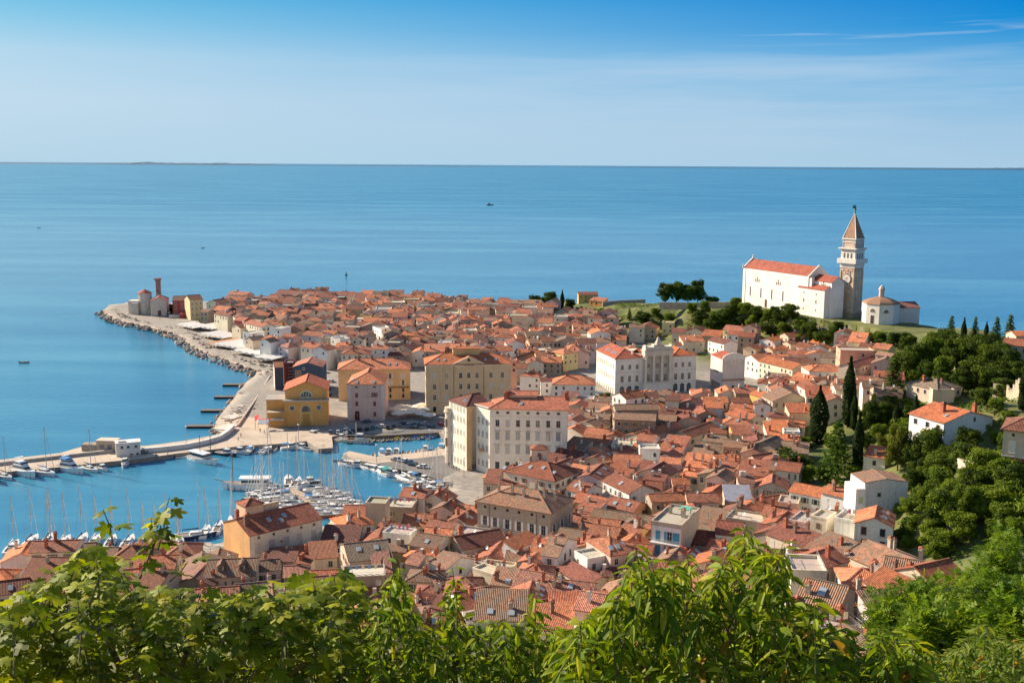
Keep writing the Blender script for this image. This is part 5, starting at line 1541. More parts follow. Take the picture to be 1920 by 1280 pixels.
def white_cube():
    x, y, z, rz, W = eaveline((1622, 906), (1703, 904), 8.5)
    H = 8.5; D = 8.0
    h = House(x, y, z, rz, W, D, H, 'G', 'white', 'aged', t=.16, ov=.02, name='house', wallcol=(.76, .75, .76)).build()
    put_windows(h.root, 'front', W, D, [W * .34], [H * .62, H * .2], .8, .9, 'dark', (.55, .55, .56))
    mb = MB(['plaster']); mb.box(-2.4, -.02, -.8, D * .7, -3, H * .88, (.80, .79, .77)); wg = mb.build('side_wing', h.root)
    for zz in (.5, .15): link('window', win_mesh(.9, 1.2, 'closed', (.7, .7, .66), (.50, .60, .22)), wg, (-1.2, -.82, H * zz))
    note(h, 'plain white cube house with a lower white wing under the wooded slope', 'house', 'white cube house')

def villa():
    x, y, z, rz, W = eaveline((1770, 793), (1882, 779), 6.0)
    W = min(W, 19); rz = min(rz, .6)
    h = House(x, y, z, rz, W, 13, 6.0, 'G', 'white', 'rust', t=.26, ov=.4, name='villa', wallcol=(.76, .75, .77), roofcol=(.50, .16, .065)).build()
    put_windows(h.root, 'front', W, 13, [W * .55, W * .66], [1.6], 1.2, 1.1, 'dark', (.6, .6, .62)); put_windows(h.root, 'front', W, 13, [W * .62], [5.4], .8, 1.2, 'dark', (.6, .6, .62))
    put_windows(h.root, 'front', W, 13, [W * .35], [.3], 1.0, 2.3, 'dark', (.6, .6, .62))
    put_windows(h.root, 'left', W, 13, [2.5, 7, 11], [3.5], 1.3, 1.5, 'dark', (.66, .56, .46))
    mb = MB(['plaster', 'paint'])
    mb.box(-2.4, 0, 1, 6, -2, 2.6, (.66, .52, .36)); mb.box(-2.4, -2.3, 1, 6, 2.6, 3.6, (.62, .50, .38)); mb.build('loggia', h.root)
    h.chimney(W * .3, 6, 'brick', 1.1, 2.0); h.chimney(W * .78, 3, 'brick', 1.0, 2.0); h.skylight(W * .2, 3)
    note(h, 'white hillside villa with broad orange gable roof among dark trees', 'villa', 'white hillside villa')

def edge_house():
    x, y, z, rz, W = eaveline((1882, 803), (1960, 812), 12.0)
    W = min(W, 16)
    h = House(x, y, z, rz, W, 12, 12, 'h', 'beige', 'rust', t=.36, ov=.7, name='house', wallcol=(.60, .50, .38)).build()
    mb = MB(['plaster']); mb.box(-.05, W + .05, -.05, 12, -3, 5.2, (.36, .045, .05)); mb.box(-.1, W + .1, -.1, 12.05, 5.2, 5.5, (.66, .6, .52)); mb.build('lower_storey', h.root)
    put_windows(h.root, 'front', W, 12, [2.2, 7], [6.4], 1.2, 2.6, 'closed', (.7, .66, .6), (.74, .70, .64)); put_windows(h.root, 'front', W, 12, [2.2, 7], [1.8], 1.3, 2.2, 'plain', (.74, .7, .66))
    for o in h.root.children:
        if o.name.startswith('window') and o.location.z < 4: o.location.y = -.07
    put_windows(h.root, 'front', W, 12, [2.2, 7], [10.4], .6, .6, 'dark', (.5, .42, .34))
    note(h, 'beige house with dark red lower storey beside the small pool, cut by the frame', 'house', 'beige and red house')
    # pool terrace
    p = hit(1862, 868, 1.0)
    mb = MB(['paving', 'glass']); 
    mb.box(-5, 5.5, -2.6, 2.6, -3, 0, (.55, .44, .36)); mb.box(-3.5, 4.2, -1.6, 1.6, 0.01, .12, (.66, .62, .58)); mb.box(-3.0, 3.8, -1.2, 1.2, .13, .16, (.10, .48, .46), 1)
    po = mb.build('swimming_pool'); po.location = (p.x - 2, p.y + 2, p.z)
    tag(po, 'small turquoise pool on a pale terrace beside the red and beige house', 'pool')

tan_palace(); pink_house(); ochre_block(); white_block(); yellow_hall(); navy_houses(); town_hall(); courthouse(); church(); point_church(); seafront_row()
shuttered_palazzo(); orange_end_block(); blue_shutter_block(); white_cube(); villa(); edge_house()
# ------------------------------------------------------------------ the town: houses read off the photograph, then the rest of the dense old town
REG = {'A': (760, 720, 4), 'B': (760, 900, 4), 'C': (360, 900, 4), 'E': (0, 960, 4), 'K': (1140, 700, 4), 'M': (1140, 900, 4), 'N': (1440, 660, 4), 'Q': (1440, 960, 4), 'S': (1360, 370, 3.4286), 'T': (960, 520, 4), 'U': (600, 520, 4), 'V': (180, 500, 4)}
# region, front eave left x, y, right x, y, wall height, depth, roof kind, wall, roof, features
HAND = '''
A 740 652 1120 731 11 16 h cream rust s4c2
A 945 492 1062 492 17 5 D cream rust w
A 592 742 1040 768 8 8 s beige rust c3
A 1285 700 1470 722 9 14 G mauve rust s2c1
A 1295 802 1465 762 6 4 s beige orange
A 1480 725 1660 826 9 9 g white rust s1
A 1680 768 1800 762 8 8 g white maroon c1
A 1390 892 1560 915 5 6 g white maroon
B 1390 280 1850 342 7 7 g beige brown a1
B 1590 388 1722 425 7 7 g yellow rust c3
B 1310 345 1590 375 7 8 g stone orange
B 1540 568 1712 540 9 12 h pink orange s3c1
B 1365 604 1540 572 8 6 f white x
B 750 598 930 610 6 6 g stone aged c1
B 1020 560 1140 580 8 13 g white aged c1
B 1130 668 1360 795 5 8 g beige maroon
B 1465 716 1545 722 6 6 h yellow maroon
B 800 812 1050 852 7 11 g beige rose c2
B 1270 967 1490 1000 9 9 g white rose c1
B 430 972 700 925 7 9 g white maroon s1c2
B 200 952 415 1000 7 8 g beige maroon c1
B 30 487 240 520 8 10 g cream aged s1
B 430 522 766 462 8 10 g beige maroon c1
B 185 617 310 665 8 9 g white aged
B 0 622 92 642 8 7 g beige rose
B 505 668 655 718 8 4 f cream x
B 830 520 1010 440 9 4 s white orange
C 1140 362 1365 322 9 10 h cream orange c2
C 1300 180 1450 186 12 6 f beige x
C 1180 612 1500 577 9 13 g beige greyed s2
C 1500 545 1610 517 5 5 s beige orange
C 1430 400 1630 424 9 5 f white x
C 890 592 1090 577 6 7 s cream orange
C 785 622 880 632 7 3 s cream rust
C 515 608 770 612 6 4 s beige maroon w
C 100 732 470 716 8 12 g beige aged d2c1
C 690 732 880 722 5 8 g beige rose
C 890 742 1140 732 6 6 g cream rust
C 1130 742 1450 727 9 7 f stone x
C 1250 902 1400 907 5 5 s cream rust
C 1390 1012 1510 987 5 6 g beige rose
C 1530 1112 1740 1062 7 10 g stone rose c1
C 1370 702 1500 692 7 8 s pink rose c1
E 220 302 560 292 11 8 g cream rust c2
E 150 507 700 522 9 14 g cream rust c1
E 845 352 1050 347 9 9 h beige rust
E 1000 312 1110 300 8 7 g beige rust c1
E -60 628 215 592 8 8 g pink rust s1
E -60 832 120 812 8 8 g beige rust c1
E 960 592 1160 612 9 12 g beige rust c2
E 1300 542 1600 552 7 11 G stone rose c1
E 690 330 860 330 9 6 g beige brown
K 60 276 380 272 14 7 g stone brown
K 50 342 355 356 12 8 g stone aged w
K 135 192 280 172 12 9 g white orange c1
K 280 182 380 182 11 8 g beige maroon
K 430 202 530 207 11 8 g cream maroon
K 530 222 680 242 8 8 G beige rose
K 720 217 900 217 7 7 g cream orange c2
K 915 272 1080 282 7 7 g orange orange c1
K 640 322 820 322 8 9 G stone rust c1
K 870 300 990 362 7 9 g beige rust
K 1235 210 1515 200 7 11 G beige aged
K 1150 182 1260 172 7 8 G ochre orange c1
K 1220 382 1470 402 7 7 g white orange c2
K 930 432 1090 432 7 6 g ochre rust
K 1290 502 1420 517 7 7 g peach orange c1
K 1320 442 1440 447 8 5 f white x
K 1080 532 1250 562 9 10 G stone brown k1
K 640 562 860 602 7 8 g stone brown
K 820 652 985 642 7 6 g cream orange
K 985 642 1165 712 7 8 G peach rust
K 260 492 560 402 7 8 g beige orange c2
K 620 482 830 405 7 8 g beige orange
K 40 662 240 672 8 8 g white orange
K 240 572 390 574 10 6 f white x
K 390 672 540 682 8 7 g white orange k1
K 560 642 690 682 7 8 g beige brown
K 210 702 430 757 7 9 g white maroon c1
K 130 872 400 882 8 9 g white rust c2
K 490 832 612 832 7 6 g pink orange k1
K 885 955 1080 960 8 8 s beige sheet
K 985 822 1100 824 9 5 s pink rose
K 1100 852 1350 872 7 9 G grey rust k1
K 1360 885 1605 932 8 8 g white orange
K 1600 892 1810 942 8 8 g white orange c2
K 840 1045 950 1052 6 6 g beige aged
K 1150 1002 1380 962 7 7 g beige rust c1
K 1160 1062 1480 1112 7 8 g yellow rust c1
K 330 962 600 952 10 7 g stone orange c1
K 600 962 830 965 9 7 g beige rust k1
K 1520 1077 1640 1102 8 6 f cream x
K 1700 1092 1915 1132 7 7 f white x
M 805 402 1000 422 8 10 g cream maroon
M 1090 400 1300 460 8 9 G stone rust
M 1190 402 1470 502 8 10 g beige maroon c3
M 1480 502 1660 602 8 13 g cream aged c1
M 1230 640 1530 642 7 7 g cream rust c2
M 1375 692 1640 702 9 7 f cream x
M 1560 682 1800 602 7 7 g beige rust c1
M 1922 762 2090 870 8 8 g white orange c2
M 1410 907 1720 977 7 9 g stone aged s1c1
M 640 480 800 490 7 9 g beige maroon
N 720 775 880 800 5 6 s cream rust k1
Q 590 322 850 480 6 10 g beige aged c2
Q 850 480 1200 540 6 10 g beige brown c1
Q 1250 560 1500 500 6 8 g beige rust
S 405 897 520 891 6 8 g beige rust c1
S 305 927 395 906 6 8 g white orange
S 420 947 545 936 6 7 g beige rose
S 545 932 620 942 6 7 g white orange
S 305 987 420 976 8 8 g beige orange c1
S 105 1032 205 1062 9 9 G white orange
S 215 1052 310 1112 12 10 g cream orange
S 310 1162 410 1160 7 7 g green orange
S 430 1152 560 1182 8 8 g cream orange
S 540 1119 775 1119 8 12 h white orange c1
S 390 1062 540 1062 9 9 g beige rose
S 740 987 955 992 8 10 f salmon x
S 835 1097 1005 1047 6 8 g beige rust
S 850 1192 960 1202 7 8 g cream rust
S 590 1192 740 1187 8 8 g white rust
S 415 1172 440 1200 8 8 g cream orange
S 1785 947 1960 962 6 10 g beige rust
S 1870 892 1990 892 6 8 g peach orange
S 1165 1192 1330 1242 6 12 h beige greyed c2
S 1335 1243 1475 1243 5 8 f beige x
T 305 802 625 807 8 14 h white orange c1
T 215 782 310 782 7 7 g white maroon
T 385 577 495 562 9 10 h yellow orange
T 40 640 220 562 8 8 g white orange c1
T 60 737 210 747 8 8 h white rust c2
T 850 547 960 547 12 9 h white orange
T 1225 512 1290 515 7 7 g white maroon
T 1285 484 1445 481 7 8 s beige orange
T 1470 472 1570 502 8 9 g white maroon c1
T 915 378 1075 388 7 11 G beige rust
T 830 402 905 402 6 7 g white brown
T 660 372 800 387 6 8 g pink rust
T 1125 342 1210 346 7 7 f yellow x
T 1200 410 1340 415 6 8 g beige maroon
T 318 257 425 263 7 14 G green rust c1
T 430 287 520 277 7 8 g salmon rust
T 235 302 390 302 7 8 g pink rose
T 500 131 645 131 6 9 g ochre maroon s2
T 580 172 685 182 4 6 s orange rust
U 530 161 690 161 9 7 g white rust
U 1195 207 1255 207 7 7 f salmon x
U 1255 242 1400 246 7 8 g stone brown c2
U 910 207 1060 223 8 8 g ochre orange
U 1085 327 1190 342 7 10 G white orange
U 1300 302 1430 312 7 8 g beige orange
U 475 425 600 422 12 14 G stone brown
U 395 372 470 402 11 8 f white x
U 545 532 690 546 8 11 G beige rust
U 885 492 1000 496 9 8 f white x
U 610 432 750 440 8 8 g ochre orange
U 270 362 375 366 9 9 g beige rust
U 435 332 540 332 9 8 g white orange
U 160 577 370 577 10 10 h cream orange c1
U 390 522 500 520 9 8 f white x
U 80 457 150 470 11 7 f white x
U 115 457 290 457 9 9 g beige maroon c1
U 1430 627 1478 627 14 5 f salmon x
U 680 505 860 505 8 9 g beige maroon
V 1340 203 1540 216 9 12 g beige maroon
V 1545 216 1660 222 9 12 g cream maroon
V 1665 226 1785 226 9 12 g beige maroon
V 1790 216 1910 221 9 11 g pink maroon
V 990 203 1120 216 9 9 g pink rust
V 885 352 985 372 12 9 g cream rust
V 985 350 1030 384 12 9 g cream rust
V 1035 402 1105 410 12 8 g red rust
V 1110 422 1240 452 12 9 g cream rust c1
V 1300 462 1390 470 13 9 f white x
V 1430 477 1550 482 9 9 g yellow maroon
V 1545 512 1700 526 9 10 g white rust
V 1765 532 1830 537 11 8 f white x
V 1670 590 1760 600 6 6 g peach rust
'''
rT = random.Random(11)
TOWN = []     # every house spec before it is built
class Spec: pass
def add_spec(x, y, z, rz, W, D, H, kind, wall, roof, feat, hand):
    s = Spec(); s.__dict__.update(locals()); del s.__dict__['s']
    TOWN.append(s)
    c, n = math.cos(rz), math.sin(rz)
    s.poly = [(x, y), (x + W * c, y + W * n), (x + W * c - D * n, y + W * n + D * c), (x - D * n, y + D * c)]
    s.cx = x + W / 2 * c - D / 2 * n; s.cy = y + W / 2 * n + D / 2 * c
    q = proj((s.cx, s.cy, z + H)); s.px, s.py, s.d = q
    s.size = math.sqrt(W * D) * F / s.d
    occupy(s.poly)
    return s
for ln in HAND.strip().split('\n'):
    f = ln.split()
    ox, oy, sc = REG[f[0]]
    a, b, c, d = [float(v) for v in f[1:5]]
    h_, D_ = float(f[5]), float(f[6])
    pl, pr = (ox + a / sc, oy + b / sc), (ox + c / sc, oy + d / sc)
    x, y, z, rz, W = eaveline(pl, pr, h_)
    if W > 26:
        W = 26
    if W < 3: W = 3
    rz = max(-1.1, min(1.1, rz))
    add_spec(x, y, z, rz, W, D_, h_, f[7], f[8], f[9], f[10] if len(f) > 10 else '', True)

# ground kept open: square, streets, promenade, car park, gardens
def keep_open(pxs):
    occupy([(p.x, p.y) for p in (hit(a, b) for a, b in pxs)])
keep_open([(1296, 738), (1345, 733), (1400, 736), (1440, 750), (1400, 765), (1300, 762)])
keep_open([(612, 798), (632, 700), (645, 700), (655, 792), (720, 790), (722, 762), (790, 762), (800, 780), (835, 790), (835, 830), (640, 812)])
keep_open([(190, 580), (250, 575), (345, 598), (378, 608), (424, 634), (466, 658), (494, 684), (508, 704), (480, 800), (380, 680), (200, 600)])
keep_open([(830, 905), (845, 870), (905, 888), (930, 905), (880, 935), (840, 935)])
keep_open([(1095, 752), (1150, 748), (1160, 775), (1100, 775)])

ROOFW = ['rust'] * 8 + ['maroon'] * 4 + ['orange'] * 8 + ['rose'] + ['brown', 'aged', 'aged']
WALLW = ['white'] * 4 + ['cream'] * 5 + ['beige'] * 4 + ['pink'] * 2 + ['peach'] * 2 + ['stone'] * 3 + ['yellow', 'grey', 'mauve', 'salmon']
def fill(pxs, n, base, h=(7, 10), w=(7, 12), d=(7, 10), need=0.9, aged=0.1):
    pts = [(p.x, p.y) for p in (hit(a, b) for a, b in pxs)]
    xs = [p[0] for p in pts]; ys = [p[1] for p in pts]
    done = 0
    for k in range(n):
        x, y = rT.uniform(min(xs), max(xs)), rT.uniform(min(ys), max(ys))
        if not inside(np.array([x]), np.array([y]), pts)[0]: continue
        W, D, H = rT.uniform(*w), rT.uniform(*d), rT.uniform(*h)
        if k > n * .6: W, D = W * .75, D * .75
        rz = base + 0.25 * math.sin(x * .021 + y * .013) + rT.choice((0, 0, 0, math.pi / 2, -math.pi / 2)) + rT.gauss(0, .09)
        while rz > .8: rz -= math.pi / 2; W, D = D, W
        while rz < -.8: rz += math.pi / 2; W, D = D, W
        c, s = math.cos(rz), math.sin(rz)
        x0, y0 = x - W / 2 * c + D / 2 * s, y - W / 2 * s - D / 2 * c
        poly = [(x0, y0), (x0 + W * c, y0 + W * s), (x0 + W * c - D * s, y0 + W * s + D * c), (x0 - D * s, y0 + D * c)]
        if free_share(poly) < need: continue
        z = min(ground(*p) for p in poly) * .5 + max(ground(*p) for p in poly) * .5
        if z < 1.4: continue
        kind = rT.choice(('g', 'g', 'g', 'G', 'G', 'G', 'h', 'f', 's')) if rT.random() < .8 else 'g'
        roof = rT.choice(('aged', 'brown')) if rT.random() < aged else rT.choice(ROOFW)
        add_spec(x0, y0, max(z, 1.7), rz, W, D, H, kind, rT.choice(WALLW), roof, rT.choice(('c1', 'c1', 'c2', 's1c2', 's2c1', 'k1c1', 'a1c1', 'c3', 'c2k1')), False)
        done += 1
    return done
fill([(395, 588), (560, 566), (860, 576), (990, 590), (1090, 602), (1200, 640), (1085, 690), (960, 722), (790, 690), (640, 690), (610, 660), (500, 648), (430, 628)], 5200, -.15, (7, 10.5), (7, 12), (7, 11))
fill([(385, 606), (425, 626), (520, 655), (640, 668), (630, 694), (608, 690), (550, 680), (500, 672), (450, 646)], 700, -.4, (7, 11), (7, 11), (7, 10))
fill([(1440, 700), (1300, 640), (1240, 640), (1360, 650), (1500, 660), (1580, 650), (1680, 690), (1660, 770), (1560, 790), (1440, 770)], 900, -.35, (6, 9))
fill([(1066, 770), (1150, 770), (1290, 765), (1420, 760), (1500, 800), (1490, 880), (1440, 900), (1540, 985), (1480, 1030), (1300, 1010), (1080, 1010), (900, 940), (1068, 890)], 3200, -.35, (6, 8.5), (7, 11), (7, 9))
fill([(640, 990), (830, 960), (900, 1000), (1200, 1010), (1500, 1030), (1650, 1050), (1640, 1130), (1400, 1180), (1000, 1180), (760, 1150), (640, 1090)], 2600, -.2, (5.5, 7.5), (7, 11), (7, 9))
fill([(-10, 1090), (200, 1070), (420, 1060), (640, 1080), (760, 1140), (1000, 1170), (1400, 1170), (1650, 1120), (1690, 1190), (1500, 1250), (1000, 1250), (400, 1200), (0, 1180)], 1500, 0.0, (5.5, 7.5), (8, 12), (8, 10))
fill([(1360, 1250), (1700, 1230), (1700, 1300), (1360, 1310)], 200, 0.1, (5, 6.5), (8, 11), (8, 9), .9, 0)

# ------------------------------------------------------------------ which are seen: cheap skyline test from the camera, nearest first
def build_town():
    order = sorted(TOWN, key=lambda s: -s.size)
    n_ind = 0
    stuffw, stuffr = MB(['plaster', 'paint', 'glass']), MB(['roof_tile'])
    far = MB(['plaster', 'paint', 'glass', 'roof_tile', 'roof_tile_aged'])
    nfar = 0
    out = []
    ninv = 0
    for s in order:
        inframe = -40 < s.px < 1960 and s.py < 1330
        if not inframe: continue
        rnd = random.Random(int(s.px * 31 + s.py * 17))
        kind = s.kind
        h = House(s.x, s.y, s.z, s.rz, s.W, s.D, s.H, kind, s.wall, s.roof if s.roof != 'x' else 'x', t=rnd.uniform(.34, .46) if kind != 'f' and kind != 's' else None, ov=.3)
        if kind == 'f': h.rc = jit((.46, .41, .34), .2)
        if s.roof == 'sheet': h.rc = (.42, .41, .46)
        s.h = h
        if n_ind < MAXIND:
            n_ind += 1
            small = s.d > 470
            mbw = h.wall_mb()
            sides = []
            for side, nx, ny, Ls in (('front', 0, -1, s.W), ('left', -1, 0, s.D), ('right', 1, 0, s.D)):
                c, n = math.cos(s.rz), math.sin(s.rz)
                wx, wy = nx * c - ny * n, nx * n + ny * c
                v = Vector((-s.cx, -s.cy)).normalized()
                if wx * v.x + wy * v.y > 0.12: sides.append((side, Ls))
            wins = []
            if 'w' not in s.feat or True:
                fl = max(1, int((s.H - .6) / 2.9))
                for side, Ls in sides:
                    nc = max(1, int(Ls / 2.9))
                    xs = spread(nc, Ls)
                    for f_ in range(fl):
                        zz = s.H - 2.35 - 2.8 * f_
                        if zz < .4 or f_ > 2: continue
                        for x_ in xs:
                            if rnd.random() < .34: continue
                            wins.append((side, x_ + rnd.uniform(-.25, .25), zz))
            if small:
                for side, x_, zz in wins:
                    w_, h_ = .95, 1.4
                    col = rnd.choice(((.04, .04, .05), (.05, .05, .05), (.22, .16, .12), (.10, .16, .12)))
                    fr_ = (.60, .56, .50)
                    def T(a, e):
                        if side == 'front': return (x_ + a[0], -e, zz + a[1])
                        if side == 'right': return (s.W + e, x_ + a[0], zz + a[1])
                        return (-e, s.D - x_ - a[0], zz + a[1])
                    mbw.face([T(a, .03) for a in ((-w_ / 2 - .13, -.15), (w_ / 2 + .13, -.15), (w_ / 2 + .13, h_ + .13), (-w_ / 2 - .13, h_ + .13))], fr_, 1)
                    mbw.face([T(a, .05) for a in ((-w_ / 2, 0), (w_ / 2, 0), (w_ / 2, h_), (-w_ / 2, h_))], col, 2)
            h.root = thing('house', h.loc, h.rz)
            h.wall_ob = mbw.build('wall', h.root)
            rm = MB(['roof_tile_aged' if s.roof in AGED else 'roof_tile'])
            if kind == 'f': rm = MB(['plaster']); h.deck_mb(rm)
            elif s.roof == 'sheet': rm = MB(['metal']); add_roof(rm, h.faces, h.rc, .1, False)
            else: add_roof(rm, h.faces, h.rc)
            h.roof_ob = rm.build('roof', h.root)
            if not small:
                shc = rnd.choice((None, None, None, (.10, .16, .09), (.24, .12, .07), (.60, .57, .52), (.16, .10, .08)))
                st = rnd.choice(('plain', 'mixed', 'plain', 'dark'))
                w_, h_ = rnd.choice(((.95, 1.45), (.9, 1.3), (1.05, 1.7)))
                for side, x_, zz in wins:
                    put_windows(h.root, side, s.W, s.D, [x_], [zz], w_, h_, st, rnd.choice(((.62, .58, .52), (.5, .44, .37))), rnd=rnd, shut=shc, shutp=.85)
            ft = s.feat
            num = {c_: int(ft[i + 1]) for i, c_ in enumerate(ft) if c_.isalpha() and i + 1 < len(ft) and ft[i + 1].isdigit()}
            for k in range(num.get('c', 0)):
                h.chimney(s.W * rnd.uniform(.12, .88), s.D * rnd.uniform(.2, .8), rnd.choice(('brick', 'render', 'brick', 'white', 'dark', 'render')), rnd.uniform(.5, .85), rnd.uniform(1.0, 1.9))
            if kind != 'D':
                for k in range(num.get('s', 0)): h.skylight(s.W * (k + .7) / (num['s'] + .4), s.D * rnd.uniform(.18, .3)) if kind not in ('G',) else h.skylight(s.W * .75, s.D * (k + .7) / (num['s'] + .4))
            for k in range(num.get('d', 0)): h.dormer(s.W * (k + .65) / (num['d'] + .3), s.D * .16)
            for k in range(num.get('k', 0)): h.dish(s.W * rnd.uniform(.2, .8), s.D * .3)
            for k in range(num.get('a', 0)): h.aerial(s.W * rnd.uniform(.2, .8), s.D * .5)
            if rnd.random() < .25 and s.d < 420: h.aerial(s.W * rnd.uniform(.2, .8), s.D * rnd.uniform(.3, .6))
            if kind == 'f' and s.d < 480:
                mb = MB(['metal', 'canvas'])
                for a_, b_, c_, d_ in ((.3, .3, s.W - .3, .3), (.3, .3, .3, s.D - .3), (s.W - .3, .3, s.W - .3, s.D - .3)):
                    n_ = max(2, int(math.hypot(c_ - a_, d_ - b_) / 1.2))
                    for i_ in range(n_ + 1): mb.tube([(a_ + (c_ - a_) * i_ / n_, b_ + (d_ - b_) * i_ / n_, s.H), (a_ + (c_ - a_) * i_ / n_, b_ + (d_ - b_) * i_ / n_, s.H + 1.3)], .035, (.5, .5, .48), 0, 3)
                    mb.tube([(a_, b_, s.H + 1.3), (c_, d_, s.H + 1.3)], .04, (.5, .5, .48), 0, 3)
                mb.build('railing', h.root)
                if rnd.random() < .6:
                    mb = MB(['canvas'])
                    for i_ in range(5): 
                        x_ = s.W * (.15 + .15 * i_); mb.box(x_, x_ + .6, s.D * .5, s.D * .5 + .05, s.H + .9, s.H + 1.9, rnd.choice(((.75, .75, .75), (.7, .1, .3), (.2, .35, .6), (.75, .7, .5))))
                    lo = mb.build('laundry', h.root); lo['kind'] = 'stuff'
                    
            out.append((s, h))
        else:
            nfar += 1
            c, n = math.cos(s.rz), math.sin(s.rz)
            def T(x, y, z): return (s.x + x * c - y * n, s.y + x * n + y * c, s.z + z)
            h.wall_mb(far, T)
            for sd, Ls in (('f', s.W), ('l', s.D)):
                for f_ in range(2):
                    for x_ in spread(max(1, int(Ls / 3.2)), Ls):
                        if rnd.random() < .4: continue
                        zz = s.H - 2.4 - 2.8 * f_
                        if zz < .5: continue
                        q = [(-.5, 0), (.5, 0), (.5, 1.4), (-.5, 1.4)]
                        far.face([T(x_ + a_, -.05, zz + b_) if sd == 'f' else T(-.05, x_ - a_, zz + b_) for a_, b_ in q], rnd.choice(((.04, .04, .05), (.05, .05, .05), (.20, .14, .10))), 2)
            if kind != 'f':
                for _ in range(rnd.randrange(3)):
                    cx_, cy_ = s.W * rnd.uniform(.15, .85), s.D * rnd.uniform(.2, .8); zc = h.hf(cx_, cy_)
                    cc = rnd.choice(((.42, .13, .07), (.52, .44, .35), (.66, .62, .56)))
                    for i_ in range(4):
                        e_ = [(-.4, -.4), (.4, -.4), (.4, .4), (-.4, .4)]; p_, r_ = e_[i_], e_[(i_ + 1) % 4]
                        far.face([T(cx_ + p_[0], cy_ + p_[1], zc - .5), T(cx_ + r_[0], cy_ + r_[1], zc - .5), T(cx_ + r_[0], cy_ + r_[1], zc + 1.5), T(cx_ + p_[0], cy_ + p_[1], zc + 1.5)], cc, 0)
                    far.face([T(cx_ + p_[0], cy_ + p_[1], zc + 1.5) for p_ in e_], cc, 0)
            if kind == 'f': h.deck_mb(far, T, 0)
            else: add_roof(far, [[T(*p) for p in f] for f in h.faces], h.rc, .16, False, 4 if s.roof in AGED else 3)
    if nfar:
        tag(far.build('small_distant_houses'), 'mass of small tiled houses filling the far old town', 'houses', kind='stuff')
    return out
MAXIND = 285
BUILT = build_town()
# ------------------------------------------------------------------ boats
def hull(mb, L, B, fb, col, stripe=None, deck=(.72, .70, .66), sheer=.35, open_=False, transom=.8, mi=0):
    n = 9
    st = []
    for i in range(n):
        u = i / (n - 1)
        w = B / 2 * (transom + (1 - transom) * min(1, u * 3)) if u < .35 else B / 2 * max(0.02, 1 - ((u - .35) / .65) ** 2.2)
        st.append((-L / 2 + L * u, w, fb * (1 + sheer * max(0, u - .3) ** 1.5 * 1.6)))
    for i in range(n - 1):
        (x0, w0, z0), (x1, w1, z1) = st[i], st[i + 1]
        for s in (1, -1):
            k = .80
            lo = [(x0 - 0, s * w0 * k, -.25), (x1 - (.06 * L * (i / n) ** 2), s * w1 * k * .96, -.25)]
            up0, up1 = (x0, s * w0, z0), (x1, s * w1, z1)
            m0, m1 = (x0, s * w0 * .94, z0 * .62), (x1 - .02 * L * (i / n) ** 2, s * w1 * .94, z1 * .62)
            a = [lo[0], lo[1], m1, m0]; b = [m0, m1, up1, up0]
            if s > 0: a.reverse(); b.reverse()
            mb.face(a, col, mi); mb.face(b, stripe or col, mi)
        if not open_:
            mb.face([(x0, -w0, z0), (x1, -w1, z1), (x1, w1, z1), (x0, w0, z0)], deck, mi)
        else:
            q = .84
            mb.face([(x0, -w0 * q, z0 * .35), (x1, -w1 * q, z1 * .35), (x1, w1 * q, z1 * .35), (x0, w0 * q, z0 * .35)], deck, mi)
            for s in (1, -1):
                mb.face([(x0, s * w0, z0), (x1, s * w1, z1), (x1, s * w1 * q, z1), (x0, s * w0 * q, z0)] if s < 0 else [(x0, s * w0 * q, z0), (x1, s * w1 * q, z1), (x1, s * w1, z1), (x0, s * w0, z0)], col, mi)
                mb.face([(x0, s * w0 * q, z0), (x1, s * w1 * q, z1), (x1, s * w1 * q, z1 * .35), (x0, s * w0 * q, z0 * .35)], tuple(c * .8 for c in deck), mi)
    x, w_, z = st[0]
    mb.face([(x, -w_, z), (x, w_, z), (x, w_ * .8, -.25), (x, -w_ * .8, -.25)], col, mi)
    return st
def house_on(mb, x0, x1, w0, w1, z0, z1, col, rake=.5, back=.1, glass=(.05, .06, .08), strip=True):
    """tapered deck house, bow towards +x, with a dark window band"""
    def ring(t):
        return [(x0 + back * t, -w0 * (1 - .12 * t)), (x1 - rake * t, -w1 * (1 - .12 * t)), (x1 - rake * t, w1 * (1 - .12 * t)), (x0 + back * t, w0 * (1 - .12 * t))]
    for ta, tb, c, mi in (((0, .42, col, 0), (.42, .80, glass if strip else col, 1 if strip else 0), (.80, 1, col, 0))):
        a, b = ring(ta), ring(tb)
        za, zb = z0 + (z1 - z0) * ta, z0 + (z1 - z0) * tb
        for i in range(4):
            j = (i + 1) % 4
            mb.face([(*a[i], za), (*a[j], za), (*b[j], zb), (*b[i], zb)], c, mi)
    mb.face([(*p, z1) for p in ring(1)], col)
WH = (.80, .79, .77)
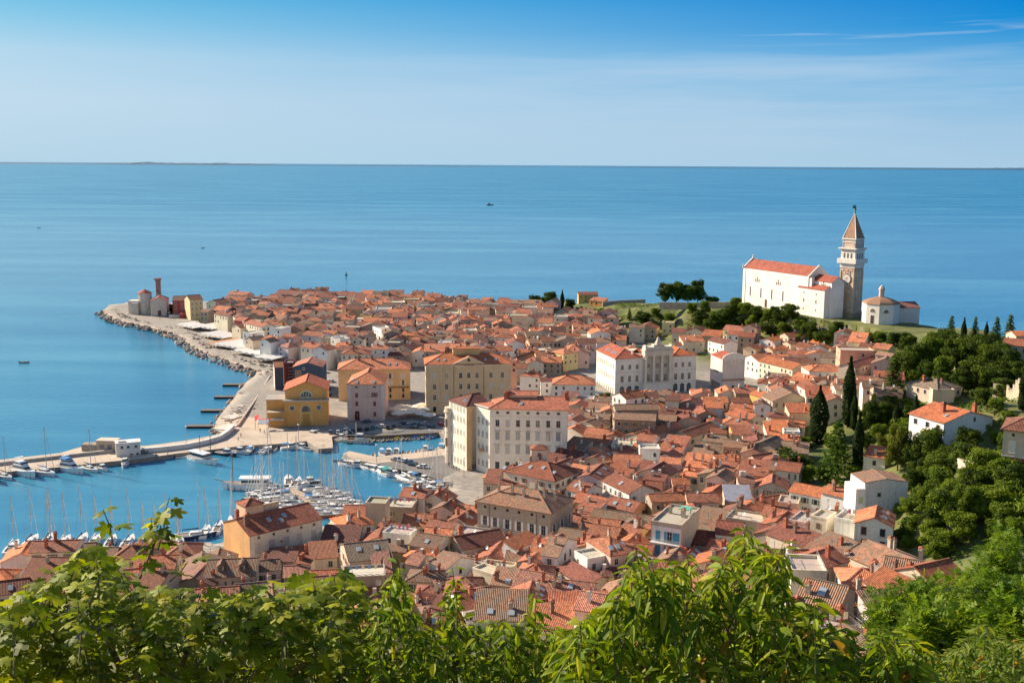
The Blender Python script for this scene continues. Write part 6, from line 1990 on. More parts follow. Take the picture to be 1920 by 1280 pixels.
def sailboat(L, mast, cover, hc=WH, stripe=None):
    t = thing('sailboat', (0, 0, 0))
    B = L * .31
    mb = MB(['gloss']); hull(mb, L, B, L * .10, hc, stripe); hl = mb.build('hull', t)
    z = L * .10
    mb = MB(['gloss', 'glass']); house_on(mb, -L * .12, L * .22, B * .30, B * .20, z, z + .75, WH, .9, .1); cb = mb.build('cabin', t)
    mb = MB(['paint']); mb.box(-L * .40, -L * .14, -B * .25, B * .25, z - .02, z + .06, (.24, .17, .11)); mb.box(-L * .40, -L * .14, -B * .30, -B * .25, z, z + .35, WH); mb.box(-L * .40, -L * .14, B * .25, B * .30, z, z + .35, WH); mb.build('cockpit', t)
    mb = MB(['metal']); mx = L * .10
    mb.tube([(mx, 0, z), (mx, 0, z + mast)], [.13, .10], (.60, .58, .56), 0, 5)
    for f_ in (.45, .72): mb.tube([(mx, -B * .28, z + mast * f_), (mx, B * .28, z + mast * f_)], .04, (.5, .5, .5), 0, 3)
    for p, h_ in (((L * .48, 0, z + .4), 1), ((-L * .48, 0, z), 1), ((mx - .2, B * .48, z), .72), ((mx - .2, -B * .48, z), .72)): mb.tube([(mx, 0, z + mast * h_), p], .022, (.35, .35, .35), 0, 3)
    ms = mb.build('mast', t)
    mb = MB(['canvas']); mb.tube([(mx - .1, 0, z + 1.55), (mx - L * .42, 0, z + 1.5)], [.24, .13], cover, 0, 6); mb.build('boom', t)
    mb = MB(['canvas']); mb.tube([(L * .47, 0, z + .8), (mx + (L * .37) * .15, 0, z + mast * .84)], [.10, .05], (.70, .68, .64), 0, 5); mb.build('furled_jib', t)
    return t
def motor_yacht(L, can=None, hc=WH):
    t = thing('motor_yacht', (0, 0, 0)); B = L * .30; z = L * .12
    mb = MB(['gloss']); hull(mb, L, B, z, hc, None, sheer=.55); mb.build('hull', t)
    mb = MB(['gloss', 'glass']); house_on(mb, -L * .30, L * .25, B * .42, B * .24, z, z + 1.5, WH, 2.4, .2); mb.build('cabin', t)
    mb = MB(['gloss', 'glass']); house_on(mb, -L * .26, L * .06, B * .36, B * .28, z + 1.5, z + 2.5, WH, 1.3, .2); mb.build('flybridge', t)
    mb = MB(['gloss']); 
    for s in (-1, 1): mb.tube([(-L * .24, s * B * .34, z + 2.4), (-L * .20, s * B * .30, z + 3.6)], .1, WH, 0, 4)
    mb.box(-L * .23, -L * .17, -B * .32, B * .32, z + 3.55, z + 3.7, WH); mb.build('radar_arch', t)
    mb = MB(['metal'])
    for s in (-1, 1): mb.tube([(L * .02, s * B * .47, z + .75), (L * .30, s * B * .36, z + .95), (L * .47, s * .05, z + 1.3)], .03, (.6, .6, .6), 0, 3)
    mb.build('railing', t)
    mb = MB(['gloss']); mb.box(-L * .49, -L * .31, -B * .38, B * .38, z + .01, z + .08, (.36, .25, .16)); mb.build('aft_deck', t)
    if can:
        mb = MB(['canvas']); mb.box(-L * .34, -L * .04, -B * .38, B * .38, z + 2.6, z + 2.75, can); mb.build('canopy', t)
    return t
def cabin_boat(L, can=None, hc=WH, cab=WH):
    t = thing('cabin_boat', (0, 0, 0)); B = L * .34; z = L * .11
    mb = MB(['gloss']); hull(mb, L, B, z, hc, None, deck=(.62, .58, .52)); mb.build('hull', t)
    mb = MB(['gloss', 'glass']); house_on(mb, -L * .10, L * .20, B * .34, B * .26, z, z + 1.5, cab, .5, .1); mb.build('cabin', t)
    mb = MB(['metal']); mb.tube([(L * .05, 0, z + 1.4), (L * .05, 0, z + 3.0)], .05, (.5, .5, .5), 0, 4); mb.tube([(L * .22, B * .36, z + .6), (L * .48, 0, z + 1.1), (L * .22, -B * .36, z + .6)], .03, (.6, .6, .6), 0, 3); mb.build('railing', t)
    if can:
        mb = MB(['canvas', 'metal']); mb.box(-L * .42, -L * .08, -B * .40, B * .40, z + 1.35, z + 1.5, can); 
        for s in (-1, 1): mb.tube([(-L * .40, s * B * .36, z), (-L * .40, s * B * .36, z + 1.4)], .04, (.5, .5, .5), 1, 3)
        mb.build('canopy', t)
    else:
        mb = MB(['gloss']); mb.box(-L * .42, -L * .12, -B * .28, B * .28, z + .01, z + .1, (.30, .24, .18)); mb.build('cockpit', t)
    return t
def open_boat(L, hc, inn=(.55, .45, .34), tarp=None):
    t = thing('rowing_boat', (0, 0, 0)); B = L * .36; z = .55
    mb = MB(['gloss']); hull(mb, L, B, z, hc, None, deck=inn, open_=True); hl = mb.build('hull', t)
    mb = MB(['paint'])
    for u in (-.2, .1): mb.box(L * u, L * u + .28, -B * .40, B * .40, z * .75, z * .82, (.42, .28, .16))
    mb.build('thwart', t)
    mb = MB(['gloss']); mb.box(-L / 2 - .35, -L / 2 + .05, -.18, .18, .35, 1.0, (.05, .05, .06)); mb.box(-L / 2 - .2, -L / 2 - .05, -.06, .06, -.4, .35, (.1, .1, .1)); mb.build('outboard_motor', t)
    if tarp:
        mb = MB(['canvas']); 
        mb.face([(-L * .45, -B * .46, z + .04), (L * .28, -B * .40, z + .08), (L * .25, 0, z + .55), (-L * .40, 0, z + .5)], tarp); mb.face([(L * .28, B * .40, z + .08), (-L * .45, B * .46, z + .04), (-L * .40, 0, z + .5), (L * .25, 0, z + .55)], tarp)
        mb.build('tarpaulin', t)
    return t
def fishing_boat(L):
    t = thing('fishing_boat', (0, 0, 0)); B = L * .32; z = 1.3
    mb = MB(['gloss']); hull(mb, L, B, z, (.70, .68, .62), (.60, .56, .48), deck=(.32, .24, .17), sheer=.7); mb.build('hull', t)
    mb = MB(['gloss', 'glass']); house_on(mb, L * .02, L * .26, B * .30, B * .26, z, z + 2.5, WH, .3, .1); mb.build('wheelhouse', t)
    mb = MB(['metal']); mb.tube([(0, 0, z), (0, 0, z + 7)], .12, (.6, .58, .54), 0, 5); mb.tube([(0, 0, z + 1.5), (-L * .42, 0, z + 6)], .09, (.62, .6, .56), 0, 4); mb.build('derrick', t)
    mb = MB(['metal'])
    for s in (-1, 1): mb.tube([(-L * .36, s * B * .35, z), (-L * .34, s * B * .25, z + 3.4)], .1, (.62, .6, .58), 0, 4)
    mb.tube([(-L * .34, -B * .25, z + 3.4), (-L * .34, B * .25, z + 3.4)], .1, (.62, .6, .58), 0, 4); mb.build('stern_gantry', t)
    mb = MB(['canvas'])
    for k in range(7): mb.box(-L * .28 + k * .5, -L * .28 + k * .5 + .42, -.8 + (k % 3) * .4, -.2 + (k % 3) * .5, z, z + .4 + .15 * (k % 2), ((.40, .10, .06), (.10, .16, .26), (.45, .36, .14), (.08, .08, .08))[k % 4])
    mb.build('fishing_gear', t)
    return t
def classic_boat(L):
    t = thing('excursion_boat', (0, 0, 0)); B = L * .27; z = 1.5
    mb = MB(['gloss']); hull(mb, L, B, z, WH, None, deck=(.42, .28, .17), sheer=.8, transom=.6); mb.build('hull', t)
    mb = MB(['gloss', 'glass']); house_on(mb, -L * .36, L * .12, B * .36, B * .34, z, z + 2.1, WH, .2, .1); mb.build('cabin', t)
    mb = MB(['gloss']); mb.box(-L * .42, L * .16, -B * .42, B * .42, z + 2.12, z + 2.3, WH); mb.build('sun_deck', t)
    mb = MB(['metal']); mb.tube([(L * .28, 0, z), (L * .28, 0, z + 10)], .15, (.30, .20, .13), 0, 5); mb.tube([(L * .45, 0, z + 1), (L * .62, 0, z + 1.7)], .12, (.30, .20, .13), 0, 5); mb.tube([(L * .28, 0, z + 10), (L * .62, 0, z + 1.7)], .03, (.3, .3, .3), 0, 3); mb.tube([(-L * .1, 0, z + 2), (-L * .1, 0, z + 9)], .13, (.30, .20, .13), 0, 5); mb.build('mast', t)
    return t
NAVY, BLUE, TEAL, TAN, RED = (.03, .05, .11), (.04, .20, .48), (.03, .26, .26), (.46, .36, .24), (.42, .05, .05)
BK = {'sb': lambda: sailboat(11, 15, NAVY), 'sw': lambda: sailboat(10, 13.5, (.66, .64, .60)), 'sB': lambda: sailboat(11.5, 15.5, BLUE), 'sn': lambda: sailboat(12, 16, NAVY, (.03, .05, .11)), 'st': lambda: sailboat(9.5, 12.5, TAN), 'sr': lambda: sailboat(10, 13, (.6, .58, .55), (.46, .10, .06), (.56, .36, .10)),
      'my': lambda: motor_yacht(14), 'mb': lambda: motor_yacht(13, BLUE), 'cw': lambda: cabin_boat(8), 'ct': lambda: cabin_boat(9, TEAL), 'cB': lambda: cabin_boat(7.5, BLUE), 'cn': lambda: cabin_boat(9, None, (.05, .05, .07)), 'cc': lambda: cabin_boat(8, (.66, .58, .48)),
      'ow': lambda: open_boat(5.2, WH), 'oB': lambda: open_boat(5, (.05, .20, .42)), 'ob': lambda: open_boat(5, (.50, .42, .30)), 'oT': lambda: open_boat(5.5, WH, tarp=BLUE), 'oy': lambda: open_boat(5.5, WH, tarp=(.75, .50, .05)), 'on': lambda: open_boat(6, (.05, .06, .10), (.18, .18, .2)), 'og': lambda: open_boat(5, (.06, .26, .20)),
      'fb': lambda: fishing_boat(12), 'cl': lambda: classic_boat(17)}
BDESC = {'sb': 'sailing boat with navy sail cover', 'sw': 'sailing boat with pale sail cover', 'sB': 'sailing boat with bright blue sail cover', 'sn': 'navy hulled sailing boat', 'st': 'sailing boat with tan sail cover', 'sr': 'red and yellow wooden sailing boat',
         'my': 'white motor yacht', 'mb': 'white motor yacht with blue canopy', 'cw': 'white cabin boat', 'ct': 'white cabin boat with teal canopy', 'cB': 'white cabin boat with blue canopy', 'cn': 'black hulled cabin boat', 'cc': 'white cabin boat with beige canopy',
         'ow': 'open white boat', 'oB': 'open blue boat', 'ob': 'open wooden boat', 'oT': 'white boat under blue tarpaulin', 'oy': 'white boat under yellow tarpaulin', 'on': 'dark rubber boat', 'og': 'open green boat', 'fb': 'cream fishing boat with derrick and gantry', 'cl': 'big white excursion boat with two wooden masts'}
# place phrase, then kind, px, py (waterline), heading of the bow in degrees (0 = right, 90 = away)
BOATS = [
 ('along the long mole', [('sb', 8, 896, -35), ('my', 46, 890, -34), ('sB', 84, 889, -36), ('mb', 134, 884, -34), ('sb', 168, 882, -38), ('cw', 192, 881, -36), ('cw', 235, 871, -80), ('ow', 343, 857, 20), ('cl', 381, 866, -40), ('cn', 425, 853, -20), ('cw', 449, 850, -20), ('my', -22, 900, -34)]),
 ('on the quay below the theatre', [('cB', 470, 846, 80), ('oT', 482, 846, 75), ('ow', 492, 846, 80), ('sw', 500, 846, 78), ('cw', 567, 843, 150), ('on', 531, 838, 10), ('ow', 515, 843, 80), ('cw', 596, 816, 160), ('ob', 606, 824, 30), ('oB', 616, 822, 40), ('ow', 628, 823, 40), ('cw', 640, 824, 60), ('on', 652, 826, 70), ('cn', 588, 818, 150), ('ob', 634, 827, 50), ('og', 660, 830, 60), ('cB', 545, 841, 20)]),
 ('across the inner basin', [('fb', 668, 829, -10), ('ob', 690, 827, 80), ('ow', 698, 827, 75), ('og', 707, 826, 80), ('ow', 716, 826, 85), ('ob', 725, 825, 80), ('oB', 734, 825, 80), ('oy', 744, 824, 75), ('ow', 752, 824, 80), ('ob', 760, 823, 80), ('ob', 769, 823, 75), ('oT', 778, 822, 60), ('ow', 787, 822, 60), ('oB', 796, 821, 60), ('oT', 806, 821, 50), ('oB', 815, 820, 55)]),
 ('inside the road jetty', [('cB', 716, 853, 100), ('cw', 743, 851, 95), ('ow', 766, 850, 90), ('ow', 781, 848, 90), ('cw', 797, 846, 85), ('oT', 809, 845, 90), ('ow', 821, 844, 90), ('cn', 729, 852, 95), ('on', 755, 851, 90), ('ob', 789, 847, 90), ('cB', 827, 843, 90), ('ow', 700, 855, 95)]),
 ('outside the road jetty', [('on', 640, 866, 180), ('cc', 650, 874, 150), ('cw', 672, 875, 170), ('cc', 690, 881, 150), ('ct', 716, 888, 130), ('ct', 729, 890, -50), ('cw', 741, 893, 130), ('on', 758, 894, 130), ('on', 782, 897, 140), ('ow', 748, 902, 190), ('ow', 768, 906, 190), ('ow', 783, 910, 200), ('cw', 703, 884, 140), ('cB', 770, 896, 130), ('cw', 796, 902, 140), ('sw', 757, 900, 135)]),
 ('off the near harbour shore', [('cw', 788, 915, 200), ('ow', 799, 917, 190), ('cw', 806, 923, 200), ('ow', 795, 928, 190), ('oT', 806, 933, 200), ('cw', 796, 938, 190), ('ow', 818, 928, 190), ('ow', 786, 944, 200), ('cB', 812, 915, 195), ('ct', 776, 934, 200), ('ow', 770, 948, 200), ('sw', 826, 917, 190), ('cw', 783, 925, 195), ('on', 765, 938, 200)]),
 ('left of the angled pier', [('cl', 466, 916, 180), ('sw', 487, 927, 190), ('sb', 500, 933, 195), ('sw', 512, 923, 190), ('sb', 517, 940, 195), ('sn', 498, 943, 195), ('sw', 533, 948, 200), ('sb', 540, 956, 200), ('sw', 520, 953, 195), ('cw', 506, 914, 180), ('st', 498, 951, 195), ('cn', 478, 938, 190), ('cB', 524, 932, 195), ('ow', 470, 930, 190)]),
 ("at the angled pier's head", [('sn', 541, 905, 100), ('sb', 556, 909, 95), ('cn', 580, 907, 10), ('sw', 568, 913, 60), ('ob', 585, 919, 10)]),
 ('right of the angled pier', [('sw', 597, 922, 10), ('sw', 613, 926, 5), ('sb', 627, 931, 5), ('sw', 604, 937, 5), ('sb', 618, 941, 0), ('sw', 634, 938, 5), ('sb', 644, 946, 0), ('sw', 602, 950, 0), ('sw', 622, 955, 0), ('st', 596, 962, 0), ('sr', 612, 968, -5), ('sw', 655, 962, 0), ('cw', 668, 956, 10), ('cB', 590, 940, 5), ('cw', 660, 950, 0), ('sw', 648, 955, 0), ('sb', 636, 963, 0)]),
 ('behind the near left roofs', [('sw', 24, 1030, 100), ('sb', 58, 1021, 95), ('sb', 90, 1019, 95), ('sn', 94, 1025, 95), ('sw', 120, 1021, 95), ('sb', 152, 1019, 95), ('sw', 178, 1019, 95), ('sw', 209, 1019, 95), ('sn', 241, 1021, 95), ('sw', 268, 1021, 95), ('sw', 290, 1022, 95), ('sb', 310, 1022, 95), ('sw', 331, 1021, 95), ('st', 336, 1023, 95), ('sn', 366, 1008, 20), ('sw', 386, 1000, 95), ('sb', 410, 992, 100), ('sb', 438, 985, 110), ('cw', 322, 1034, 10), ('cB', 364, 1036, 15), ('cw', 338, 1038, 10)]),
 ('out on the open sea', [('ob', 46, 680, 5), ('on', 73, 427, 0), ('ob', 381, 465, 60)]),
]
ORD = ['', 'second', 'third', 'fourth', 'fifth', 'sixth', 'seventh', 'eighth', 'ninth', 'tenth', 'eleventh', 'twelfth', 'thirteenth', 'fourteenth', 'fifteenth', 'sixteenth', 'seventeenth', 'eighteenth', 'nineteenth', 'twentieth', 'twenty first', 'twenty second', 'twenty third', 'twenty fourth', 'twenty fifth', 'twenty sixth', 'twenty seventh', 'twenty eighth', 'twenty ninth', 'thirtieth']
def build_boats():
    protos, kids = {}, None
    rb = random.Random(4)
    used = set()
    for k in BK: protos[k] = BK[k]()
    bpy.context.view_layer.update()
    kids = children_of()
    first = {k: True for k in BK}
    for place, lst in BOATS:
        cnt = {}
        rows = []
        for k, px, py, hd in sorted(lst, key=lambda b: b[1]):
            rows.append((k, px, py, hd, cnt.setdefault(k, []).append(1) or len(cnt[k])))
        for k, px, py, hd, i in rows:
            p = at(px, py, 0)
            n = len(cnt[k])
            lab = BDESC[k] + ' ' + place
            if n > 1: lab = ('leftmost' if i == 1 else ORD[i - 1]) + ' ' + lab + ('' if i == 1 else ' from left') if i < n else 'rightmost ' + lab
            rz = R(hd + rb.uniform(-5, 5)); s = rb.uniform(.95, 1.12) * (1.12 if k in ('my', 'mb') else 1)
            o = protos[k]
            if first[k]: first[k] = False; o.location = (p.x, p.y, 0); o.rotation_euler.z = rz; o.scale = (s, s, s)
            else: o = dup(o, kids, (p.x, p.y, 0), rz, s)
            tag(o, lab, 'boat' if k[0] != 'm' else 'yacht', 'boats ' + place)
    # ship far out, marker buoys
    p = at(919, 385, 0)
    t = thing('small_ship', (p.x, p.y, 0), 0.1)
    mb = MB(['gloss', 'glass']); hull(mb, 19, 5, 2.2, (.05, .06, .09), None, deck=(.2, .2, .2)); mb.build('hull', t)
    mb = MB(['gloss', 'glass']); house_on(mb, -6, 0, 1.8, 1.6, 2.2, 5.5, (.30, .30, .32)); mb.build('wheelhouse', t)
    mb = MB(['metal']); mb.tube([(-2, 0, 5), (-2, 0, 10)], .2, (.2, .2, .2)); mb.build('mast', t)
    tag(t, 'small dark ship alone on the open sea far behind the town', 'ship')
    p = at(649, 516, 0)
    mb = MB(['paint']); mb.lathe([(1.2, -.5), (1.3, .8), (.5, 1.2), (.35, 2.6), (.5, 2.7), (.4, 3.3), (0, 3.4)], (.04, .06, .05), 0, 8)
    b = mb.build('marker_buoy', None, (p.x, p.y, 0)); tag(b, 'dark marker buoy standing in the sea behind the far roofs', 'buoy')
build_boats()

# ------------------------------------------------------------------ cars
def car(col, van=False):
    t = thing('parked_car', (0, 0, 0)); L, W_ = (4.2, 1.75) if not van else (4.9, 1.95)
    mb = MB(['gloss'])
    hb = .85 if not van else 1.1
    prof = [(-L / 2, .35), (-L / 2, hb - .05), (-L * .40, hb), (L * .22, hb), (L * .46, hb - .15), (L / 2, .5), (L / 2, .35)]
    for s in (1, -1):
        q = [(x, s * W_ / 2, z) for x, z in prof]
        mb.face(q[::-1] if s > 0 else q, col)
    for i in range(len(prof)):
        a, b = prof[i], prof[(i + 1) % len(prof)]
        mb.face([(a[0], -W_ / 2, a[1]), (a[0], W_ / 2, a[1]), (b[0], W_ / 2, b[1]), (b[0], -W_ / 2, b[1])], col)
    mb.build('body', t)
    h1 = 1.45 if not van else 2.1
    mb = MB(['gloss', 'glass'])
    lo = [(-L * .44, -W_ * .48), (L * .20, -W_ * .48), (L * .20, W_ * .48), (-L * .44, W_ * .48)]; hi = [(-L * .34, -W_ * .40), (L * .04, -W_ * .40), (L * .04, W_ * .40), (-L * .34, W_ * .40)]
    for i in range(4):
        j = (i + 1) % 4
        mb.face([(*lo[i], hb - .02), (*lo[j], hb - .02), (*hi[j], h1), (*hi[i], h1)], (.03, .035, .04), 1)
    mb.face([(*p, h1) for p in hi], col)
    mb.build('cabin', t)
    for sx in (-.31, .31):
        for sy in (-1, 1):
            mb = MB(['paint'])
            n = 10
            for k in range(n):
                a, b = 6.283 * k / n, 6.283 * (k + 1) / n
                x = L * sx; y0, y1 = sy * W_ * .40, sy * (W_ / 2 + .02)
                P_ = lambda t_, y, r=.33: (x + r * math.cos(t_), y, .33 + r * math.sin(t_))
                mb.face([P_(a, y0), P_(b, y0), P_(b, y1), P_(a, y1)], (.03, .03, .03)); mb.face([P_(a, y1), P_(b, y1), (x, y1, .33)], (.12, .12, .12))
            mb.build('wheel', t)
    for sy in (-1, 1):
        mb = MB(['glass']); mb.box(L / 2 - .05, L / 2 + .02, sy * W_ * .36 - .2, sy * W_ * .36 + .2, .55, .72, (.6, .6, .58)); mb.build('headlight', t)
    return t
CARS = {'white car': (.75, .75, .74), 'silver car': (.42, .43, .45), 'dark blue car': (.04, .07, .15), 'black car': (.025, .025, .03), 'grey car': (.16, .17, .18), 'teal car': (.04, .28, .26), 'red car': (.34, .03, .03)}
CARPOS = [('on the road jetty', [('silver car', 742, 866, 150), ('white car', 756, 869, 150), ('dark blue car', 766, 872, 150), ('dark blue car', 774, 876, 150), ('white car', 791, 880, 165)]),
 ('before the pink harbour house', [('white car', 634, 812, 100), ('grey car', 620, 812, 100), ('dark blue car', 661, 809, 100), ('dark blue car', 686, 792, 175), ('white car', 713, 801, 170), ('teal car', 699, 803, 100), ('black car', 674, 806, 95), ('black car', 688, 806, 95), ('black car', 727, 803, 95)]),
 ('by the cafe umbrellas', [('dark blue car', 738, 800, 95), ('silver car', 765, 799, 100), ('grey car', 749, 801, 95), ('dark blue car', 780, 797, 160), ('silver car', 795, 796, 165), ('dark blue car', 808, 801, 150), ('black car', 776, 803, 160), ('dark blue car', 755, 795, 180)]),
 ('in the lane behind the theatre', [('white car', 622, 716, 80), ('grey car', 619, 729, 85), ('black car', 618, 742, 88), ('white car', 610, 699, 20)]),
 ('on the mole by the white block', [('black car', 240, 856, 5), ('black car', 252, 855, 5), ('grey car', 268, 853, 8)])]
def build_cars():
    pr = {k: car(c) for k, c in CARS.items()}
    van = car(CARS['white car'], True); van.name = 'parked_van'
    kids = children_of(); first = {k: True for k in pr}
    for place, lst in CARPOS:
        for k in pr:
            sel = sorted([c for c in lst if c[0] == k], key=lambda c: c[1])
            for i, (_, px, py, hd) in enumerate(sel):
                p = hit(px, py); o = pr[k]
                if not first[k]: o = dup(o, kids)
                first[k] = False
                o.location = (p.x, p.y, max(p.z, 1.7)); o.rotation_euler.z = R(hd)
                lab = k + ' parked ' + place
                if len(sel) > 1: lab = ('leftmost ' if i == 0 else 'rightmost ' if i == len(sel) - 1 else ORD[i] + ' from left ') + lab
                tag(o, lab, 'car', 'cars parked ' + place)
    for k in pr:
        if first[k]:
            p = hit(826, 797); pr[k].location = (p.x, p.y, 1.7); pr[k].rotation_euler.z = 2; first[k] = False
            tag(pr[k], k + ' parked at the end of the harbour car park', 'car', 'cars parked by the cafe umbrellas')
    p = hit(648, 811); van.location = (p.x, p.y, 1.7); van.rotation_euler.z = R(100)
    tag(van, 'white van parked among the cars at the inner basin', 'van')
build_cars()

# ------------------------------------------------------------------ parasols, canopies, small fittings, people
def build_small():
    def parasol(col, r=2.6, h=3.0):
        t = thing('parasol', (0, 0, 0))
        mb = MB(['canvas']); n = 8
        for k in range(n):
            a, b = 6.283 * k / n, 6.283 * (k + 1) / n
            mb.face([(r * math.cos(a), r * math.sin(a), h - .7), (r * math.cos(b), r * math.sin(b), h - .7), (0, 0, h + .15)], col)
            mb.face([(r * math.cos(a), r * math.sin(a), h - .95), (r * math.cos(b), r * math.sin(b), h - .95), (r * math.cos(b), r * math.sin(b), h - .7), (r * math.cos(a), r * math.sin(a), h - .7)], col)
        mb.build('shade', t)
        mb = MB(['metal']); mb.tube([(0, 0, -.3), (0, 0, h)], .06, (.4, .36, .3), 0, 5); mb.build('pole', t)
        return t
    base = parasol((.74, .68, .56)); kids = children_of()
    ps = [(740, 768), (752, 763), (764, 764), (757, 774), (769, 773), (783, 763), (792, 760), (796, 768), (790, 776), (805, 779), (776, 770), (746, 776)]
    for i, (px, py) in enumerate(sorted(ps)):
        p = hit(px, py + 9); o = base if i == 0 else dup(base, kids)
        o.location = (p.x, p.y, max(p.z, 1.7)); s = 1.15; o.scale = (s, s, s)
        tag(o, ('leftmost' if i == 0 else 'rightmost' if i == len(ps) - 1 else ORD[i] + ' from left') + ' cream parasol between the ochre block and the tan palace', 'parasol', 'cafe parasols')
    ps = [(1118, 737), (1127, 739), (1108, 738), (1099, 739)]
    for i, (px, py) in enumerate(sorted(ps)):
        p = hit(px, py + 6); o = dup(base, kids, (p.x, p.y, max(p.z, 1.7)), 0, .9)
        tag(o, ('leftmost' if i == 0 else 'rightmost' if i == 3 else ORD[i] + ' from left') + ' cream parasol beside the white town hall', 'parasol', 'parasols by the town hall')
    can = [((330, 606), (362, 614), 'white canopy below the dark red seafront house'), ((362, 610), (398, 616), 'white canopy on dark posts below the pale green seafront house'), ((372, 624), (418, 633), 'long pale canopy on the promenade before the cream facades'), ((386, 641), (446, 652), 'wide cream terrace canopy with orange end along the promenade'), ((432, 655), (480, 664), 'white canopy near the bend of the rocky shore'), ((470, 668), (510, 673), 'white canopy behind the narrow slate house')]
    for k, (a, b, lab) in enumerate(can):
        pa, pb = at(a[0], a[1] , 5.0), at(b[0], b[1], 5.0)
        rz = math.atan2(pb.y - pa.y, pb.x - pa.x); W_ = math.hypot(pb.x - pa.x, pb.y - pa.y); D_ = (12, 14, 14, 20, 18, 16)[k]
        t = thing('canopy', (pa.x, pa.y, 1.7), rz)
        mb = MB(['canvas'])
        n = max(2, int(W_ / 5))
        for i in range(n):
            x0, x1 = W_ * i / n, W_ * (i + 1) / n; xm = (x0 + x1) / 2
            c = (.80, .77, .72) if not (k == 3 and i == 0) else (.72, .36, .18)
            mb.face([(x0, 0, 2.9), (xm, 0, 3.5), (xm, D_, 3.9), (x0, D_, 3.3)], c); mb.face([(xm, 0, 3.5), (x1, 0, 2.9), (x1, D_, 3.3), (xm, D_, 3.9)], c)
            mb.face([(x0, 0, 2.5), (x1, 0, 2.5), (x1, 0, 2.9), (x0, 0, 2.9)], c)
        mb.build('cover', t)
        for i in range(n + 1):
            mb = MB(['metal']); mb.tube([(W_ * i / n, .1, -.2), (W_ * i / n, .1, 2.9)], .09, (.14, .12, .11), 0, 5); mb.build('post', t)
        mb = MB(['paint'])
        for i in range(int(W_ / 1.6)): mb.box(1 + i * 1.6, 1.9 + i * 1.6, 1.0 + (i % 3) * 1.8, 1.9 + (i % 3) * 1.8, 0, .75, (.10, .08, .07))
        ta = mb.build('table_row', t); ta['kind'] = 'stuff'
        tag(t, lab, 'canopy', 'canopies along the promenade')
    # huts on the mole
    p, q = at(152, 846, 1.7), at(215, 848, 1.7)
    t = thing('stone_hut', (p.x + 6, p.y, 1.7), math.atan2(q.y - p.y, q.x - p.x))
    mb = MB(['stone']); mb.box(-6, 0, 0, 4, -1, 2.6, (.34, .28, .22)); mb.box(0, 7.5, 0, 4.5, -1, 4.2, (.46, .38, .30)); mb.build('wall', t)
    mb = MB(['plaster']); mb.box(-.2, 7.7, -.2, 4.7, 4.2, 4.45, (.60, .52, .44)); mb.build('roof', t)
    for x in (2.2, 5.4):
        link('door', win_mesh(1.9, 2.6, 'dark', (.5, .44, .38), (.10, .12, .17)), t, (x, -.01, .2))
    tag(t, 'low stone hut with dark blue doors on the mole behind the masts', 'hut')
    p, q = at(218, 856, 1.7), at(264, 852, 1.7)
    t = thing('harbour_office', (p.x, p.y, 1.7), math.atan2(q.y - p.y, q.x - p.x)); W_ = math.hypot(q.x - p.x, q.y - p.y)
    mb = MB(['plaster']); mb.box(0, W_, 0, 5, -1, 4.9, (.76, .74, .72)); mb.build('wall', t)
    mb = MB(['plaster']); mb.box(-.2, W_ + .2, -.2, 5.2, 4.9, 5.15, (.70, .68, .66)); mb.box(W_ * .1, W_ * .4, 1, 3, 5.15, 5.6, (.6, .6, .6)); mb.build('roof', t)
    for u in (.25, .5, .82): link('window', win_mesh(.9, .8, 'dark', (.5, .5, .5)), t, (W_ * u, -.01, 3.0))
    tag(t, 'plain white flat roofed block standing on the mole', 'block')
    # lamp posts
    mb = MB(['metal', 'gloss']); mb.tube([(0, 0, 0), (0, 0, 6.5)], .1, (.30, .33, .38), 0, 5); mb.lathe([(.1, 6.4), (.42, 6.6), (.42, 6.95), (0, 7.15)], (.8, .8, .8), 1, 8)
    me = mb.mesh('street_lamp')
    for i, (px, py, wh) in enumerate(((350, 833, 'behind the curved white wave wall'), (706, 870, 'at the tip of the road jetty'), (806, 838, 'in front of the inner basin'), (870, 893, 'on the road beside the cream five storey block'), (560, 829, 'on the quay before the yellow theatre'))):
        p = hit(px, py); o = link('street_lamp', me, None, (p.x, p.y, 1.7)); tag(o, 'grey street lamp with white head ' + wh, 'street lamp', 'harbour street lamps')
    # flagpole masts on the promenade
    mb = MB(['metal']); mb.tube([(0, 0, 0), (0, 0, 10.5)], [.10, .07], (.80, .80, .78), 0, 5); me = mb.mesh('flagpole')
    fl = [(794, 884), (803, 887), (811, 890), (819, 894), (827, 897), (836, 903), (844, 908)]
    for i, (px, py) in enumerate(fl):
        p = hit(px, py); o = link('flagpole', me, None, (p.x, p.y, 1.7)); tag(o, ('leftmost' if i == 0 else 'rightmost' if i == 6 else ORD[i] + ' from left') + ' bare white flagpole beside the promenade road', 'flagpole', 'flagpoles on the promenade')
    # road surface, kerbs
    def sheet(nm, pxs, z, col):
        mb = MB(['paving']); pl = ccw([(p.x, p.y) for p in (at(a, b, z) for a, b in pxs)])
        mb.face([(x, y, z) for x, y in pl], col); tag(mb.build(nm), kind='structure')
    sheet('harbour_road', [(706, 868), (770, 860), (832, 853), (842, 868), (888, 890), (905, 900), (888, 925), (850, 915), (828, 903), (790, 886), (740, 878)], 1.704, (.17, .16, .155))
    sheet('car_park', [(626, 815), (632, 780), (650, 793), (718, 789), (800, 784), (826, 789), (828, 810), (700, 817)], 1.704, (.15, .145, .14))
    sheet('town_square', [(1305, 742), (1345, 737), (1400, 739), (1432, 748), (1400, 764), (1310, 760)], 2.75, (.36, .34, .32))
    # people
    me0 = bpy.data.meshes.new('person_rig')
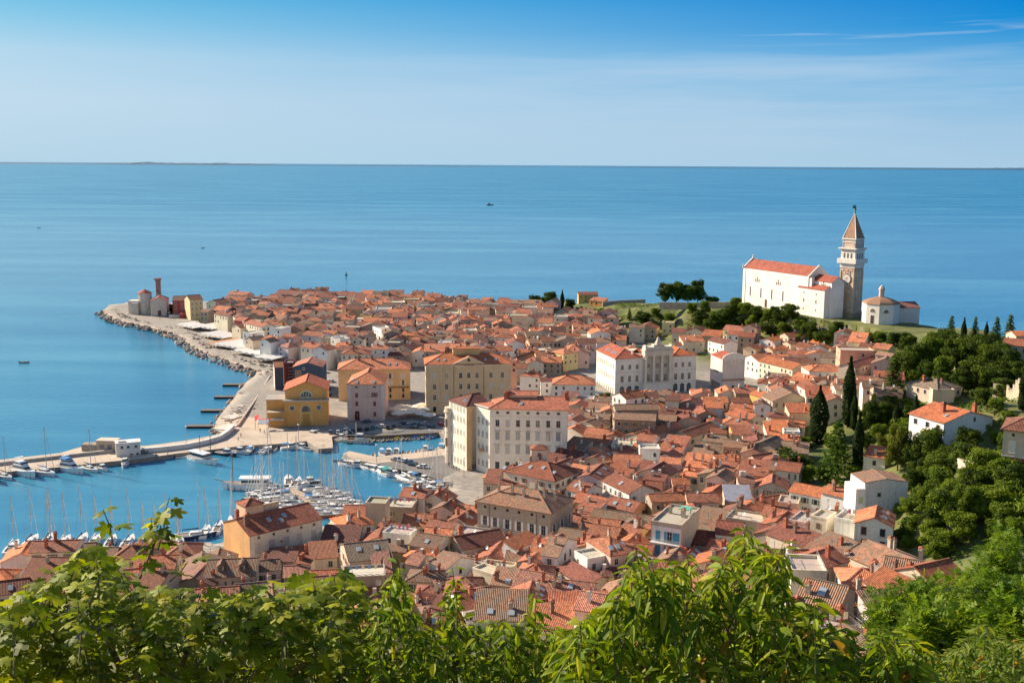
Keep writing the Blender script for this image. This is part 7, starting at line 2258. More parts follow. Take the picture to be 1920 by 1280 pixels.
    vs = [(0, 0, .95), (0, 0, 1.2), (0, 0, 1.42), (0, 0, 1.52), (0, .02, 1.66), (.20, 0, 1.40), (.26, .03, 1.12), (.25, .10, .90), (-.20, 0, 1.40), (-.26, -.03, 1.12), (-.25, .04, .88), (.10, 0, .88), (.11, .08, .48), (.11, .04, .06), (.11, .16, .03), (-.10, 0, .88), (-.11, -.06, .48), (-.11, -.14, .06), (-.11, -.02, .03)]
    es = [(0, 1), (1, 2), (2, 3), (3, 4), (2, 5), (5, 6), (6, 7), (2, 8), (8, 9), (9, 10), (0, 11), (11, 12), (12, 13), (13, 14), (0, 15), (15, 16), (16, 17), (17, 18)]
    rad = [.15, .14, .15, .06, .11, .07, .05, .04, .07, .05, .04, .10, .07, .05, .05, .10, .07, .05, .05]
    me0.from_pydata(vs, es, [])
    ob = bpy.data.objects.new('person_rig', me0); COL.objects.link(ob)
    sm = ob.modifiers.new('skin', 'SKIN'); sv = me0.skin_vertices[0]
    for i, r_ in enumerate(rad): sv.data[i].radius = (r_, r_ * .8 if i < 3 else r_)
    sv.data[0].use_root = True
    su = ob.modifiers.new('sub', 'SUBSURF'); su.levels = 1; su.render_levels = 1
    dg = bpy.context.evaluated_depsgraph_get(); ev = ob.evaluated_get(dg); src = bpy.data.meshes.new_from_object(ev)
    bpy.data.objects.remove(ob)
    cols = [((.05, .05, .07), (.03, .03, .05)), ((.66, .64, .60), (.08, .10, .18)), ((.40, .06, .05), (.10, .10, .12)), ((.12, .20, .36), (.45, .40, .32)), ((.60, .52, .40), (.05, .05, .05))]
    pm = []
    for up, lo in cols:
        me = src.copy(); ca = me.color_attributes.new('col', 'FLOAT_COLOR', 'CORNER')
        for pl in me.polygons:
            z = sum(me.vertices[v].co.z for v in pl.vertices) / len(pl.vertices); x = abs(sum(me.vertices[v].co.x for v in pl.vertices) / len(pl.vertices))
            c = (.45, .28, .20) if (1.5 < z < 1.70 or (x > .22 and z < 1.1)) else (.06, .04, .03) if z >= 1.70 else up if z > .92 else lo if z > .08 else (.04, .04, .04)
            for li in pl.loop_indices: ca.data[li].color = (*c, 1)
        me.materials.clear(); me.materials.append(MATS['paint']); pm.append(me)
    spots = [('beside the cream harbour front block', [(842, 876), (846, 878), (850, 880), (856, 882), (861, 883)]), ('on the mole', [(293, 861), (315, 858), (246, 862)]), ('before the yellow theatre', [(488, 812), (496, 815), (452, 822), (447, 830)]), ('on the town square', [(1308, 741), (1335, 744), (1352, 744), (1366, 746), (1385, 744)]), ('on the rocky point promenade', [(240, 592), (330, 614), (352, 622), (300, 600)])]
    cn = ['dark clothes', 'a white shirt', 'a red top', 'a blue shirt', 'a beige top']
    for place, lst in spots:
        for i, (px, py) in enumerate(lst):
            p = hit(px, py); o = link('person', pm[i % 5], None, (p.x, p.y, max(p.z, 1.7)), i * 1.3)
            tag(o, 'person in %s standing %s' % (cn[i % 5], place), 'person', 'people ' + place)
build_small()
# ------------------------------------------------------------------ trees
def leafcloud(mb, pts, size, cols, rnd, flat=0.0):
    """pts: (position, outward direction, shade pick)"""
    for p, n, k in pts:
        n = Vector(n) + Vector((rnd.gauss(0, .55), rnd.gauss(0, .55), rnd.gauss(0, .55) + flat))
        if n.length < 1e-3: n = Vector((0, 0, 1))
        n.normalize()
        u = n.orthogonal().normalized(); v = n.cross(u)
        a = rnd.uniform(0, 6.283); u, v = u * math.cos(a) + v * math.sin(a), v * math.cos(a) - u * math.sin(a)
        s = size * rnd.uniform(.6, 1.35); s2 = s * rnd.uniform(.35, .7)
        P_ = Vector(p)
        mb.face([P_ - u * s * .5, P_ + v * s2 * .5 + n * s * .08, P_ + u * s * .5, P_ - v * s2 * .5 + n * s * .08], jit(cols[k], .14))
def lobes_pts(lobes, n, rnd, shell=.45):
    tot = sum(l[3] * l[4] for l in lobes); out = []
    for (x, y, z, rx, rz_) in lobes:
        k = rnd.randrange(3)
        for _ in range(int(n * rx * rz_ / tot)):
            d = Vector((rnd.gauss(0, 1), rnd.gauss(0, 1), rnd.gauss(0, 1))).normalized()
            q = (1 - shell * rnd.random() ** 1.6) * (1 + rnd.gauss(0, .08)) * (rnd.uniform(1.0, 1.32) if rnd.random() < .13 else 1)
            kk = k if rnd.random() < .7 else rnd.randrange(3)
            out.append(((x + d.x * rx * q, y + d.y * rx * q, z + d.z * rz_ * q), (d.x, d.y, d.z * 1.0), kk))
    return out
def trunk(t, h, r, col=(.16, .11, .07), limbs=None):
    mb = MB(['bark'])
    mb.tube([(0, 0, -1.5), (.05 * h * .3, 0, h * .35), (0, .03 * h, h * .8)], [r, r * .7, r * .25], col, 0, 6)
    for a, z0, L, up in (limbs or ()):
        mb.tube([(0, 0, z0), (math.cos(a) * L * .5, math.sin(a) * L * .5, z0 + up * .6), (math.cos(a) * L, math.sin(a) * L, z0 + up)], [r * .5, r * .3, r * .1], col, 0, 4)
    return mb.build('trunk', t)
G_DARK = [(.030, .054, .009), (.054, .088, .012), (.100, .145, .016)]
G_MID = [(.060, .105, .012), (.100, .155, .015), (.150, .205, .020)]
G_LIGHT = [(.110, .165, .015), (.150, .210, .020), (.190, .245, .026)]
G_CYP = [(.018, .034, .010), (.026, .048, .012), (.036, .062, .014)]
G_CED = [(.055, .105, .014), (.080, .140, .016), (.110, .175, .020)]
G_YEL = [(.110, .130, .018), (.140, .160, .022), (.100, .110, .020)]
def proto_broad(seed, cols, n=7000, name='broadleaf_tree', size=.52):
    rnd = random.Random(seed); t = thing(name, (0, 0, 0))
    lobes = []
    for k in range(22):
        a = rnd.uniform(0, 6.283); z = rnd.uniform(1.7, 8.1)
        r = rnd.uniform(.45, 1.0) * 3.3 * math.sqrt(max(.05, 1 - ((z - 4.4) / 4.4) ** 2))
        lobes.append((r * math.cos(a), r * math.sin(a), z, rnd.uniform(.75, 1.55), rnd.uniform(.65, 1.25)))
    lobes.append((0, 0, 5.0, 2.3, 3.0))
    trunk(t, 7, .28, limbs=[(rnd.uniform(0, 6.28), rnd.uniform(2, 3.5), rnd.uniform(2, 3), rnd.uniform(1.5, 3)) for _ in range(5)])
    mb = MB(['foliage']); leafcloud(mb, lobes_pts(lobes, n, rnd), size, cols, rnd, .15); mb.build('crown', t)
    return t
def proto_cypress(seed, n=3600, wide=1.0):
    rnd = random.Random(seed); t = thing('cypress_tree', (0, 0, 0))
    trunk(t, 10, .22)
    pts = []
    for _ in range(n):
        u = rnd.random() ** .85
        r = 1.25 * wide * (math.sin(math.pi * min(1, u * 1.02 + .06)) ** .55) * (1 - u * .55) * (1 + .16 * math.sin(9 * u + 2) )
        a = rnd.uniform(0, 6.283); r *= (1 - .35 * rnd.random() ** 2) * (1 + .13 * math.sin(a * 3 + u * 14))
        pts.append(((r * math.cos(a), r * math.sin(a), .4 + u * 11.6), (math.cos(a), math.sin(a), .7), rnd.randrange(3)))
    mb = MB(['foliage']); leafcloud(mb, pts, .50, G_CYP, rnd, .3); mb.build('crown', t)
    return t
def proto_conifer(seed, cols, name='conifer_tree', layered=False):
    rnd = random.Random(seed); t = thing(name, (0, 0, 0)); trunk(t, 10, .28)
    pts = []
    for L in range(17 if layered else 15):
        u = L / (17 if layered else 15); z = 1.6 + u * 9.4; R_ = (4.3 if layered else 2.9) * (1 - u) ** .8 + .35
        nb = max(4, int(9 * (1 - u) + 3)); ph = rnd.uniform(0, 6)
        for b in range(nb):
            a = ph + 6.283 * b / nb + rnd.uniform(-.25, .25); Lb = R_ * rnd.uniform(.7, 1.1); k = rnd.randrange(3); zz = z + rnd.uniform(-.3, .3)
            for q in range(26 if layered else 22):
                v = rnd.random() ** .6; sp = .75 * (1.15 - v * .6)
                pts.append(((math.cos(a) * Lb * v + rnd.gauss(0, sp * .4), math.sin(a) * Lb * v + rnd.gauss(0, sp * .4), zz - v * (.2 if layered else .7) + rnd.gauss(0, .13)), (math.cos(a) * .4, math.sin(a) * .4, 1), k))
    mb = MB(['foliage']); leafcloud(mb, pts, .62, cols, rnd, .5); mb.build('crown', t)
    return t
def proto_shrub(seed, cols, n=1300):
    rnd = random.Random(seed); t = thing('shrub', (0, 0, 0))
    lobes = [(rnd.uniform(-1.1, 1.1), rnd.uniform(-1.1, 1.1), rnd.uniform(.6, 1.6), rnd.uniform(.7, 1.1), rnd.uniform(.6, 1.0)) for _ in range(6)]
    mb = MB(['bark'])
    for k in range(4): mb.tube([(0, 0, -.8), (math.cos(k * 1.6) * .6, math.sin(k * 1.6) * .6, 1.2)], [.09, .03], (.15, .11, .07), 0, 4)
    mb.build('stem', t)
    mb = MB(['foliage']); leafcloud(mb, lobes_pts(lobes, n, rnd), .42, cols, rnd, .2); mb.build('crown', t)
    return t
TP = {'bd': (proto_broad(1, G_DARK), 9.0, 8.0, 'dark green broadleaf tree'), 'bm': (proto_broad(2, G_MID), 9.0, 8.0, 'green broadleaf tree'), 'bl': (proto_broad(3, G_LIGHT), 9.0, 8.0, 'light green broadleaf tree'), 'by': (proto_broad(4, G_YEL), 9.0, 8.0, 'yellow green broadleaf tree'), 'be': (proto_broad(5, G_DARK), 9.0, 8.0, 'dense dark evergreen tree'),
      'cy': (proto_cypress(6), 12.0, 2.4, 'tall slender dark cypress'), 'cw': (proto_cypress(7, 5200, 1.9), 12.0, 4.6, 'broad dark cypress'),
      'co': (proto_conifer(8, G_DARK), 11.3, 6.0, 'dark pointed conifer'), 'ce': (proto_conifer(9, G_CED, 'cedar_tree', True), 11.3, 9.0, 'bright green layered cedar'), 'sd': (proto_shrub(10, G_DARK), 2.6, 3.6, 'dark green shrub'), 'sm': (proto_shrub(11, G_MID), 2.6, 3.6, 'green shrub'), 'sl': (proto_shrub(12, G_LIGHT), 2.6, 3.6, 'light green shrub')}
TREES = [  # kind, px, py of the foot, height px, width px
 ('cy', 1589, 800, 134, 28), ('cw', 1533, 832, 112, 44), ('cy', 1600, 806, 76, 16), ('cy', 1606, 893, 124, 25), ('cy', 1680, 806, 52, 20), ('cy', 1714, 812, 72, 22), ('cy', 1916, 770, 85, 20),
 ('ce', 1566, 902, 122, 76), ('bd', 1482, 900, 64, 74), ('bl', 1514, 905, 36, 36), ('bd', 1545, 905, 40, 40), ('be', 1450, 895, 36, 40),
 ('co', 1674, 745, 84, 50), ('be', 1698, 722, 74, 60), ('be', 1722, 705, 70, 56), ('bd', 1668, 770, 44, 40), ('bm', 1650, 780, 46, 42),
 ('co', 1781, 650, 62, 26), ('cy', 1805, 650, 56, 13), ('co', 1826, 650, 60, 22), ('co', 1866, 650, 60, 28), ('co', 1891, 650, 64, 30), ('cy', 1848, 640, 38, 10),
 ('be', 1768, 676, 66, 60), ('bd', 1792, 700, 72, 60), ('be', 1818, 690, 68, 60), ('bd', 1844, 690, 70, 60), ('be', 1868, 704, 70, 62), ('bd', 1890, 712, 62, 50), ('bm', 1745, 690, 62, 54), ('be', 1830, 728, 66, 66), ('be', 1858, 736, 60, 60), ('bd', 1806, 736, 52, 56), ('be', 1880, 748, 46, 46), ('be', 1908, 730, 60, 40), ('bm', 1770, 716, 52, 50), ('bd', 1740, 716, 44, 44), ('co', 1712, 690, 46, 28),
 ('bl', 1647, 838, 46, 34), ('bd', 1632, 812, 66, 44), ('be', 1655, 798, 52, 42), ('be', 1622, 842, 34, 26), ('by', 1682, 882, 92, 48), ('bm', 1694, 832, 40, 44), ('be', 1742, 876, 84, 66), ('bd', 1715, 880, 60, 50), ('be', 1812, 884, 62, 70), ('bd', 1775, 888, 52, 52), ('bm', 1817, 928, 56, 62), ('bm', 1760, 930, 58, 60), ('bl', 1768, 980, 62, 64), ('bl', 1840, 976, 66, 70), ('bd', 1905, 920, 60, 50), ('bm', 1900, 962, 54, 50), ('bm', 1735, 965, 54, 46), ('bd', 1708, 925, 50, 44), ('bm', 1880, 1005, 66, 66), ('bl', 1800, 1012, 56, 60), ('be', 1838, 760, 38, 44), ('bl', 1868, 772, 26, 34), ('sl', 1846, 800, 16, 28), ('bm', 1890, 800, 32, 36), ('sm', 1872, 828, 22, 30), ('bm', 1880, 845, 36, 28), ('bd', 1720, 905, 46, 40), ('bm', 1850, 915, 44, 46), ('be', 1786, 950, 46, 46), ('bd', 1866, 950, 44, 44), ('sl', 1690, 960, 18, 30), ('sm', 1712, 985, 22, 36), ('bl', 1745, 1010, 44, 52),
 ('bd', 1001, 588, 38, 32), ('bd', 1030, 586, 42, 34), ('cy', 1054, 583, 40, 10), ('sm', 1012, 592, 14, 22), ('sl', 1032, 592, 14, 20), ('bd', 1068, 584, 26, 24), ('sd', 1084, 586, 14, 20), ('bd', 985, 586, 16, 18),
 ('bm', 1122, 612, 36, 36), ('bl', 1106, 610, 26, 24), ('bm', 1142, 608, 26, 30), ('co', 1180, 600, 24, 12), ('bd', 1206, 606, 24, 34), ('bd', 1248, 566, 38, 34), ('be', 1268, 566, 42, 34), ('be', 1290, 566, 36, 34), ('bd', 1308, 566, 44, 34), ('sd', 1328, 566, 14, 26), ('sd', 1342, 566, 12, 24), ('bm', 1254, 612, 26, 30), ('bm', 1230, 596, 20, 26),
 ('bm', 1298, 590, 24, 30), ('bm', 1322, 588, 26, 26), ('bd', 1312, 606, 26, 32), ('be', 1350, 612, 34, 42), ('be', 1334, 622, 28, 34), ('bd', 1366, 600, 30, 32), ('bm', 1378, 584, 28, 28), ('bm', 1398, 594, 28, 34), ('bd', 1420, 600, 28, 34), ('bl', 1410, 616, 28, 30), ('bm', 1440, 608, 30, 32), ('be', 1438, 628, 28, 34), ('bd', 1462, 612, 36, 36), ('be', 1480, 600, 34, 36), ('bm', 1470, 632, 30, 36), ('bm', 1500, 622, 26, 30), ('be', 1518, 640, 42, 36), ('be', 1540, 650, 34, 32), ('bd', 1560, 640, 30, 30), ('bl', 1492, 646, 22, 28), ('bd', 1385, 618, 26, 30), ('bm', 1402, 636, 24, 28), ('bd', 1570, 626, 26, 28), ('sm', 1390, 580, 12, 20), ('bd', 1452, 592, 20, 24), ('be', 1630, 650, 30, 40), ('bm', 1650, 642, 22, 34), ('bd', 1676, 650, 30, 36), ('be', 1700, 655, 36, 36), ('bm', 1612, 660, 20, 28),
 ('bl', 1700, 965, 34, 36), ('bm', 1722, 950, 40, 40), ('sm', 1705, 1000, 20, 34), ('sl', 1725, 1020, 20, 36), ('sm', 1740, 1040, 24, 40), ('bm', 1760, 1050, 40, 46), ('bl', 1700, 1030, 28, 34), ('sm', 1690, 1010, 16, 28), ('bm', 1640, 865, 26, 28), ('sl', 1560, 905, 16, 28), ('bm', 1600, 900, 30, 32), ('sm', 1700, 760, 16, 26), ('by', 1655, 850, 40, 34), ('bl', 1735, 850, 36, 36),
 ('sm', 428, 640, 10, 16), ('sd', 462, 636, 10, 20), ('sm', 440, 618, 9, 18), ('bm', 500, 664, 14, 16), ('sd', 486, 668, 9, 14), ('bm', 545, 668, 14, 18), ('sd', 405, 618, 10, 16), ('be', 640, 616, 22, 34), ('bd', 655, 622, 18, 26), ('bm', 890, 612, 16, 24), ('bd', 940, 690, 14, 20), ('bm', 1490, 770, 22, 26), ('bd', 1475, 820, 24, 30), ('bm', 1510, 842, 26, 30), ('bm', 1555, 838, 28, 28), ('bd', 1460, 865, 30, 32), ('sm', 1185, 1004, 12, 18), ('bl', 1210, 955, 12, 16),
 ('be', 810, 575, 24, 26), ('bd', 792, 578, 16, 22), ('bl', 834, 576, 12, 18), ('bm', 610, 668, 14, 20), ('be', 1135, 757, 24, 30), ('bd', 1125, 765, 18, 26), ('bd', 1140, 772, 16, 22), ('sd', 410, 604, 10, 18), ('bd', 322, 590, 22, 12), ('sm', 380, 606, 10, 14)]
def build_trees():
    bpy.context.view_layer.update()
    kids = children_of()
    first = {k: True for k in TP}
    rnd = random.Random(21)
    lst = list(TREES)
    # the wooded right slope is closed with further crowns
    pts = [(p.x, p.y) for p in (hit(a, b) for a, b in ((1655, 745), (1720, 690), (1915, 668), (1915, 1030), (1760, 1040), (1690, 960), (1630, 890)))]
    n = 0
    while n < 75:
        px, py = rnd.uniform(1630, 1918), rnd.uniform(680, 1040)
        p = hit(px, py)
        if not inside(np.array([p.x]), np.array([p.y]), pts)[0]: continue
        if 1725 < px < 1890 and 770 < py < 850 or 1600 < px < 1712 and py > 880 or px > 1860 and py > 780 and py < 910: n += 1; continue
        d = proj(p)[2]; n += 1
        k = rnd.choice(('be', 'bd', 'bm', 'bd', 'bl', 'bm', 'sm'))
        hh = rnd.uniform(5, 8.5) * F / d
        lst.append((k, px, py, hh, hh * rnd.uniform(.8, 1.1)))
    out = []
    for k, px, py, hp, wp in lst:
        t, H0, W0, desc = TP[k]
        p = hit(px, py); d = proj(p)[2]
        sz, sx = hp * d / F / H0, wp * d / F / W0
        o = t if first[k] else dup(t, kids); first[k] = False
        o.location = (p.x, p.y, p.z - .1); o.rotation_euler.z = rnd.uniform(0, 6.28); o.scale = (sx, sx, sz)
        out.append((o, k, px, py - hp / 2, desc))
    return out
TREE_OUT = build_trees()
# low undergrowth on the slopes
def undergrowth():
    rnd = random.Random(8); mb = MB(['foliage'])
    zones = [([(1385, 575), (1480, 590), (1590, 612), (1590, 655), (1500, 662), (1380, 640), (1290, 615), (1300, 578)], 5200), ([(1600, 640), (1720, 640), (1915, 640), (1918, 1090), (1740, 1060), (1690, 1010), (1560, 910), (1560, 830), (1640, 760)], 19000), ([(1090, 585), (1290, 575), (1290, 612), (1110, 612)], 1500)]
    for z, n in zones:
        pl = [(p.x, p.y) for p in (hit(a, b) for a, b in z)]
        xs = [p[0] for p in pl]; ys = [p[1] for p in pl]; k = 0
        while k < n:
            x, y = rnd.uniform(min(xs), max(xs)), rnd.uniform(min(ys), max(ys)); k += 1
            if not inside(np.array([x]), np.array([y]), pl)[0]: continue
            if math.sin(x * .21 + 1.3) * math.cos(y * .17) < -.15: continue
            g = ground(x, y); cl = rnd.choice((G_DARK, G_MID, G_MID, G_LIGHT))
            leafcloud(mb, [((x + rnd.gauss(0, .6), y + rnd.gauss(0, .6), g + rnd.uniform(.1, 1.3)), (0, 0, 1), rnd.randrange(3)) for _ in range(5)], .95, cl, rnd, .2)
    for _ in range(5200):     # scrub on the bank below the viewpoint
        x, y = rnd.uniform(-120, 140), rnd.uniform(20, 165); g = ground(x, y)
        if g < 14 or OCC[min(559, max(0, int((y - OY) / OS))), int((x - OX) / OS)] and y > 101: continue
        leafcloud(mb, [((x + rnd.gauss(0, .7), y + rnd.gauss(0, .7), g + rnd.uniform(.1, 1.1)), (0, 0, 1), rnd.randrange(3)) for _ in range(5)], .9, rnd.choice((G_DARK, G_CYP, G_DARK, G_MID)), rnd, .2)
    o = mb.build('undergrowth'); tag(o, 'low green scrub covering the slopes', 'undergrowth', kind='stuff')
undergrowth()
# garden and retaining walls on the hill
def garden_walls():
    def wall(pxs, h, col, lab, nm='stone_wall', wd=.6, z=None):
        mb = MB(['stone']); ps = [at(a, b, z) if z is not None else hit(a, b) for a, b in pxs]
        for a, b in zip(ps[:-1], ps[1:]):
            d = Vector((b.x - a.x, b.y - a.y, 0)).normalized(); nx, ny = -d.y * wd, d.x * wd
            for i in range(6):
                p, q = a.lerp(b, i / 6), a.lerp(b, (i + 1) / 6)
                zt = (max(ground(p.x, p.y), ground(q.x, q.y)) if z is None else z) + h
                mb.prism(ccw([(p.x, p.y), (q.x, q.y), (q.x + nx, q.y + ny), (p.x + nx, p.y + ny)]), zt - h - 3, zt, col)
        tag(mb.build(nm), lab, 'wall')
    c = (.46, .38, .28)
    wall([(1385, 573), (1430, 583), (1470, 592), (1545, 604), (1572, 607)], 1.0, c, 'pale stone terrace wall along the foot of the white church', z=29.0)
    wall([(1600, 618), (1640, 627), (1700, 633), (1738, 630)], 2.5, (.40, .34, .26), 'stone retaining wall below the octagonal baptistery', z=26.5)
    wall([(1130, 574), (1165, 571), (1210, 569)], 3.0, (.42, .34, .27), 'long garden wall on the ridge right of the ochre ridge villa', z=16.5)
    wall([(1236, 571), (1300, 572), (1390, 570)], 1.6, (.44, .37, .29), 'low field wall on the ridge left of the white church', z=25.5)
    wall([(1860, 750), (1885, 752), (1910, 754)], 6.0, (.42, .34, .24), 'sunlit stone wall among the trees above the white villa')
    wall([(1745, 985), (1780, 996), (1812, 1004)], 1.8, (.46, .38, .29), 'pale dry stone garden wall on the slope by the green trees')
garden_walls()
# ------------------------------------------------------------------ the trees close below the viewpoint
def fig_leaf(mb, p, d, n, s, col):
    """palmate lobed leaf: base p, direction d, upper side n"""
    r = d.cross(n).normalized(); n = r.cross(d).normalized()
    def Q(a, b): 
        return p + d * (a * s) + r * (b * s) + n * (-(b * b) * .35 * s - .18 * a * a * s)
    c0 = Q(.12, 0); mid = Q(.55, 0)
    pts = [(.02, 0), (-.08, .22), (.14, .46), (.30, .24), (.55, .56), (.78, .50), (.64, .18), (.86, .17), (1.06, 0)]
    L = [Q(a, b) for a, b in pts]; Rr = [Q(a, -b) for a, b in pts]
    for side in (L, Rr):
        q = [c0, side[1], side[2], side[3]]; q2 = [c0, side[3], mid]; q3 = [mid, side[3], side[4], side[5], side[6]]; q4 = [mid, side[6], side[7], side[8]]
        for f in (q, q2, q3, q4): mb.face(f if side is L else f[::-1], col)
def lance_leaf(mb, p, d, n, L, wd, col, droop=.35):
    """folded drooping lanceolate leaf"""
    r = d.cross(n).normalized(); n = r.cross(d).normalized()
    st = [(0, .06), (.25, .75), (.55, 1.0), (.8, .6), (1.0, 0.02)]
    mid, a, b = [], [], []
    for u, w_ in st:
        c = p + d * (L * u) - Vector((0, 0, 1)) * (droop * L * u * u)
        mid.append(c); a.append(c + r * (wd * .5 * w_) + n * (wd * .22 * w_)); b.append(c - r * (wd * .5 * w_) + n * (wd * .22 * w_))
    for i in range(4):
        mb.face([mid[i], mid[i + 1], a[i + 1], a[i]], col); mb.face([mid[i + 1], mid[i], b[i], b[i + 1]], col)
FIGC = [(.085, .125, .008), (.145, .190, .010), (.205, .245, .013), (.300, .320, .022)]
CHC = [(.075, .125, .008), (.130, .195, .010), (.200, .255, .013), (.310, .330, .022)]
def interp(line, x):
    for (x0, y0), (x1, y1) in zip(line[:-1], line[1:]):
        if x0 <= x <= x1: return y0 + (y1 - y0) * (x - x0) / max(1e-6, x1 - x0)
    return line[-1][1] if x > line[-1][0] else line[0][1]
def ptd(px, py, d):
    r_ = ray(px, py); return CAMP + r_ * (d / r_.dot(cam_f))
def shoots(tr, rnd, line, n, d0, d1, root, kind, x0, x1, cols, dens_low=1.0, ls=1.0, extra=(), ybot=1330):
    """leafy shoots of one tree: each is a twig with leaves, its tip inside the crown's outline"""
    lf, tw = MB(['leaf']), MB(['bark'])
    lst = []
    for k in range(n):
        x = rnd.uniform(x0, x1); top = interp(line, x)
        y = top + (ybot - top) * rnd.random() ** 1.15
        if rnd.random() < .16: y = top + rnd.uniform(0, 12)
        lst.append((ptd(x, y, rnd.uniform(d0, d1)), None))
    for px, py, d, bx, by in extra: lst.append((ptd(px, py, d), ptd(bx, by, d)))
    for tip, bs in lst:
        if bs is None:
            ln = rnd.uniform(.5, .95) * ls
            bs = tip + Vector((rnd.gauss(0, .22), rnd.gauss(.05, .25), -1)).normalized() * ln
            bend = Vector((rnd.gauss(0, .06), rnd.gauss(0, .06), 0))
        else: bend = Vector((.03, 0, 0)); ln = (tip - bs).length
        mid = (tip + bs) / 2 + bend
        tw.tube([bs, mid, tip], [.009 * ls, .006 * ls, .003 * ls] if kind == 'ch' else [.014, .010, .005], (.11, .11, .035) if kind == 'ch' else (.17, .15, .08), 0, 4)
        m = max(4, int(ln / (.085 if kind == 'fig' else .045) / ls))
        ax = (tip - bs).normalized()
        for i in range(m):
            u = 1 - (i + rnd.random() * .5) / m * .92
            c = bs * (1 - u) ** 2 + mid * (2 * u * (1 - u)) + tip * u * u if False else bs.lerp(mid, min(1, u * 2)) if u < .5 else mid.lerp(tip, u * 2 - 1)
            a = i * 2.4 + rnd.uniform(-.4, .4)
            out = Vector((math.cos(a), math.sin(a), 0))
            col = jit(rnd.choice(cols[:3] if i > 2 else cols[1:]), .16)
            if kind == 'fig':
                st = c + out * .05 + ax * .03
                d = (out * rnd.uniform(.7, 1) + Vector((0, 0, rnd.uniform(-.55, .35)))).normalized()
                nn = (Vector((0, 0, 1)) + out * .3 + Vector((rnd.gauss(0, .35), rnd.gauss(0, .35), 0))).normalized()
                fig_leaf(lf, st, d, nn, rnd.uniform(.15, .25) * ls, col)
            else:
                d = (out * rnd.uniform(.5, 1) + Vector((0, 0, rnd.uniform(-.75, .35)))).normalized()
                nn = (Vector((0, 0, 1)) + Vector((rnd.gauss(0, .5), rnd.gauss(0, .5), 0))).normalized()
                if abs(nn.dot(d)) > .95: nn = Vector((1, 0, .2)).normalized()
                if rnd.random() < .02: col = (.30, .17, .03)
                L = rnd.uniform(.10, .18) * ls
                lance_leaf(lf, c, d, nn, L, L * rnd.uniform(.34, .46), col, rnd.uniform(.2, .6))
    lf.build('crown', root); tw.build('twigs', root)
def fore_tree(name, px, d, ground_h, label, cat, seed, limbs, r=.10):
    rnd = random.Random(seed)
    p = ptd(px, 1300, d); g = ground(p.x, p.y)
    t = thing(name, (0, 0, 0), 0, label, cat)
    mb = MB(['bark']); base = Vector((p.x, p.y, g - .3)); fork = Vector((p.x + .1, p.y, g + (p.z - g) * .55))
    mb.tube([base, fork], [r, r * .75], (.19, .15, .10), 0, 7)
    for lx, ly, ld in limbs:
        q = ptd(lx, ly, ld); mb.tube([fork, fork.lerp(q, .5) + Vector((rnd.gauss(0, .15), rnd.gauss(0, .15), .1)), q], [r * .65, r * .38, r * .14], (.20, .16, .10), 0, 5)
    mb.build('trunk', t)
    return t
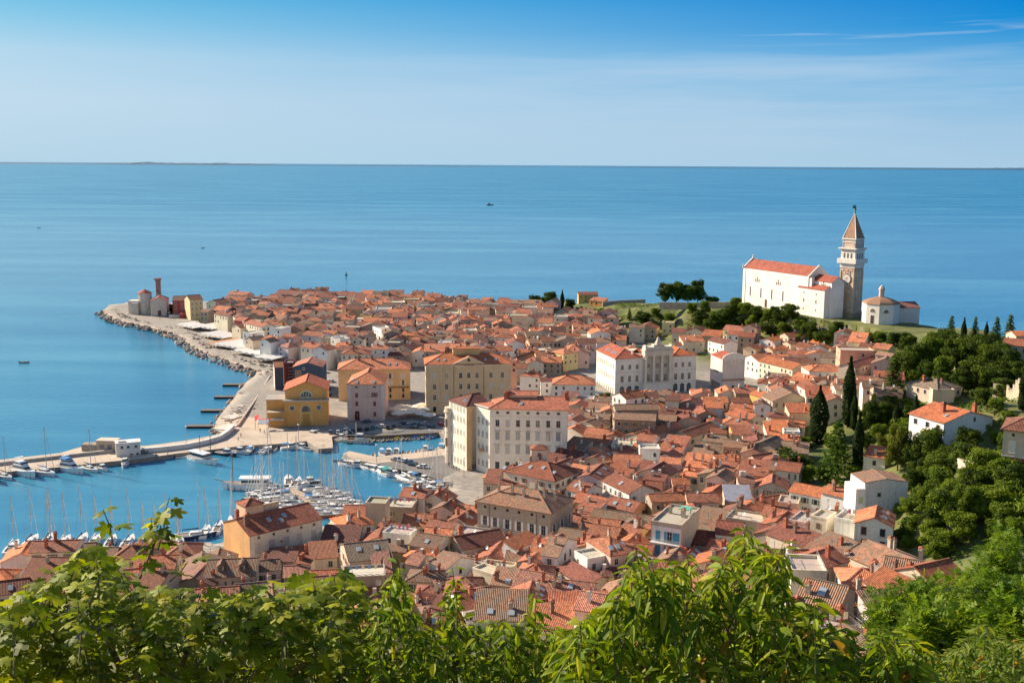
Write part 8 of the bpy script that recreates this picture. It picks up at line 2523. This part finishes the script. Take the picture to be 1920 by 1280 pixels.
def foreground():
    # fig at the left
    line = [(-60, 1130), (0, 1140), (30, 1112), (57, 1088), (88, 1078), (120, 1052), (142, 1030), (175, 1030), (200, 1042), (232, 1068), (245, 1102), (268, 1122), (300, 1100), (330, 1100), (380, 1108), (437, 1114), (462, 1098), (490, 1096), (520, 1086), (547, 1078), (580, 1084), (612, 1074), (635, 1076), (655, 1082), (672, 1106), (688, 1132), (700, 1180), (715, 1260)]
    t = fore_tree('fig_tree', 300, 15, 0, 'big leafed fig tree filling the lower left foreground', 'tree', 1, [(60, 1160, 14), (150, 1090, 14.5), (240, 1120, 14), (380, 1150, 14), (500, 1130, 15), (600, 1120, 15), (660, 1180, 14)], .14)
    ex = [(318, 932, 13.5, 262, 1085), (283, 972, 13.5, 285, 1040), (309, 962, 13.5, 296, 1030), (193, 955, 13.5, 212, 1022), (352, 1052, 13.5, 318, 1090), (175, 1022, 14, 170, 1110), (130, 1048, 14, 130, 1130), (560, 1074, 14, 565, 1160), (625, 1072, 14, 630, 1170)]
    shoots(t, random.Random(2), line, 400, 12.5, 16.5, t, 'fig', -50, 712, FIGC, extra=ex)
    # cherry trees in the middle
    l1 = [(660, 1220), (685, 1170), (705, 1130), (722, 1080), (742, 1048), (760, 1090), (785, 1150), (815, 1160), (832, 1108), (848, 1068), (862, 1135), (890, 1150), (915, 1142), (940, 1150), (958, 1146), (975, 1158), (996, 1104), (1006, 1110), (1014, 1155), (1050, 1160), (1075, 1170), (1100, 1160)]
    t = fore_tree('cherry_tree', 880, 15, 0, 'cherry tree with small drooping leaves, right beside the fig', 'tree', 3, [(742, 1120, 14), (848, 1130, 14), (920, 1190, 14), (1000, 1170, 14), (1060, 1200, 14)], .11)
    l1 = [(a, b + 14) for a, b in l1]
    shoots(t, random.Random(4), l1, 250, 12, 16, t, 'ch', 665, 1110, CHC, extra=[(742, 1046, 13, 770, 1190), (848, 1064, 13, 856, 1180), (1000, 1102, 13, 1000, 1190)], ls=1.15)
    l2 = [(1060, 1190), (1085, 1165), (1110, 1140), (1140, 1128), (1165, 1112), (1178, 1062), (1192, 1024), (1215, 1050), (1245, 1060), (1275, 1045), (1300, 1048), (1315, 1096), (1338, 1070), (1356, 1052), (1375, 1012), (1398, 988), (1415, 1005), (1440, 1030), (1470, 1022), (1480, 1050), (1462, 1085), (1455, 1120), (1470, 1150), (1500, 1190)]
    t = fore_tree('cherry_tree', 1290, 9.5, 0, 'tall cherry tree with long glossy leaves in front of the blue shuttered house', 'tree', 5, [(1195, 1090, 9), (1280, 1110, 9), (1390, 1060, 9), (1440, 1120, 9), (1150, 1180, 9)], .10)
    shoots(t, random.Random(6), l2, 290, 7.8, 10.5, t, 'ch', 1065, 1490, CHC, extra=[(1395, 985, 8.6, 1385, 1110), (1190, 1020, 8.6, 1200, 1130), (1468, 1018, 8.6, 1430, 1110), (1288, 1040, 8.8, 1290, 1130), (1345, 1060, 8.6, 1350, 1150)], ls=.95)
    l3 = [(1440, 1200), (1460, 1150), (1480, 1122), (1510, 1120), (1535, 1132), (1560, 1150), (1580, 1170), (1605, 1192), (1630, 1200), (1655, 1178), (1680, 1172), (1710, 1190), (1735, 1210), (1755, 1240), (1765, 1290)]
    t = fore_tree('cherry_tree', 1590, 9, 0, 'low cherry tree with drooping leaves at the bottom, below the skylight roof', 'tree', 7, [(1490, 1160, 8.5), (1560, 1190, 8.5), (1650, 1220, 8.5), (1720, 1230, 8.5)], .10)
    shoots(t, random.Random(8), l3, 205, 7.4, 10, t, 'ch', 1445, 1765, CHC, ls=.95)
    # light green shrub at the bottom right corner
    l4 = [(1690, 1270), (1720, 1235), (1760, 1215), (1800, 1205), (1835, 1165), (1850, 1160), (1870, 1190), (1900, 1200), (1960, 1190)]
    t = fore_tree('shrub', 1840, 15, 0, 'small leafed yellow green shrub in the lower right corner', 'shrub', 9, [(1760, 1250, 14), (1850, 1190, 14), (1910, 1220, 14)], .08)
    shoots(t, random.Random(10), l4, 260, 12.5, 17, t, 'ch', 1690, 1960, [(.10, .16, .02), (.13, .19, .025), (.16, .21, .03), (.20, .24, .04)], ls=.85)
    # robinias standing lower on the slope to the right
    def robinia(px, pt, d, wpx, hpx, label, seed, n):
        rnd = random.Random(seed)
        c = ptd(px, pt + hpx * .5, d); k = d / F; rx, rz_ = wpx * k / 2, hpx * k / 2
        g = ground(c.x, c.y)
        t = thing('robinia_tree', (c.x, c.y, g), 0, label, 'tree', 'robinias on the right slope')
        mb = MB(['bark']); h = c.z - g
        mb.tube([(0, 0, -1), (.2, 0, h * .5), (0, .2, h)], [.22, .16, .08], (.13, .10, .07), 0, 6)
        lobes = []
        for q in range(16):
            a, u = rnd.uniform(0, 6.283), rnd.random() ** .5
            zz = rnd.uniform(-.75, .8); sc = math.sqrt(max(.1, 1 - zz * zz))
            lobes.append((rx * .72 * u * math.cos(a) * sc, rx * .72 * u * math.sin(a) * sc, h + rz_ * zz * .8, rx * rnd.uniform(.24, .42), rz_ * rnd.uniform(.22, .36)))
            l_ = lobes[-1]; mb.tube([(0, 0, h * .55), (l_[0] * .5, l_[1] * .5, (h * .55 + l_[2]) / 2 + .4), l_[:3]], [.08, .05, .02], (.14, .11, .07), 0, 4)
        mb.build('trunk', t)
        lm = MB(['leaf'])
        pts = lobes_pts(lobes, n // 7, rnd, .7)
        cols = [(.085, .160, .010), (.125, .205, .013), (.170, .245, .018)]
        for p, nn, kk in pts:       # each point carries a small feathery frond
            p = Vector(p); d_ = (Vector(nn) + Vector((rnd.gauss(0, .7), rnd.gauss(0, .7), rnd.gauss(-.2, .6)))).normalized()
            r_ = d_.cross(Vector((0, 0, 1)) + Vector((rnd.gauss(0, .4), rnd.gauss(0, .4), 0))); r_ = r_.normalized() if r_.length > 1e-3 else Vector((1, 0, 0))
            L = rnd.uniform(.35, .6); col = jit(cols[kk], .15)
            for i in range(7):
                u = i / 6; s = 1 if i % 2 else -1
                b = p + d_ * L * u - Vector((0, 0, .25 * L * u * u)); e = b + (r_ * s * .9 + d_ * .5) * L * .34; w_ = d_ * L * .13
                lm.face([b - w_, e, b + w_], col)
        lm.build('crown', t)
    robinia(1720, 1062, 62, 175, 190, 'feathery robinia tree nearest the skylight roof, lowest on the right slope', 31, 15000)
    robinia(1838, 1030, 56, 200, 230, 'wide feathery robinia tree at the right edge, above the yellow green shrub', 32, 19000)
    robinia(1895, 965, 74, 130, 170, 'upper feathery robinia tree at the right edge, below the pool terrace', 33, 13000)
    robinia(1768, 1120, 44, 190, 170, 'low feathery robinia tree between the cherry and the corner shrub', 34, 14000)
    robinia(1668, 1110, 58, 90, 130, 'small feathery robinia tree beside the skylight roof', 35, 7000)
    robinia(1905, 1120, 40, 150, 170, 'shaded feathery robinia tree right of the low robinia', 36, 11000)
foreground()
# ------------------------------------------------------------------ labels that single each thing out
def label_all():
    lm = []
    for nm, h in LMK:
        c = h.P(h.W / 2, h.D / 2, h.H / 2) if not isinstance(h.P(0, 0), Vector) else h.loc
        a = proj(c); lm.append((nm, a[0], a[1]))
    ordw = ['nearest', 'second nearest', 'third nearest', 'fourth nearest', 'fifth nearest', 'sixth nearest', 'seventh nearest', 'eighth nearest', 'ninth nearest', 'tenth nearest', 'eleventh nearest', 'twelfth nearest', 'thirteenth nearest', 'fourteenth nearest', 'fifteenth nearest']
    def relation(px, py):
        best = min(lm, key=lambda l: (l[1] - px) ** 2 + (1.6 * (l[2] - py)) ** 2)
        dx, dy = px - best[1], (py - best[2]) * 1.6
        rel = ('right of' if dx > 0 else 'left of') if abs(dx) > abs(dy) else ('below' if dy > 0 else 'behind')
        return rel + ' the ' + best[0], math.hypot(dx, dy)
    def finish(rows, group):
        """rows: (object, base phrase, extra phrase or '', relation, distance)"""
        by = {}
        for r in rows: by.setdefault(r[1] + ' ' + r[3], []).append(r)
        for base, rs in by.items():
            if len(rs) == 1: tag(rs[0][0], base, None, group); continue
            ex = {}
            for r in rs: ex.setdefault(r[2], []).append(r)
            left = []
            for e, q in ex.items():
                lab = r_ = q[0][1] + e + ' ' + q[0][3]
                if len(q) == 1 and e and len(lab.split()) <= 16: tag(q[0][0], lab, None, group)
                else: left += q
            if len(left) == 1 and len(rs) == 1: tag(left[0][0], base, None, group); continue
            left.sort(key=lambda r: r[4])
            allr = sorted(rs, key=lambda r: r[4])
            for r in left:
                i = allr.index(r)
                w_ = (ordw[i] if i < len(ordw) else 'farthest') + ' ' + base
                tag(r[0], w_, None, group)
    rn = {'g': 'gable roof', 'G': 'gabled front', 'h': 'hip roof', 'f': 'flat roof', 's': 'lean-to roof', 'D': 'pyramid roof'}
    rows = []
    for s, h in BUILT:
        rc = {'x': '', 'sheet': 'grey metal', 'aged': 'lichened', 'greyed': 'grey brown'}.get(s.roof, s.roof)
        ph = '%s house with %s' % (s.wall, (rc + ' ' + rn[s.kind]).strip())
        nch = sum(1 for c in h.roof_ob.children if c.name.startswith('chimney')); nsk = sum(1 for c in h.roof_ob.children if c.name.startswith('skylight')); nd = sum(1 for c in h.roof_ob.children if c.name.startswith('satellite'))
        e = ' and skylights' if nsk > 1 else ' and dish' if nd else ' and two chimneys' if nch == 2 else ' and three chimneys' if nch == 3 else ' and chimney' if nch == 1 else ''
        rel, dist = relation(s.px, s.py)
        h.root['category'] = 'house'
        rows.append((h.root, ph, e, rel, dist))
    finish(rows, 'houses of the old town')
    rows = []
    for o, k, px, py, desc in TREE_OUT:
        rel, dist = relation(px, py)
        o['category'] = 'shrub' if k[0] == 's' else 'tree'
        rows.append((o, desc, '', rel, dist))
    finish(rows, 'trees and shrubs of the hillside')
label_all()
